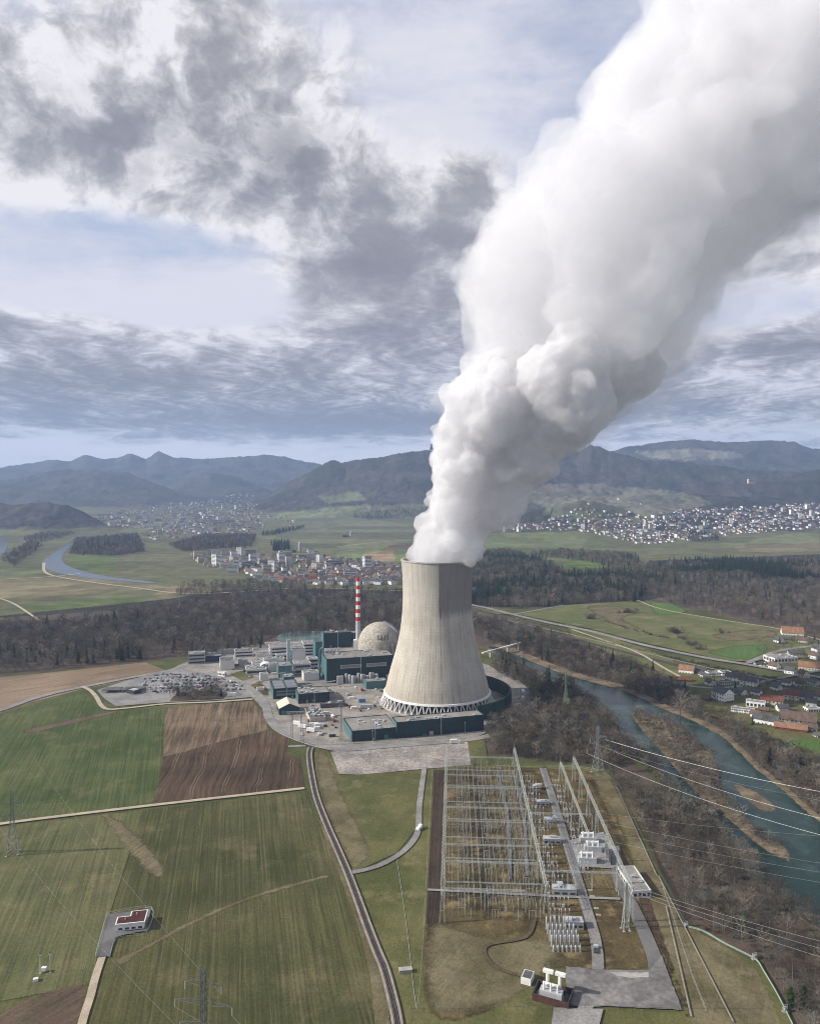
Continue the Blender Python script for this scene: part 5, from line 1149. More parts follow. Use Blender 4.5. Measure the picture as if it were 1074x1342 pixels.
x, y = G(523, 1277); o = empty('trough', (x, y, 0), R(8), 'small pale concrete shelter in the meadow beside the railway', 'shelter'); b = MB(); b.box(0, 0, 0, 6, 2.4, 1.6); b.build('wall', M_grey, o); b = MB(); b.box(-.2, -.2, 1.6, 6.2, 2.6, 1.8); b.build('roof', M_conc, o)
# white field building with dark red roof
x, y = G(152.5, 1223); o = empty('field_building', (x, y, 0), R(11), 'small white L-shaped building with dark red roof in the crop field', 'building')
fp = [(0, 0), (13.5, 0), (13.5, 10.5), (6.2, 10.5), (6.2, 6), (0, 6)]
b = MB(); b.prism(fp, -.2, 4.2); b.build('wall', M_wpaint, o)
b = MB(); b.prism([(-.5, -.5), (14, -.5), (14, 11), (5.7, 11), (5.7, 6.5), (-.5, 6.5)], 4.2, 4.75); b.build('fascia', M_wpaint, o)
b = MB(); b.prism([(.1, .1), (13.4, .1), (13.4, 10.4), (6.3, 10.4), (6.3, 5.9), (.1, 5.9)], 4.75, 4.85); b.build('roof', mat('maroon_roof', (.075, .022, .02), .85, .3, .3, .2, 2), o)
for k in range(4): b = MB(); b.box(1 + k * 3.2, -.08, 1.4, 3 + k * 3.2, .1, 2.4); b.build('window', M_glass, o)
b = MB(); b.box(13.4, 4, 0, 13.58, 6, 2.4); b.build('door', M_grey, o)
for q in ((4, 3), (9, 7)): b = MB(); b.tube((*q, 4.8), (*q, 5.7), .3, n=8); b.build('roof_vent', M_lgrey, o)
fence('yard_fence', [(141, 1200), (198, 1192), (192, 1224), (170, 1228), (152, 1233), (144, 1257)], 'pale fence round the small asphalt yard', M_lgrey, 1.8, 3, .06, (1, .5), .06)
fence('yard_fence', [(140, 1201), (133, 1226), (125, 1256)], 'pale fence along the field side of the small asphalt yard', M_lgrey, 1.8, 3, .06, (1, .5), .06)
# weather station
for k, P in enumerate(((53, 1276), (66, 1275))):
    x, y = G(*P); o = empty('weather_mast', (x, y, 0), 0, ('thin white mast at the small weather station in the field', 'second thin white mast of the weather station, nearer the farm track')[k], 'mast'); b = MB(); b.tube((0, 0, 0), (0, 0, 9), .14, .08, 5); b.build('pole', M_wpaint, o); b = MB(); b.box(-.7, -.1, 8.6, .7, .1, 8.8); b.box(-.7, -.1, 8.8, -.5, .1, 9.3); b.build('sensor', M_lgrey, o); b = MB(); b.box(-.5, -.5, 0, .5, .5, .3); b.build('base', M_conc2, o)
for k, P in enumerate(((58, 1274), (47, 1286))):
    x, y = G(*P); o = empty('instrument_box', (x, y, 0), R(20 * k), ('white instrument screen between the two thin masts', 'low white instrument box below the two thin masts')[k], 'instrument'); b = MB(); b.box(-1.1, -.8, .8 - .6 * k, 1.1, .8, 2.4 - k); b.build('housing', M_wpaint, o); b = MB(); [b.tube((s * .9, 0, 0), (s * .9, 0, .8), .1, n=4) for s in (-1, 1)]; b.build('stand', M_dark, o)
# pipe bridge over the river
p, q = G(640, 862), G(679, 851); o = empty('pipe_bridge', (*p, 0), math.atan2(q[1] - p[1], q[0] - p[0]), 'slender white pipe bridge crossing the river beside the tower', 'bridge'); L = math.hypot(q[0] - p[0], q[1] - p[1])
b = MB(); b.box(-14, -1.1, 8, L + 4, 1.1, 9.4); b.build('deck', M_wpaint, o)
for f in (.05, .62, 1.0): b = MB(); b.box(L * f - .8, -1.2, -1, L * f + .8, 1.2, 8); b.build('pier', M_conc, o)
# ------------------------------------------------------------------ houses
M_rorange = mat('orange_tiles', (.27, .15, .09), .85, .22, .3, .2, 1.5, stretch=(1, 1, 1))
M_rbrown = mat('brown_tiles', (.13, .09, .07), .85, .25, .3, .2, 1.5)
M_rred = mat('red_tiles', (.16, .06, .045), .85, .2, .3, .2, 1.5)
M_rgrey = mat('slate_roof', (.085, .085, .09), .7, .25, .3, .2, 1.5)
M_wcream = mat('cream_render', (.60, .54, .42), .8, .1, .2)
M_wwhite = mat('white_render', (.80, .79, .77), .8, .08, .2)
M_wgrey = mat('grey_render', (.40, .39, .38), .8, .1, .2)
M_wtimber = mat('timber_wall', (.13, .08, .055), .85, .3, .3, .2, 2, stretch=(3, 3, .4))
def house(P, w, d, he, hr, rz, wall, roof, label, cat='house', chim=1, win=True, over=.7):
    """P = pixel under the middle of the house; ridge runs along local y"""
    X, Y, Z = GT(*P); ca, sa = math.cos(R(rz)), math.sin(R(rz))
    o = empty('house' if cat == 'house' else cat.replace(' ', '_'), (X - (w / 2 * ca - d / 2 * sa), Y - (w / 2 * sa + d / 2 * ca), Z), R(rz), label, cat)
    rf = gable(o, w, d, he, hr, wall, roof, over)
    if chim: b = MB(); b.box(w * .62, d * .55, he, w * .62 + .8, d * .55 + .8, hr + 1.0); b.build('chimney', M_rbrown, rf)
    if win:
        ns = max(1, int(he / 2.8))
        for s in range(ns):
            z = 1.0 + s * he / ns
            for f in range(3):
                L = w if f == 0 else d; n = max(2, int(L / 3.4))
                for k in range(n):
                    a0 = (k + .28) / n * L; a1 = a0 + min(1.3, L / n * .5); b = MB()
                    if f == 0: b.box(a0, -.06, z, a1, .1, z + 1.3)
                    elif f == 1: b.box(-.06, a0, z, .1, a1, z + 1.3)
                    else: b.box(w - .1, a0, z, w + .06, a1, z + 1.3)
                    b.build('window', M_glass, o)
    b = MB(); b.box(w * .45, -.1, 0, w * .45 + 1.1, .1, 2.1); b.build('door', M_wood, o)
    return o
def flat(P, w, d, h, rz, label, wall=None, roof=None, st=2, cols=5, cat='house', vents=2, seed=1, balc=False):
    X, Y, Z = GT(*P); o = building('flat_roof_house' if cat == 'house' else cat, label, None, w, d, h, cat=cat, ang=R(rz), wall=wall or M_wwhite, roof=roof or M_roof, storeys=st, cols=cols, vents=vents, seed=seed, loc=(X - w / 2, Y - d / 2), parapet=.4)
    o.location.z = Z
    if balc:
        for s in range(1, st): b = MB(); b.box(-.3, -1.4, s * h / st - .1, w + .3, -.07, s * h / st + .12); b.build('balcony', M_wwhite, o)
    return o
house((899, 886), 12, 17, 5.5, 10, 62, M_wwhite, M_rorange, 'white farmhouse with big orange tiled roof nearest the river wood')
house((916, 884), 9, 13, 4, 8, 75, M_wtimber, M_rgrey, 'dark timber barn behind the orange roofed farmhouse', 'barn', 0, False)
house((895, 895), 8, 16, 3, 5.5, 80, M_wtimber, M_rred, 'low dark red shed in front of the orange roofed farmhouse', 'shed', 0, False)
house((921, 893), 8, 9, 4, 6, 10, M_wwhite, M_rgrey, 'small white annex beside the terraced row')
flat((935, 890), 16, 9, 6, 10, 'white cubic house with terrace at the start of the terraced row', st=2)
flat((950, 892), 12, 9, 7, 10, 'white cubic house with dark top floor next to the dark gabled terrace', st=2, roof=M_roofd)
house((963, 894), 11, 20, 6.5, 10.5, 55, M_wwhite, M_rgrey, 'white terrace with black roof along the railway')
house((981, 900), 11, 18, 7, 11.5, 52, M_wwhite, M_rgrey, 'white gabled end house of the black roofed terrace')
flat((951, 903), 14, 10, 6, 14, 'grey cubic house in the gap below the black roofed terrace', wall=M_wgrey, roof=M_roofd, st=2)
house((946, 922), 14, 17, 10, 14.5, 24, M_wwhite, M_rgrey, 'tall white house wrapped in balconies with black gable roof')
for s in range(1, 4):
    b = MB(); b.box(-1.4, -1.5, s * 2.7 - .1, 14, -.07, s * 2.7 + .15); b.build('balcony', M_wwhite, bpy.data.objects[[o.name for o in bpy.data.objects if o.get('label', '').startswith('tall white house wrapped')][0]])
flat((968, 935), 21, 9, 5, -28, 'long white terraced flat roof building stepping towards the river', st=2, cols=9)
flat((985, 928), 18, 10, 6.5, -28, 'white flat roofed hall behind the stepped terrace building', st=1, cols=5)
house((990, 915), 8, 10, 5, 7.5, 40, M_wwhite, M_rgrey, 'small white house between the terrace and the red roofed block')
house((1010, 929), 10, 21, 7.5, 11.5, 66, M_wcream, M_rred, 'long cream apartment house with dark red roof')
house((1036, 923), 10, 15, 7.5, 11.5, 64, M_wcream, M_rred, 'shorter cream apartment house with dark red roof beside the long one')
house((1056, 921), 9, 14, 5, 8, 50, M_wwhite, M_rgrey, 'white bungalow beyond the cream apartment houses')
house((1045, 950), 17, 30, 6, 12, 63, M_wgrey, M_rbrown, 'very large brown roofed barn in the village', 'barn', 0)
house((1035, 964), 11, 27, 4.0, 7.0, 63, mat('red_timber', (.19, .055, .04), .8, .2, .3), M_rorange, 'long low barn with rust red roof and red walls', 'barn', 0, False)
house((1003, 950), 11, 22, 5.5, 9.5, 50, M_wwhite, M_rgrey, 'white house with blue grey roof before the big barn')
flat((1064, 938), 14, 9, 4, 5, 'low white house at the frame edge above the big barn', st=1)
house((1070, 968), 5, 5, 3, 4.5, 20, M_wwhite, M_rgrey, 'tiny white hut on the bright lawn', 'hut', 0)
flat((1026, 872), 34, 22, 7, 12, 'white flat warehouse beside the main road', st=1, cols=7, cat='warehouse', vents=6, seed=5)
house((1060, 879), 16, 24, 4.5, 9.5, 60, M_wcream, M_rorange, 'cream farmhouse with pale orange roof by the main road')
house((1042, 862), 10, 20, 4, 7, 80, M_wgrey, M_rgrey, 'grey roofed house behind the white warehouse')
house((1070, 856), 10, 12, 6, 11, 10, M_wwhite, M_rgrey, 'white gabled house behind the warehouse at the frame edge')
house((1037, 835), 18, 30, 5, 13, 72, M_wwhite, M_rorange, 'lone farm barn with huge orange brown roof under the hillside wood', 'barn', 0)
house((1028, 842), 7, 20, 2.5, 4.5, 78, M_wtimber, M_rgrey, 'low dark shed below the lone farm barn', 'shed', 0, False)
house((1009, 837), 6, 9, 2.5, 4, 60, M_wtimber, M_rbrown, 'small dark hut beside the lone farm barn', 'hut', 0, False)
EXT = [((1020, 845), 9, 12, 5, 8.5, 20, M_wwhite, M_rgrey, 'white house with slate roof between lone barn and warehouse'), ((1052, 846), 9, 13, 5, 9, 50, M_wcream, M_rbrown, 'cream house with brown roof above the warehouse'), ((1066, 866), 9, 11, 5, 9, 30, M_wwhite, M_rbrown, 'white house with brown roof behind the pale orange farmhouse'),
       ((1046, 900), 8, 10, 4, 7, 80, M_wwhite, M_rgrey, 'small white house by the village street'), ((1066, 905), 9, 12, 5, 8, 15, M_wgrey, M_rgrey, 'grey house by the village street at the frame edge'), ((1024, 936), 8, 10, 5, 8, 84, M_wwhite, M_rgrey, 'white house in the gap between cream block and big barn'),
       ((930, 903), 8, 10, 5, 8, 12, M_wwhite, M_rgrey, 'white house above the tall balcony house'), ((958, 912), 9, 11, 5, 8, 75, M_wgrey, M_rgrey, 'grey house between the tall balcony house and the terrace'), ((972, 913), 8, 9, 5, 8, 12, M_wwhite, M_rgrey, 'white house next to the grey house below the terrace'),
       ((1000, 936), 7, 9, 3, 5, 60, M_wtimber, M_rbrown, 'small timber shed behind the blue grey roof'), ((925, 925), 6, 9, 3, 5, 20, M_wtimber, M_rbrown, 'small brown shed in the gardens by the poplar'), ((1060, 958), 8, 12, 4, 7, 63, M_wcream, M_rbrown, 'cream house behind the red walled barn'), ((1074, 925), 10, 12, 6, 10, 20, M_wwhite, M_rbrown, 'white house cut by the frame above the big barn'),
 ((1014, 880), 9, 11, 5, 9, 30, M_wwhite, M_rbrown, 'white house at the road bend under the warehouse'), ((1034, 884), 8, 11, 4.5, 8, 50, M_wwhite, M_rgrey, 'white house with slate roof below the warehouse forecourt'), ((1052, 888), 9, 10, 5, 9, 15, M_wcream, M_rbrown, 'cream house where the village street meets the main road'),
       ((1016, 907), 8, 10, 5, 8.5, 20, M_wwhite, M_rgrey, 'white house above the long cream apartment house'), ((1030, 905), 8, 9, 5, 8, 50, M_wwhite, M_rbrown, 'white house with brown roof above the shorter cream apartment house'), ((990, 942), 7, 9, 4.5, 7.5, 40, M_wwhite, M_rbrown, 'little white house below the white hall by the river trees'), ((1062, 932), 8, 10, 5, 8.5, 60, M_wwhite, M_rgrey, 'white house behind the ridge of the big barn')]
for e in EXT: house(*e[:8], e[8])
for k in range(14):
    x, y = G(988 + (k % 7) * 4.6 + (k // 7) * 3, 871 + (k // 7) * 3.4 - (k % 7) * .5)
    cl = rnd.choice(['white', 'silver', 'white', 'dark grey']); car_at(x, y, R(80), cl, f'{cl} car in the warehouse forecourt, {ORD[k]} from the main road bend', 'cars in the warehouse forecourt', k % 4 == 0)
# far towns -------------------------------------------------------
WALLS = [('white', M_wwhite), ('cream', M_wcream), ('grey', M_wgrey)]
ROOFS = [('grey', M_rgrey), ('brown', M_rbrown), ('red', M_rred), ('orange', M_rorange)]
def town_mesh(w, d, he, hr, wall, roof, flat_=False):
    b = MB(); b.box(-w / 2, -d / 2, -3, w / 2, d / 2, he)
    if flat_:
        b.cur = 2
        for s in range(int(he / 3)):
            b.box(-w * .46, -d / 2 - .08, .9 + s * 3, w * .46, -d / 2 + .1, 2.1 + s * 3); b.box(-w / 2 - .08, -d * .4, .9 + s * 3, -w / 2 + .1, d * .4, 2.1 + s * 3)
        b.cur = 1; b.box(-w / 2 - .2, -d / 2 - .2, he + .01, w / 2 + .2, d / 2 + .2, he + .5)
    else:
        b.cur = 2
        for s in range(max(1, int(he / 2.8))):
            for k in (-.3, .05, .33): b.box(k * w - .6, -d / 2 - .06, .9 + s * 2.8, k * w + .6, -d / 2 + .1, 2.2 + s * 2.8); b.box(-w / 2 - .06, k * d - .6, .9 + s * 2.8, -w / 2 + .1, k * d + .6, 2.2 + s * 2.8)
        b.cur = 1; o = .6
        for s in (-1, 1):
            p = [(s * (w / 2 + o), -d / 2 - o, he - .3), (0, -d / 2 - o, hr), (0, d / 2 + o, hr), (s * (w / 2 + o), d / 2 + o, he - .3)]
            q = [(x, y, z + .3) for x, y, z in p]
            if s > 0: p, q = p[::-1], q[::-1]
            b.poly(q); b.poly(p[::-1])
            for i in range(4): j = (i + 1) % 4; b.quad(p[i], p[j], q[j], q[i])
        b.cur = 0; b.poly([(-w / 2, -d / 2, he), (w / 2, -d / 2, he), (0, -d / 2, hr)]); b.poly([(w / 2, d / 2, he), (-w / 2, d / 2, he), (0, d / 2, hr)])
    o = b.build('far_house', [wall, roof, M_glass]); COL.objects.unlink(o); return o
VAR = []
for wn, wm in WALLS:
    for rn, rm in ROOFS:
        VAR.append((f'{wn} house, {rn} roof', town_mesh(rnd.uniform(9, 12), rnd.uniform(10, 16), rnd.uniform(4.5, 7), rnd.uniform(8, 11), wm, rm)))
APT = [(f'{n} {("", "", "", "", "four floor", "five floor", "six floor", "", "", "nine floor")[int(h / 3)]} apartment block', town_mesh(w, d, h, 0, m, M_roofd, True)) for n, m, w, d, h in (('white', M_wwhite, 26, 13, 15), ('cream', M_wcream, 22, 14, 20), ('grey', M_wgrey, 34, 13, 12), ('white', M_wwhite, 16, 15, 27))]
HALL = [('long pale factory hall', town_mesh(60, 28, 9, 0, M_wwhite, M_roof, True)), ('grey factory hall', town_mesh(80, 30, 10, 0, M_wgrey, M_roofd, True))]
TOWNS = [  # name, polygon, count, apartment share, hall share
    ('village by the river bend', [(248, 733), (262, 726), (300, 722), (345, 728), (420, 730), (440, 745), (420, 757), (370, 760), (320, 754), (285, 748)], 165, .22, .0),
    ('village before the striped chimney', [(400, 722), (440, 733), (520, 742), (522, 766), (450, 768), (330, 762), (345, 756), (420, 757), (440, 745), (420, 730)], 210, .04, .0),
    ('hillside town under the wooded ridge', [(660, 694), (715, 684), (760, 668), (800, 672), (850, 676), (900, 668), (985, 664), (1074, 658), (1110, 690), (1000, 698), (960, 702), (900, 709), (840, 714), (800, 704), (760, 697)], 820, .04, .03),
    ('small town along the river meadows', [(180, 700), (215, 686), (250, 682), (335, 678), (350, 692), (300, 704), (200, 708)], 240, .08, .04),
    ('distant town under the blue hills', [(122, 676), (190, 664), (290, 656), (340, 660), (330, 676), (280, 688), (190, 692), (135, 690)], 520, .12, .10),
    ('slope above the distant town', [(260, 660), (300, 644), (335, 650), (340, 664)], 50, .03, 0),
    ('hamlet on the green slope', [(318, 668), (350, 672), (400, 682), (380, 690), (330, 684)], 26, .0, 0),
    ('hamlet at the foot of the meadow', [(650, 692), (690, 690), (690, 697), (645, 697)], 9, .3, .2),
    ('farms in the river bend', [(28, 712), (52, 708), (55, 716), (30, 718)], 8, 0, .1),
    ('farms on the pale hillside meadow', [(720, 652), (800, 648), (850, 662), (770, 664)], 9, 0, 0),
]
spots = []
for nm_, poly, cnt, ap, hl in TOWNS:
    xs = [p[0] for p in poly]; ys = [p[1] for p in poly]; n = 0; tries = 0; got = []
    while n < cnt and tries < cnt * 30:
        tries += 1; px, py = rnd.uniform(min(xs), max(xs)), rnd.uniform(min(ys), max(ys))
        if not in_poly([px], [py], poly)[0]: continue
        p = GT(px, py)
        if any(abs(p[0] - q[0]) < 13 and abs(p[1] - q[1]) < 16 for q in got): continue
        got.append(p); n += 1; u = rnd.random()
        kind = 'a' if u < ap else ('h' if u < ap + hl else 'v'); spots.append((p[1], p, kind, nm_, px, py))
spots.sort(key=lambda t: t[0])
NB = ['nearest edge', 'middle', 'far edge']
def rz_of(): return R(rnd.choice((15, 15, 20, 105, 100, 60)) + rnd.uniform(-12, 12))
rest = []; cells = {}
for i, (D_, p, kind, nm_, px, py) in enumerate(spots):
    desc, src = rnd.choice(APT) if kind == 'a' else (rnd.choice(HALL) if kind == 'h' else VAR[rnd.choices(range(12), [12, 9, 2, 2, 4, 4, 1, 1, 4, 4, 1, 0])[0]])
    if i < 248:
        c = src.copy(); COL.objects.link(c); c.location = p; c.rotation_euler = (0, 0, rz_of()); s = rnd.uniform(1.0, 1.4); c.scale = (s, s, s * rnd.uniform(.9, 1.1))
        c.name = {'a': 'apartment_block', 'h': 'factory_hall', 'v': 'village_house'}[kind]
        poly = [t for t in TOWNS if t[0] == nm_][0][1]; xs = [q[0] for q in poly]; ys = [q[1] for q in poly]
        col = min(9, int((px - min(xs)) / (max(xs) - min(xs)) * 10)); row = min(3, int((max(ys) - py) / (max(ys) - min(ys)) * 4))
        key = (nm_, col, row, desc); cells[key] = cells.get(key, 0) + 1
        tag(c, f'{desc}, {nm_}, {ORD[col]} tenth from its river end, {("front", "second", "third", "back")[row]} rank' if False else f'{desc}, {("front", "second", "third", "back")[row]} rank, {ORD[col]} block, {nm_}', {'a': 'apartment block', 'h': 'factory', 'v': 'house'}[kind], {'a': 'apartment blocks of the ', 'h': 'factories of the ', 'v': 'houses of the '}[kind] + nm_)
    else: rest.append((p, src))
def merged(name, items, label):
    Vs, Fs, Mi, mats = [], [], [], []; off_ = 0
    for p, src in items:
        me = src.data; n = len(me.vertices); a = rz_of(); s = rnd.uniform(.9, 1.25); co = np.empty(n * 3); me.vertices.foreach_get('co', co); co = co.reshape(-1, 3) * s
        ca, sa = math.cos(a), math.sin(a); V = np.stack([co[:, 0] * ca - co[:, 1] * sa + p[0], co[:, 0] * sa + co[:, 1] * ca + p[1], co[:, 2] + p[2]], 1); Vs.append(V)
        idx = []
        for m in me.materials:
            if m not in mats: mats.append(m)
            idx.append(mats.index(m))
        for f in me.polygons: Fs.append([v + off_ for v in f.vertices]); Mi.append(idx[f.material_index])
        off_ += n
    me = bpy.data.meshes.new(name); me.from_pydata(np.concatenate(Vs).tolist(), [], Fs); [me.materials.append(m) for m in mats]; me.polygons.foreach_set('material_index', Mi); me.update()
    o = bpy.data.objects.new(name, me); COL.objects.link(o); return tag(o, label, kind='stuff')
merged('distant_town', rest, 'mass of tiny pale houses of the far towns under the hills')
# landmarks far off
for P, w, d, h, lb in (((187, 684), 24, 20, 62, 'pale high rise tower standing out of the distant town'), ((194, 686), 18, 16, 44, 'second shorter high rise beside the pale tower of the distant town')):
    X, Y, Z = GT(*P); o = building('high_rise', lb, None, w, d, h, ang=R(10), loc=(X, Y), storeys=9, band=True, wall=M_wwhite, parapet=1); o.location.z = Z
X, Y, Z = GT(985, 634); o = empty('castle', (X, Y, Z - 4), R(15), 'small pale castle on the wooded spur above the hillside town', 'castle')
b = MB(); b.box(-26, -9, 0, 22, 9, 22); b.build('wall', M_wcream, o); b = MB(); b.poly([(-27, -10, 22), (23, -10, 22), (20, 0, 31), (-24, 0, 31)]); b.poly([(23, 10, 22), (-27, 10, 22), (-24, 0, 31), (20, 0, 31)]); b.poly([(23, -10, 22), (23, 10, 22), (20, 0, 31)]); b.poly([(-27, 10, 22), (-27, -10, 22), (-24, 0, 31)]); b.build('roof', M_rbrown, o)
b = MB(); b.box(-40, -7, 0, -28, 7, 38); b.build('tower', M_wcream, o); b = MB(); b.lathe([(9, 38), (.1, 50)], 4, (-34, 0)); b.build('tower_roof', M_rbrown, o)
for k in range(4): b = MB(); b.box(-20 + k * 10, -9.2, 9, -16 + k * 10, -8.9, 15); b.build('window', M_glass, o)
k_ = 6700; X, Y, Z = AT(565, 589, k_); Z = float(terrain(X, Y)); o = empty('hilltop_tower', (X, Y, Z - 5), 0, 'squat dark tower on the ridge crest left of the steam', 'tower')
o['label'] = 'squat dark tower on the ridge crest beside the steam'
b = MB(); b.box(-13, -10, 0, 13, 10, 22); b.build('base', M_dark, o); b = MB(); b.box(-6, -6, 22, 7, 6, 40); b.build('tower', M_dark, o); b = MB(); b.box(-10, -8, 40, 11, 8, 48); b.build('platform', M_dark, o)
# gravel works and a silo in the far plain
for P, lb, h in (((393, 724), 'slanting conveyor and silo of the gravel works in the plain', 34), ((460, 704), 'lone silo with sheds in the green plain', 22)):
    X, Y, Z = GT(*P); o = empty('silo', (X, Y, Z), R(10), lb, 'silo'); b = MB(); b.lathe([(6, 0), (6, h), (2, h + 4)], 16, close=True); b.build('shell', M_grey, o)
    b = MB(); b.tube((8, 0, h * .9), (50, 6, 2), 1.6, n=4); b.build('conveyor', M_grey, o); b = MB(); b.box(-40, -8, -2, -12, 8, 9); b.build('shed', M_rgrey, o)
# ------------------------------------------------------------------ woods
def twig_mat(name, c, var=.3):
    m = bpy.data.materials.new(name); m.use_nodes = True; g = NG(m.node_tree); b = m.node_tree.nodes['Principled BSDF']; b.inputs['Roughness'].default_value = .9; b.inputs['Specular IOR Level'].default_value = .1
    oi = g.node('ShaderNodeObjectInfo'); k = g.step(oi.outputs['Random'], 0., 1., 1 - var, 1 + var * 1.2)
    co = g.node('ShaderNodeTexCoord').outputs['Object']; k2 = g.mul(k, g.step(g.noise(co, .5, 4), .3, .7, .75, 1.25))
    hue = g.mix(g.m('FRACT', g.mul(oi.outputs['Random'], 7.31)), c, (c[0] * .86, c[1] * .97, c[2] * 1.08))
    g.put(b.inputs['Base Color'], g.mix(1.0, hue, g.vec(k2, k2, k2), 'MULTIPLY')); return m
T_brown = twig_mat('brown_twigs', (.140, .114, .078), .42); T_grey = twig_mat('grey_twigs', (.155, .142, .112), .42); T_dark = twig_mat('dark_twigs', (.072, .066, .050), .4); T_red = twig_mat('reddish_twigs', (.140, .100, .068), .4)
T_bark = twig_mat('bark', (.17, .145, .12)); T_con = twig_mat('conifer_needles', (.022, .040, .022), .35); T_ivy = twig_mat('ivy_leaves', (.035, .058, .022), .3); T_pale = twig_mat('pale_twigs', (.24, .20, .155))
def bare_tree(seed, h, spread, n1, n2, n3, tw, twl, lean=.04):
    """returns (trunk MB, crown MB): tapering trunk, limbs, branches, twigs as thin blades"""
    r = random.Random(seed); T, C = MB(), MB()
    p = Vector((0, 0, -.3)); axis = [(p.copy(), h * .016 + .06)]; d = Vector((r.uniform(-lean, lean), r.uniform(-lean, lean), 1))
    for k in range(6):
        p = p + (d + Vector((r.uniform(-.08, .08), r.uniform(-.08, .08), 0))).normalized() * h * .85 / 6; axis.append((p.copy(), (h * .016 + .06) * (1 - (k + 1) / 6.6)))
    for (a, ra), (b, rb) in zip(axis, axis[1:]): T.tube(a, b, ra, rb, 6, False)
    def blade(a, b, w):
        d = (b - a); s = d.cross(Vector((r.gauss(0, 1), r.gauss(0, 1), r.gauss(0, 1))))
        if s.length < 1e-4: return
        s = s.normalized() * w; m_ = a.lerp(b, .55) + Vector((r.uniform(-.1, .1), r.uniform(-.1, .1), r.uniform(-.05, .15))) * d.length * .6
        k = C.verts((a - s, a + s, m_ + s * .8, m_ - s * .8, b)); C.face(k, k + 1, k + 2, k + 3); C.face(k + 3, k + 2, k + 4)
    for i in range(n1):
        f = .22 + .76 * (i + r.random() * .8) / n1; q = f * 6 * .999; k = int(q); a = axis[k][0].lerp(axis[k + 1][0], q - k)
        an = i * 2.4 + r.uniform(-.5, .5); up = .35 + f * .9
        L = h * spread * (.35 + 1.1 * math.sin(math.pi * min(1, .12 + f * .82))) * r.uniform(.6, 1.0); dv = Vector((math.cos(an), math.sin(an), up * .8)).normalized()
        b = a + dv * L + Vector((0, 0, L * .12)); C.tube(a, b, max(.05, axis[k][1] * .45), .04, 4, False)
        for j in range(n2):
            f2 = .25 + .75 * (j + r.random()) / n2; a2 = a.lerp(b, f2); dv2 = (dv * .7 + Vector((r.gauss(0, .6), r.gauss(0, .6), r.gauss(.25, .5)))).normalized(); L2 = L * r.uniform(.3, .55); b2 = a2 + dv2 * L2
            C.tube(a2, b2, .045, .02, 3, False)
            for t in range(n3):
                a3 = a2.lerp(b2, .15 + .85 * (t + r.random()) / n3); dv3 = (dv2 * .6 + Vector((r.gauss(0, .7), r.gauss(0, .7), r.gauss(.25, .6)))).normalized(); blade(a3, a3 + dv3 * twl * r.uniform(.6, 1.3), tw)
    return T, C
def conifer(seed, h, rad, whorls, per, ivy=False):
    r = random.Random(seed); T, C = MB(), MB(); T.tube((0, 0, -.3), (0, 0, h * .97), h * .014 + .05, .03, 6)
    for w in range(whorls):
        f = w / whorls; z = h * (.12 + .86 * f); L0 = rad * ((1 - f) ** .8 + .06) if not ivy else rad * (math.sin(math.pi * min(1, .12 + f * .95)) ** .5) * r.uniform(.7, 1.1)
        for k in range(per):
            an = 2 * math.pi * (k + r.random()) / per; L = L0 * r.uniform(.6, 1.2); dz = -L * r.uniform(.15, .5) if not ivy else r.uniform(-.6, .8)
            dirv = Vector((math.cos(an), math.sin(an), 0)); side = Vector((-math.sin(an), math.cos(an), 0)); wd = L * .30 + .12
            a = Vector((0, 0, z + h * .03)); m_ = dirv * L * .55 + Vector((0, 0, z + dz * .3)); e = dirv * L + Vector((0, 0, z + dz))
            kk = C.verts((a, m_ + side * wd + Vector((0, 0, r.uniform(-.3, .2))), e, m_ - side * wd + Vector((0, 0, r.uniform(-.3, .2))))); C.face(kk, kk + 1, kk + 2, kk + 3)
            for _ in range(3):
                c = m_.lerp(e, r.uniform(-.8, .9)) + Vector((r.uniform(-.3, .3), r.uniform(-.3, .3), r.uniform(-.5, .3))); s = L * .2 + .1
                u = Vector((r.gauss(0, 1), r.gauss(0, 1), r.gauss(0, .6))).normalized() * s; v = Vector((r.gauss(0, 1), r.gauss(0, 1), r.gauss(0, .6))).normalized() * s
                C.quad(c - u, c - v, c + u, c + v)
    return T, C
def bush(seed, h, rad, n, tw):
    r = random.Random(seed); T, C = MB(), MB(); T.tube((0, 0, -.2), (0, 0, h * .4), .12, .06, 5)
    for k in range(n):
        an = r.uniform(0, 6.283); q = r.random() ** .5; a = Vector((math.cos(an) * rad * .3 * q, math.sin(an) * rad * .3 * q, 0)); b = Vector((math.cos(an) * rad * q, math.sin(an) * rad * q, h * r.uniform(.5, 1) * (1.1 - .5 * q)))
        C.tube(a, b, .05, .025, 3, False)
        for j in range(7):
            p = a.lerp(b, r.uniform(.3, 1)); d = Vector((r.gauss(0, .7), r.gauss(0, .7), r.gauss(.35, .5))).normalized() * r.uniform(.5, 1.1) * h * .28; s = d.cross(Vector((r.gauss(0, 1), r.gauss(0, 1), 1))).normalized() * tw
            kk = C.verts((p - s, p + s, p + d)); C.face(kk, kk + 1, kk + 2)
    return T, C
def bare_bundle():
    near = [bare_tree(s, h, sp, 15, 6, 7, .030, 1.5) + (m, nm) for s, h, sp, m, nm in ((1, 14, .46, T_brown, 'brown'), (2, 16, .38, T_grey, 'grey'), (3, 12, .50, T_red, 'reddish'), (4, 18, .34, T_brown, 'tall brown'), (5, 10, .55, T_grey, 'low grey'), (6, 15, .42, T_dark, 'dark'), (7, 18, .28, T_pale, 'pale'))]
    return near
NEAR = bare_bundle()
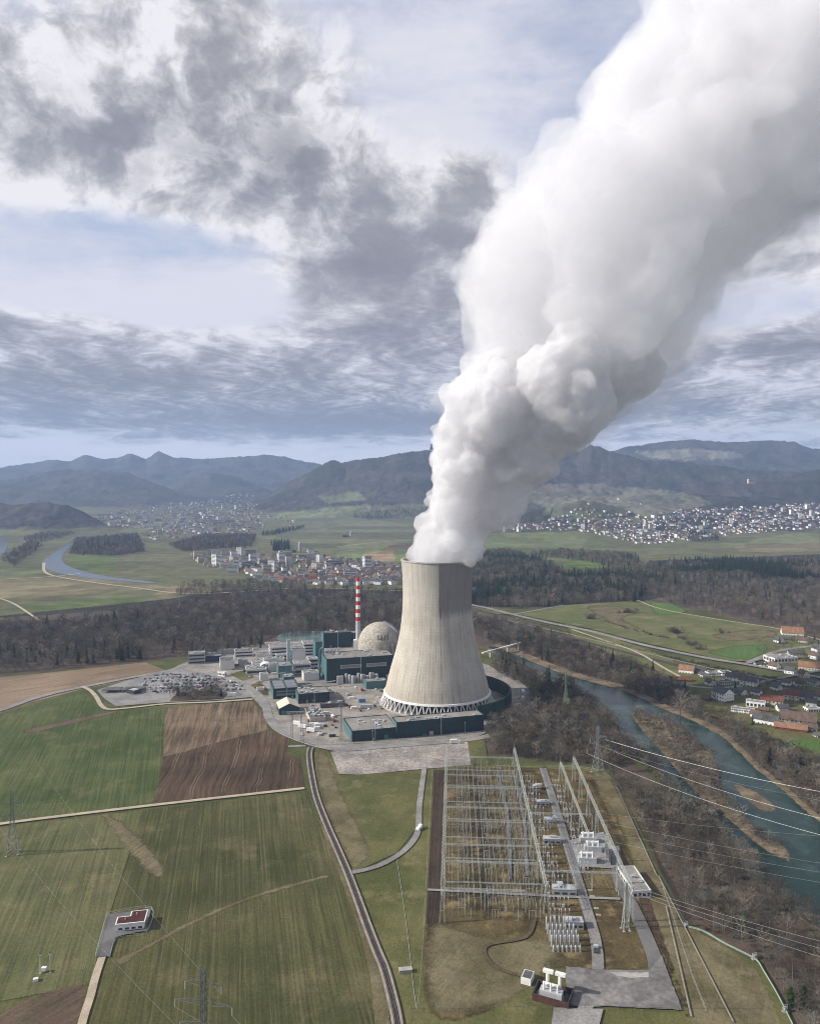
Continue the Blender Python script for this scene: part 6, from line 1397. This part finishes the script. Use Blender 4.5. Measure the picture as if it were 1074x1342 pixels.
far_mid = [bare_tree(20 + s, h, sp, 11, 6, 6, .075, 2.0) + (m,) for s, h, sp, m in ((1, 16, .42, T_brown), (2, 18, .34, T_grey), (3, 14, .48, T_red), (4, 17, .40, T_dark), (5, 18, .30, T_pale))]
far_con = [conifer(40 + s, h, r_, 15, 7) + (T_con,) for s, h, r_ in ((1, 24, 3.8), (2, 20, 3.4))]
shrubs = [bush(60 + s, h, r_, n, .05) + (m,) for s, h, r_, n, m in ((1, 3.2, 2.4, 46, T_brown), (2, 4.2, 2.8, 54, T_grey), (3, 2.4, 2.0, 40, T_red))]
ivy = conifer(80, 13, 2.0, 16, 8, True) + (T_ivy,)
def stuff_proto(T, C, m, k):
    b = MB(); o1 = len(T.v); b.v = T.v + C.v; b.f = T.f + [tuple(i + o1 for i in f) for f in C.f]; b.mi = [0] * len(T.f) + [1] * len(C.f)
    o = b.build('tree_kind', [T_bark, m]); COL.objects.unlink(o); return o
PROTO = [stuff_proto(*t, k) for k, t in enumerate(far_mid + far_con + shrubs)]     # 0-4 bare, 5-6 conifer, 7-9 shrubs
WOODS = [  # polygon, spacing, share of conifers, share of shrubs, scale, what stands there
    ([(792, 1010), (806, 1010), (832, 1040), (880, 1052), (920, 1076), (972, 1134), (1000, 1168), (1036, 1200), (1074, 1226), (1250, 1350), (1330, 1600), (1200, 1600), (1075, 1380), (1040, 1330), (1018, 1290), (994, 1256), (950, 1232), (912, 1212), (880, 1162), (850, 1104), (820, 1050)], 4.3, .0, .30, .66, 'wood between the pipeline and the river'),
    ([(640, 988), (636, 955), (660, 944), (690, 925), (694, 905), (740, 903), (778, 935), (806, 975), (818, 1000), (790, 1012), (770, 1004), (735, 1000), (700, 998)], 4.8, .0, .25, .75, 'wood between the switchyard and the tower'),
    ([(645, 862), (668, 868), (700, 889), (735, 899), (700, 903), (676, 898), (650, 884)], 5.5, .05, .1, .9, 'wood beside the tower on the near bank'),
    ([(620, 812), (700, 832), (800, 866), (850, 884), (872, 898), (900, 915), (930, 950), (900, 938), (866, 922), (814, 898), (741, 878), (690, 860), (640, 842), (615, 830)], 6, .03, .15, .85, 'wood along the far bank and the railway'),
    ([(935, 938), (965, 955), (1010, 978), (1074, 1000), (1200, 1060), (1200, 1145), (1074, 1072), (1030, 1034), (1000, 1010), (968, 978)], 5.4, .02, .25, .75, 'wood on the far bank below the village'),
    (isl, 2.8, 0, .72, .50, 'river island scrub'),
    ([(735, 892), (781, 926), (806, 950), (818, 974), (868, 1011), (886, 1041), (928, 1071), (944, 1096), (982, 1130), (1010, 1161), (1044, 1195), (1080, 1218), (1070, 1228), (1030, 1196), (996, 1163), (968, 1133), (930, 1098), (912, 1072), (870, 1044), (856, 1016), (806, 978), (794, 952), (772, 932), (728, 900)], 3.4, 0, .25, .62, 'wood on the near bank edge'),
    ([(741, 881), (814, 901), (866, 925), (899, 938), (939, 958), (963, 978), (996, 1010), (1028, 1035), (1080, 1076), (1080, 1068), (1030, 1026), (1000, 1002), (968, 972), (942, 952), (902, 932), (868, 919), (816, 895), (742, 876)], 4.5, 0, .45, .5, 'wood on the far bank edge'),
    ([(900, 885), (985, 893), (1074, 890), (1120, 960), (1020, 972), (960, 948), (905, 925)], 13, .12, .45, .55, 'gardens of the riverside village'),
    ([(985, 840), (1074, 838), (1100, 880), (1000, 872)], 14, .1, .4, .55, 'gardens by the lone barn'),
    ([(-90, 815), (20, 822), (130, 815), (190, 802), (230, 796), (300, 790), (420, 787), (540, 787), (540, 826), (440, 829), (345, 838), (240, 858), (180, 866), (100, 874), (-90, 892)], 9.0, .09, .05, .95, 'wide wood behind the plant'),
    ([(240, 856), (345, 842), (350, 848), (300, 856), (245, 866)], 8, .6, .1, .8, 'dark trees behind the offices'),
    ([(600, 745), (640, 746), (690, 750), (745, 764), (800, 762), (850, 756), (848, 775), (830, 790), (740, 792), (690, 800), (600, 792)], 10.0, .30, .05, 1.0, 'wood on the plateau behind the tower'),
    ([(620, 732), (700, 733), (745, 752), (800, 752), (840, 744), (900, 738), (1100, 735), (1100, 757), (930, 762), (850, 772), (745, 768), (690, 752), (610, 750)], 11.0, .55, .03, 1.05, 'dark conifer belt across the plateau'),
    ([(840, 772), (930, 760), (1100, 762), (1100, 846), (1030, 822), (945, 808), (880, 794)], 8.5, .03, .35, .72, 'brown hillside wood'),
    ([(690, 728), (740, 722), (830, 728), (840, 738), (800, 745), (760, 735)], 11, .2, .05, .9, 'thin wood at the plain edge'),
    ([(620, 728), (660, 722), (690, 728), (650, 738)], 11, .2, .05, .9, 'copse beside the steam'),
    ([(222, 910), (280, 905), (300, 910), (288, 917), (225, 919)], 6, .1, .2, .8, 'trees at the car park edge'),
    ([(100, 708), (180, 702), (190, 724), (150, 730), (92, 728)], 14, .15, 0, 1.0, 'wood in the river bend'),
    ([(270, 703), (335, 703), (330, 718), (240, 724), (220, 716)], 13, .1, 0, 1.0, 'tree belt above the river village'),
    ([(0, 735), (40, 712), (55, 716), (20, 745)], 14, .1, 0, 1.0, 'tree line by the far river reach'),
    ([(28, 708), (60, 700), (100, 700), (60, 712)], 16, .1, 0, 1.0, 'far riverside trees'),
    ([(355, 715), (378, 712), (380, 721), (358, 723)], 13, .4, 0, 1.1, 'dark copse in the plain'),
    ([(240, 768), (330, 764), (440, 772), (530, 778), (530, 784), (300, 782), (230, 784)], 11, .1, .2, .8, 'tree line along the far river bank'),
    ([(460, 676), (520, 668), (560, 664), (560, 675), (480, 682)], 18, .3, 0, 1.1, 'wood at the foot of the hills'),
    ([(340, 700), (400, 690), (395, 694), (345, 704)], 18, .4, 0, 1.0, 'thin wood in the far plain'),
    ([(900, 703), (940, 704), (940, 710), (902, 710)], 14, .6, 0, .9, 'conifers below the hillside town'),
]
for nm_, poly, cnt, ap, hl in TOWNS[:6]: WOODS.append((poly, 24 if 'village' in nm_ else 30, .25, .2, .55, 'trees among the houses'))
trees = []
for poly, sp, con, shr, scl, where in WOODS:
    P = [G(*p) if p[1] > 690 else GT(*p)[:2] for p in poly]; xs = [p[0] for p in P]; ys = [p[1] for p in P]
    gx = np.arange(min(xs), max(xs), sp); gy = np.arange(min(ys), max(ys), sp); XX, YY = np.meshgrid(gx, gy); rs = np.random.RandomState(int(abs(xs[0]) + sp * 10))
    XX = XX + rs.uniform(-.5, .5, XX.shape) * sp; YY = YY + rs.uniform(-.5, .5, YY.shape) * sp
    ok = in_poly(XX, YY, P) & (np.abs(XX / YY) < .62)
    dens = vnoise(XX, YY, sp * 9, 31); ok &= rs.rand(*XX.shape) < .55 + .6 * dens
    XX, YY = XX[ok], YY[ok]; ZZ = terrain(XX, YY); cl = vnoise(XX, YY, sp * 14, 32)
    for x, y, z, c in zip(XX, YY, ZZ, cl):
        u = rs.rand(); pc = con * (2.2 if c > .55 else .35)
        k = rs.choice((5, 6)) if u < pc else (rs.choice((7, 8, 9)) if u < pc + shr else rs.choice(5, p=(.34, .2, .16, .2, .10)))
        trees.append((math.hypot(x, y), x, y, float(z), int(k), scl * rs.uniform(.55, 1.25), rs.uniform(0, 6.28), where))
def visible(t):
    u, v = PX(t[1], t[2], t[3] + 6); return -10 < u < 1084 and v < 1360
trees.sort(key=lambda t: t[0])
near_n = 0; rest_t = []
NEARO = []
for T, C, m, nm_ in NEAR:
    t = T.build('tree_trunk', T_bark); c = C.build('crown', m); COL.objects.unlink(t); COL.objects.unlink(c); NEARO.append((t, c, nm_))
SHRO = []
for T, C, m in shrubs:
    c = C.build('bush_twigs', m); COL.objects.unlink(c); SHRO.append(c)
it = ivy[0].build('tree_trunk', T_bark), ivy[1].build('crown', T_ivy); COL.objects.unlink(it[0]); COL.objects.unlink(it[1])
cn = far_con[0][0].build('tree_trunk', T_bark), far_con[0][1].build('crown', T_con); COL.objects.unlink(cn[0]); COL.objects.unlink(cn[1])
def put_tree(trunk, crown, x, y, z, s, a, name, label, cat, group, sz=None):
    t = trunk.copy(); COL.objects.link(t); c = crown.copy(); COL.objects.link(c); c.parent = t; c.name = 'crown'
    t.name = name; t.location = (x, y, z); t.rotation_euler = (0, 0, a); t.scale = (s, s, sz or s); return tag(t, label, cat, group)
def nearby(x, y):
    u, v = PX(x, y, 0); r_ = int((1342 - v) / 24); return u, v
n_sh = 0
for D_, x, y, z, k, s, a, where in trees:
    if visible((0, x, y, z)) and near_n < 285 and D_ < 900 and k < 5:
        t, c, cn_ = NEARO[rnd.randrange(len(NEARO))]; near_n += 1
        u, v = PX(x, y, 0)
        side = 'river edge' if u > 905 + (v - 1060) * .78 else ('pipeline edge' if u < 880 + (v - 1140) * .78 else 'middle')
        band = ORD[max(0, min(28, int((D_ - 290) / 12)))]
        put_tree(t, c, x, y, z, s, a, 'bare_tree', f'bare {cn_} tree, {where}, {side}, {band} rank upstream', 'tree', 'bare trees of the near river wood')
    elif visible((0, x, y, z)) and n_sh < 150 and D_ < 700 and k >= 7 and 'island' not in where:
        n_sh += 1; c = SHRO[k - 7].copy(); COL.objects.link(c); c.name = 'bush'; c.location = (x, y, z); c.rotation_euler = (0, 0, a); c.scale = (s * 1.3,) * 3
        tag(c, f'leafless {("brown", "grey", "reddish")[k - 7]} bush, {where}, {ORD[max(0, min(37, int((D_ - 290) / 12)))]} rank upstream', 'bush', 'leafless bushes of the near river wood')
    else: rest_t.append((x, y, z, k, s, a))
# single trees and bushes that stand apart
for P, s, sz, lb in (((974, 1225), .9, 1.0, 'tallest ivy clad dark green trunk in the near river wood'), ((964, 1222), .75, .85, 'middle ivy clad dark green trunk in the near river wood'), ((950, 1216), .6, .75, 'shorter ivy clad dark green trunk nearest the pipeline'), ((956, 1130), .7, .5, 'ivy covered tree leaning over the river edge'), ((1035, 1325), 1.0, .9, 'leafy green tree beside the pipeline at the frame corner'), ((1052, 1320), .9, .8, 'second leafy green tree at the frame corner'), ((1060, 1008), 1.1, .9, 'dark green ivy tree on the far bank below the village'), ((1048, 1004), .9, .8, 'shorter dark green ivy tree on the far bank below the village')):
    x, y = G(*P); put_tree(*it, x, y, 0, s, rnd.uniform(0, 6), 'ivy_tree', lb, 'tree', None, sz)
x, y = G(890, 942); t, c, _ = NEARO[6]; put_tree(t, c, x, y, 0, 1.5, 1, 'poplar_tree', 'single pale poplar standing on the far river bank by the farm', 'tree', None, 1.75)
for P, s, lb in (((825, 804), 2.2, 'dense round thicket in the middle of the rolling meadow'), ((775, 812), 2.2, 'bare tree beside the small shed in the rolling meadow'), ((886, 830), 2.4, 'dark round tree in the rolling meadow'), ((945, 830), 1.3, 'small bare tree alone in the upper meadow'), ((905, 846), 1.6, 'bush at the lower end of the meadow hedge'), ((915, 852), 1.7, 'last bush of the meadow hedge beside the road'), ((895, 838), 1.5, 'reddish bush in the middle of the meadow hedge')):
    x, y = G(*P)
    for q in range(1): c = SHRO[0].copy(); COL.objects.link(c); c.name = 'bush'; c.location = (x, y, 0); c.scale = (s * 1.5, s * 1.5, s * 1.3); tag(c, lb, 'bush')
    for q in range(10): rest_t.append((x + rnd.gauss(0, 3.2 * s), y + rnd.gauss(0, 5), 0, (3, 0, 2, 8)[q % 4], s * (.26 if q % 4 < 3 else .9), q))
hx = [(790, 815), (815, 822), (850, 832), (875, 838)]
for k in range(46):
    f = k / 45 * 3; i = min(2, int(f)); q = f - i; px, py = hx[i][0] + (hx[i + 1][0] - hx[i][0]) * q, hx[i][1] + (hx[i + 1][1] - hx[i][1]) * q; x, y = G(px, py); rest_t.append((x + rnd.gauss(0, 3), y + rnd.gauss(0, 4), 0, 7 + k % 3, 1.1, k))
rail_b = [(640, 806), (749, 836), (834, 857), (899, 872), (963, 886), (1017, 896)]
for k in range(150):
    f = k / 149 * 4.999; i = int(f); q = f - i; px, py = rail_b[i][0] + (rail_b[i + 1][0] - rail_b[i][0]) * q, rail_b[i][1] + (rail_b[i + 1][1] - rail_b[i][1]) * q; x, y = G(px, py - 5.5 + rnd.uniform(-1, 1)); rest_t.append((x, y, 0, (7, 8, 9, 7)[k % 4], .9, k))
# scrub bank bushes
for k in range(39):
    f = k / 38; px, py = 842 + (896 - 842) * f + rnd.uniform(-6, 6), 1182 + (1322 - 1182) * f + rnd.uniform(-5, 5); x, y = G(px, py)
    c = SHRO[2 if k % 3 else 0].copy(); COL.objects.link(c); c.name = 'bush'; c.location = (x, y, 0); s = rnd.uniform(.45, .8); c.scale = (s, s, s * .8); c.rotation_euler = (0, 0, k)
    tag(c, f'low reddish bush on the scrub bank, {ORD[k]} from the control building' if k < len(ORD) else 'low reddish bush at the asphalt yard end of the scrub bank', 'bush', 'low bushes on the scrub bank')
# all other trees and shrubs: one mass
def make_woods():
    me = bpy.data.meshes.new('woods'); n = len(rest_t); me.vertices.add(n); A = np.array(rest_t, float); me.vertices.foreach_set('co', A[:, :3].ravel())
    for nm_, ty, v in (('kind_id', 'INT', A[:, 3].astype(np.int32)), ('size', 'FLOAT', A[:, 4].astype(np.float32)), ('turn', 'FLOAT', A[:, 5].astype(np.float32))):
        at = me.attributes.new(nm_, ty, 'POINT'); at.data.foreach_set('value', v)
    o = bpy.data.objects.new('woods', me); COL.objects.link(o); tag(o, 'mass of bare winter trees and dark conifers covering the valley woods', kind='stuff')
    ng = bpy.data.node_groups.new('woods', 'GeometryNodeTree'); ng.interface.new_socket('Geometry', in_out='INPUT', socket_type='NodeSocketGeometry'); ng.interface.new_socket('Geometry', in_out='OUTPUT', socket_type='NodeSocketGeometry')
    N_, L_ = ng.nodes, ng.links; gi = N_.new('NodeGroupInput'); go = N_.new('NodeGroupOutput'); m2p = N_.new('GeometryNodeMeshToPoints'); L_.new(gi.outputs[0], m2p.inputs[0])
    j = N_.new('GeometryNodeJoinGeometry'); infos = []
    for p in PROTO: oi = N_.new('GeometryNodeObjectInfo'); oi.inputs['Object'].default_value = p; oi.inputs['As Instance'].default_value = True; infos.append(oi)
    for oi in reversed(infos): L_.new(oi.outputs['Geometry'], j.inputs[0])
    io = N_.new('GeometryNodeInstanceOnPoints'); L_.new(m2p.outputs[0], io.inputs['Points']); L_.new(j.outputs[0], io.inputs['Instance']); io.inputs['Pick Instance'].default_value = True
    def attr(nm_, ty): a = N_.new('GeometryNodeInputNamedAttribute'); a.data_type = ty; a.inputs['Name'].default_value = nm_; return a.outputs['Attribute']
    L_.new(attr('kind_id', 'INT'), io.inputs['Instance Index']); L_.new(attr('size', 'FLOAT'), io.inputs['Scale'])
    cv = N_.new('ShaderNodeCombineXYZ'); L_.new(attr('turn', 'FLOAT'), cv.inputs[2]); L_.new(cv.outputs[0], io.inputs['Rotation']); L_.new(io.outputs[0], go.inputs[0])
    md = o.modifiers.new('woods', 'NODES'); md.node_group = ng
    print('trees', near_n, n_sh, n)
make_woods()
# ------------------------------------------------------------------ steam plume: closed billowing bodies filled with an even white vapour
def vapour(name, dens, skin=0.0, col=(.948, .945, .952), an=.0):
    m = bpy.data.materials.new(name); m.use_nodes = True; nt = m.node_tree; nt.nodes.clear(); g = NG(nt)
    o = g.node('ShaderNodeOutputMaterial'); v = g.node('ShaderNodeVolumePrincipled')
    v.inputs['Color'].default_value = (*col, 1); v.inputs['Density'].default_value = dens; v.inputs['Anisotropy'].default_value = an
    g.l.new(v.outputs[0], o.inputs['Volume'])
    if skin:      # a faint skin of condensed droplets that catches the light
        d = g.node('ShaderNodeBsdfDiffuse'); d.inputs[0].default_value = (.92, .92, .93, 1); t = g.node('ShaderNodeBsdfTransparent'); mx = g.node('ShaderNodeMixShader')
        pos = g.node('ShaderNodeNewGeometry').outputs['Position']; g.put(mx.inputs[0], g.step(g.noise(pos, .05, 6, .65), .3, .7, skin * .4, skin * 1.5))
        bp = g.node('ShaderNodeBump'); bp.inputs['Distance'].default_value = 3.0; bp.inputs['Strength'].default_value = 1.0; g.put(bp.inputs['Height'], g.noise(pos, .11, 6, .65)); g.l.new(bp.outputs[0], d.inputs['Normal'])
        g.l.new(t.outputs[0], mx.inputs[1]); g.l.new(d.outputs[0], mx.inputs[2]); g.l.new(mx.outputs[0], o.inputs['Surface']); m.cycles.volume_sampling = 'MULTIPLE_IMPORTANCE'
    return m
# left edge, right edge of the plume in photo pixels by height
EDGE = [(752, 531, 617), (735, 531, 618), (715, 536, 634), (695, 544, 648), (675, 552, 660), (650, 562, 692), (625, 566, 708), (600, 567, 720), (580, 570, 735), (560, 571, 768), (540, 572, 796), (520, 575, 826), (500, 588, 858), (480, 602, 890), (460, 612, 908), (440, 604, 920), (420, 590, 934), (400, 582, 946), (375, 582, 958), (350, 591, 975), (325, 600, 1000), (300, 616, 1035), (275, 640, 1075), (250, 672, 1125), (225, 698, 1175), (200, 716, 1220), (160, 730, 1290), (120, 745, 1350), (80, 760, 1410), (40, 784, 1470), (0, 834, 1520), (-60, 900, 1590), (-130, 980, 1650)]
def edge_at(py):
    ys = [-e[0] for e in EDGE]; return np.interp(-py, ys, [e[1] for e in EDGE]), np.interp(-py, ys, [e[2] for e in EDGE])
_ico = bmesh.new(); bmesh.ops.create_icosphere(_ico, subdivisions=2, radius=1); _ico.verts.ensure_lookup_table()
IV = np.array([v.co[:] for v in _ico.verts]); IF = np.array([[v.index for v in f.verts] for f in _ico.faces]); _ico.free()
SCL = 797 / FPX
def plume_body(name, mat_, top, bot, shrink, puffs, seed, voxel, disp, parent=None, right_extra=0.0, dep=1.0, left_in=0.0):
    r = random.Random(seed); sph = []
    def yc(py): return 797 + (735 - max(py, -200)) * .02
    def drift(l, rr, py): return (l + rr) / 2, (rr - l) / 2
    py = bot
    while py > top:
        l, rr = edge_at(py); l += left_in; c, h = drift(l, rr, py)
        if h < 55:
            R0 = h * shrink; sph.append((*AT(c, py, yc(py)), R0 * SCL)); step = R0 * .25
        else:
            n = max(2, int(h / 38)); rad = h / n * 1.05
            nd = max(1, int(n * .62 * dep))
            for i in range(n):
                for j in range(-nd, nd + 1):
                    fx = (i + .5) / n * 2 - 1; fy = j / (nd + .3) * dep
                    if fx * fx + (fy / dep) ** 2 > 1.02: continue
                    q = rad * shrink * r.uniform(.85, 1.2)
                    lim = (h - q * .92) / h
                    fx = max(-lim, min(lim, fx * shrink + r.uniform(-.06, .06)))
                    X, Y, Z = AT(c + fx * h, py + r.uniform(-8, 8), yc(py)); sph.append((X, Y + fy * h * .8 * SCL, Z, q * SCL))
            step = rad * .55
        py -= step
    base = list(sph)
    for s in base:                          # cauliflower heads on the outside
        for _ in range(puffs):
            d = Vector((r.gauss(0, 1), r.gauss(0, 1), r.gauss(0, 1))).normalized()
            k = r.choice((.22, .3, .38, .48)); q = s[3] * k; e = s[3] * r.uniform(.80, .98)
            p = (s[0] + d.x * e, s[1] + d.y * e, s[2] + d.z * e); px, pyy = PX(*p)
            l, rr = edge_at(pyy)
            if px - q / SCL < l + left_in - 6 or px + q / SCL > rr + 8 + right_extra: continue
            if p[2] < 152: continue
            sph.append((*p, q))
            for _ in range(2):
                d2 = (d + Vector((r.gauss(0, .6), r.gauss(0, .6), r.gauss(0, .6)))).normalized(); q2 = q * r.uniform(.35, .6)
                if q2 < 2.2: continue
                sph.append((p[0] + d2.x * q * .9, p[1] + d2.y * q * .9, p[2] + d2.z * q * .9, q2))
    V = np.concatenate([IV * s[3] + np.array(s[:3]) for s in sph]); n = len(IV)
    F = np.concatenate([IF + i * n for i in range(len(sph))])
    me = bpy.data.meshes.new(name); me.vertices.add(len(V)); me.vertices.foreach_set('co', V.ravel()); me.loops.add(F.size); me.loops.foreach_set('vertex_index', F.ravel().astype(np.int32))
    me.polygons.add(len(F)); me.polygons.foreach_set('loop_start', np.arange(0, F.size, 3, dtype=np.int32)); me.polygons.foreach_set('loop_total', np.full(len(F), 3, np.int32)); me.update(calc_edges=True)
    me.materials.append(mat_)
    o = bpy.data.objects.new(name, me); COL.objects.link(o); o.parent = parent
    rm = o.modifiers.new('union', 'REMESH'); rm.mode = 'VOXEL'; rm.voxel_size = voxel; rm.use_smooth_shade = True
    for k, (size, st) in enumerate(disp):
        t = bpy.data.textures.new(name + '_billow', 'CLOUDS'); t.noise_scale = size; t.noise_depth = 3; t.noise_basis = 'ORIGINAL_PERLIN'
        dm = o.modifiers.new('billow', 'DISPLACE'); dm.texture = t; dm.strength = st; dm.mid_level = .5; dm.texture_coords = 'GLOBAL'
    r2 = o.modifiers.new('close', 'REMESH'); r2.mode = 'VOXEL'; r2.voxel_size = voxel * .9; r2.use_smooth_shade = True
    return o
pl = plume_body('steam_plume', vapour('steam_dense', .070, .13), 470, 752, .88, 6, 3, 2.2, [(30, 15), (12, 11), (5, 5)])
tag(pl, 'huge white steam plume leaning away from the mouth of the cooling tower', 'steam plume')
plume_body('middle_billows', vapour('steam_middle', .0165, .028), 90, 545, .84, 5, 5, 3.2, [(55, 40), (20, 24), (8, 10)], pl)
plume_body('upper_billows', vapour('steam_thin', .0085, .010), -130, 200, .84, 3, 6, 4.5, [(90, 80), (34, 42), (13, 16)], pl)
plume_body('steam_fringe', vapour('steam_fringe', .0035), 120, 540, .98, 6, 9, 4.2, [(60, 60), (22, 36), (9, 12)], pl, right_extra=80, left_in=70)
# ------------------------------------------------------------------ haze
def make_haze():
    b = MB(); b.box(-16500, -600, -2, 16500, 15600, 1150)
    m = bpy.data.materials.new('haze'); m.use_nodes = True; nt = m.node_tree; nt.nodes.clear(); g = NG(nt)
    o = g.node('ShaderNodeOutputMaterial'); v = g.node('ShaderNodeVolumePrincipled')
    v.inputs['Color'].default_value = (.50, .66, 1.0, 1); v.inputs['Density'].default_value = 5.6e-5; v.inputs['Anisotropy'].default_value = .1
    g.l.new(v.outputs[0], o.inputs['Volume'])
    h = b.build('haze', m); tag(h, 'pale blue haze filling the wide valley', kind='stuff')
make_haze()
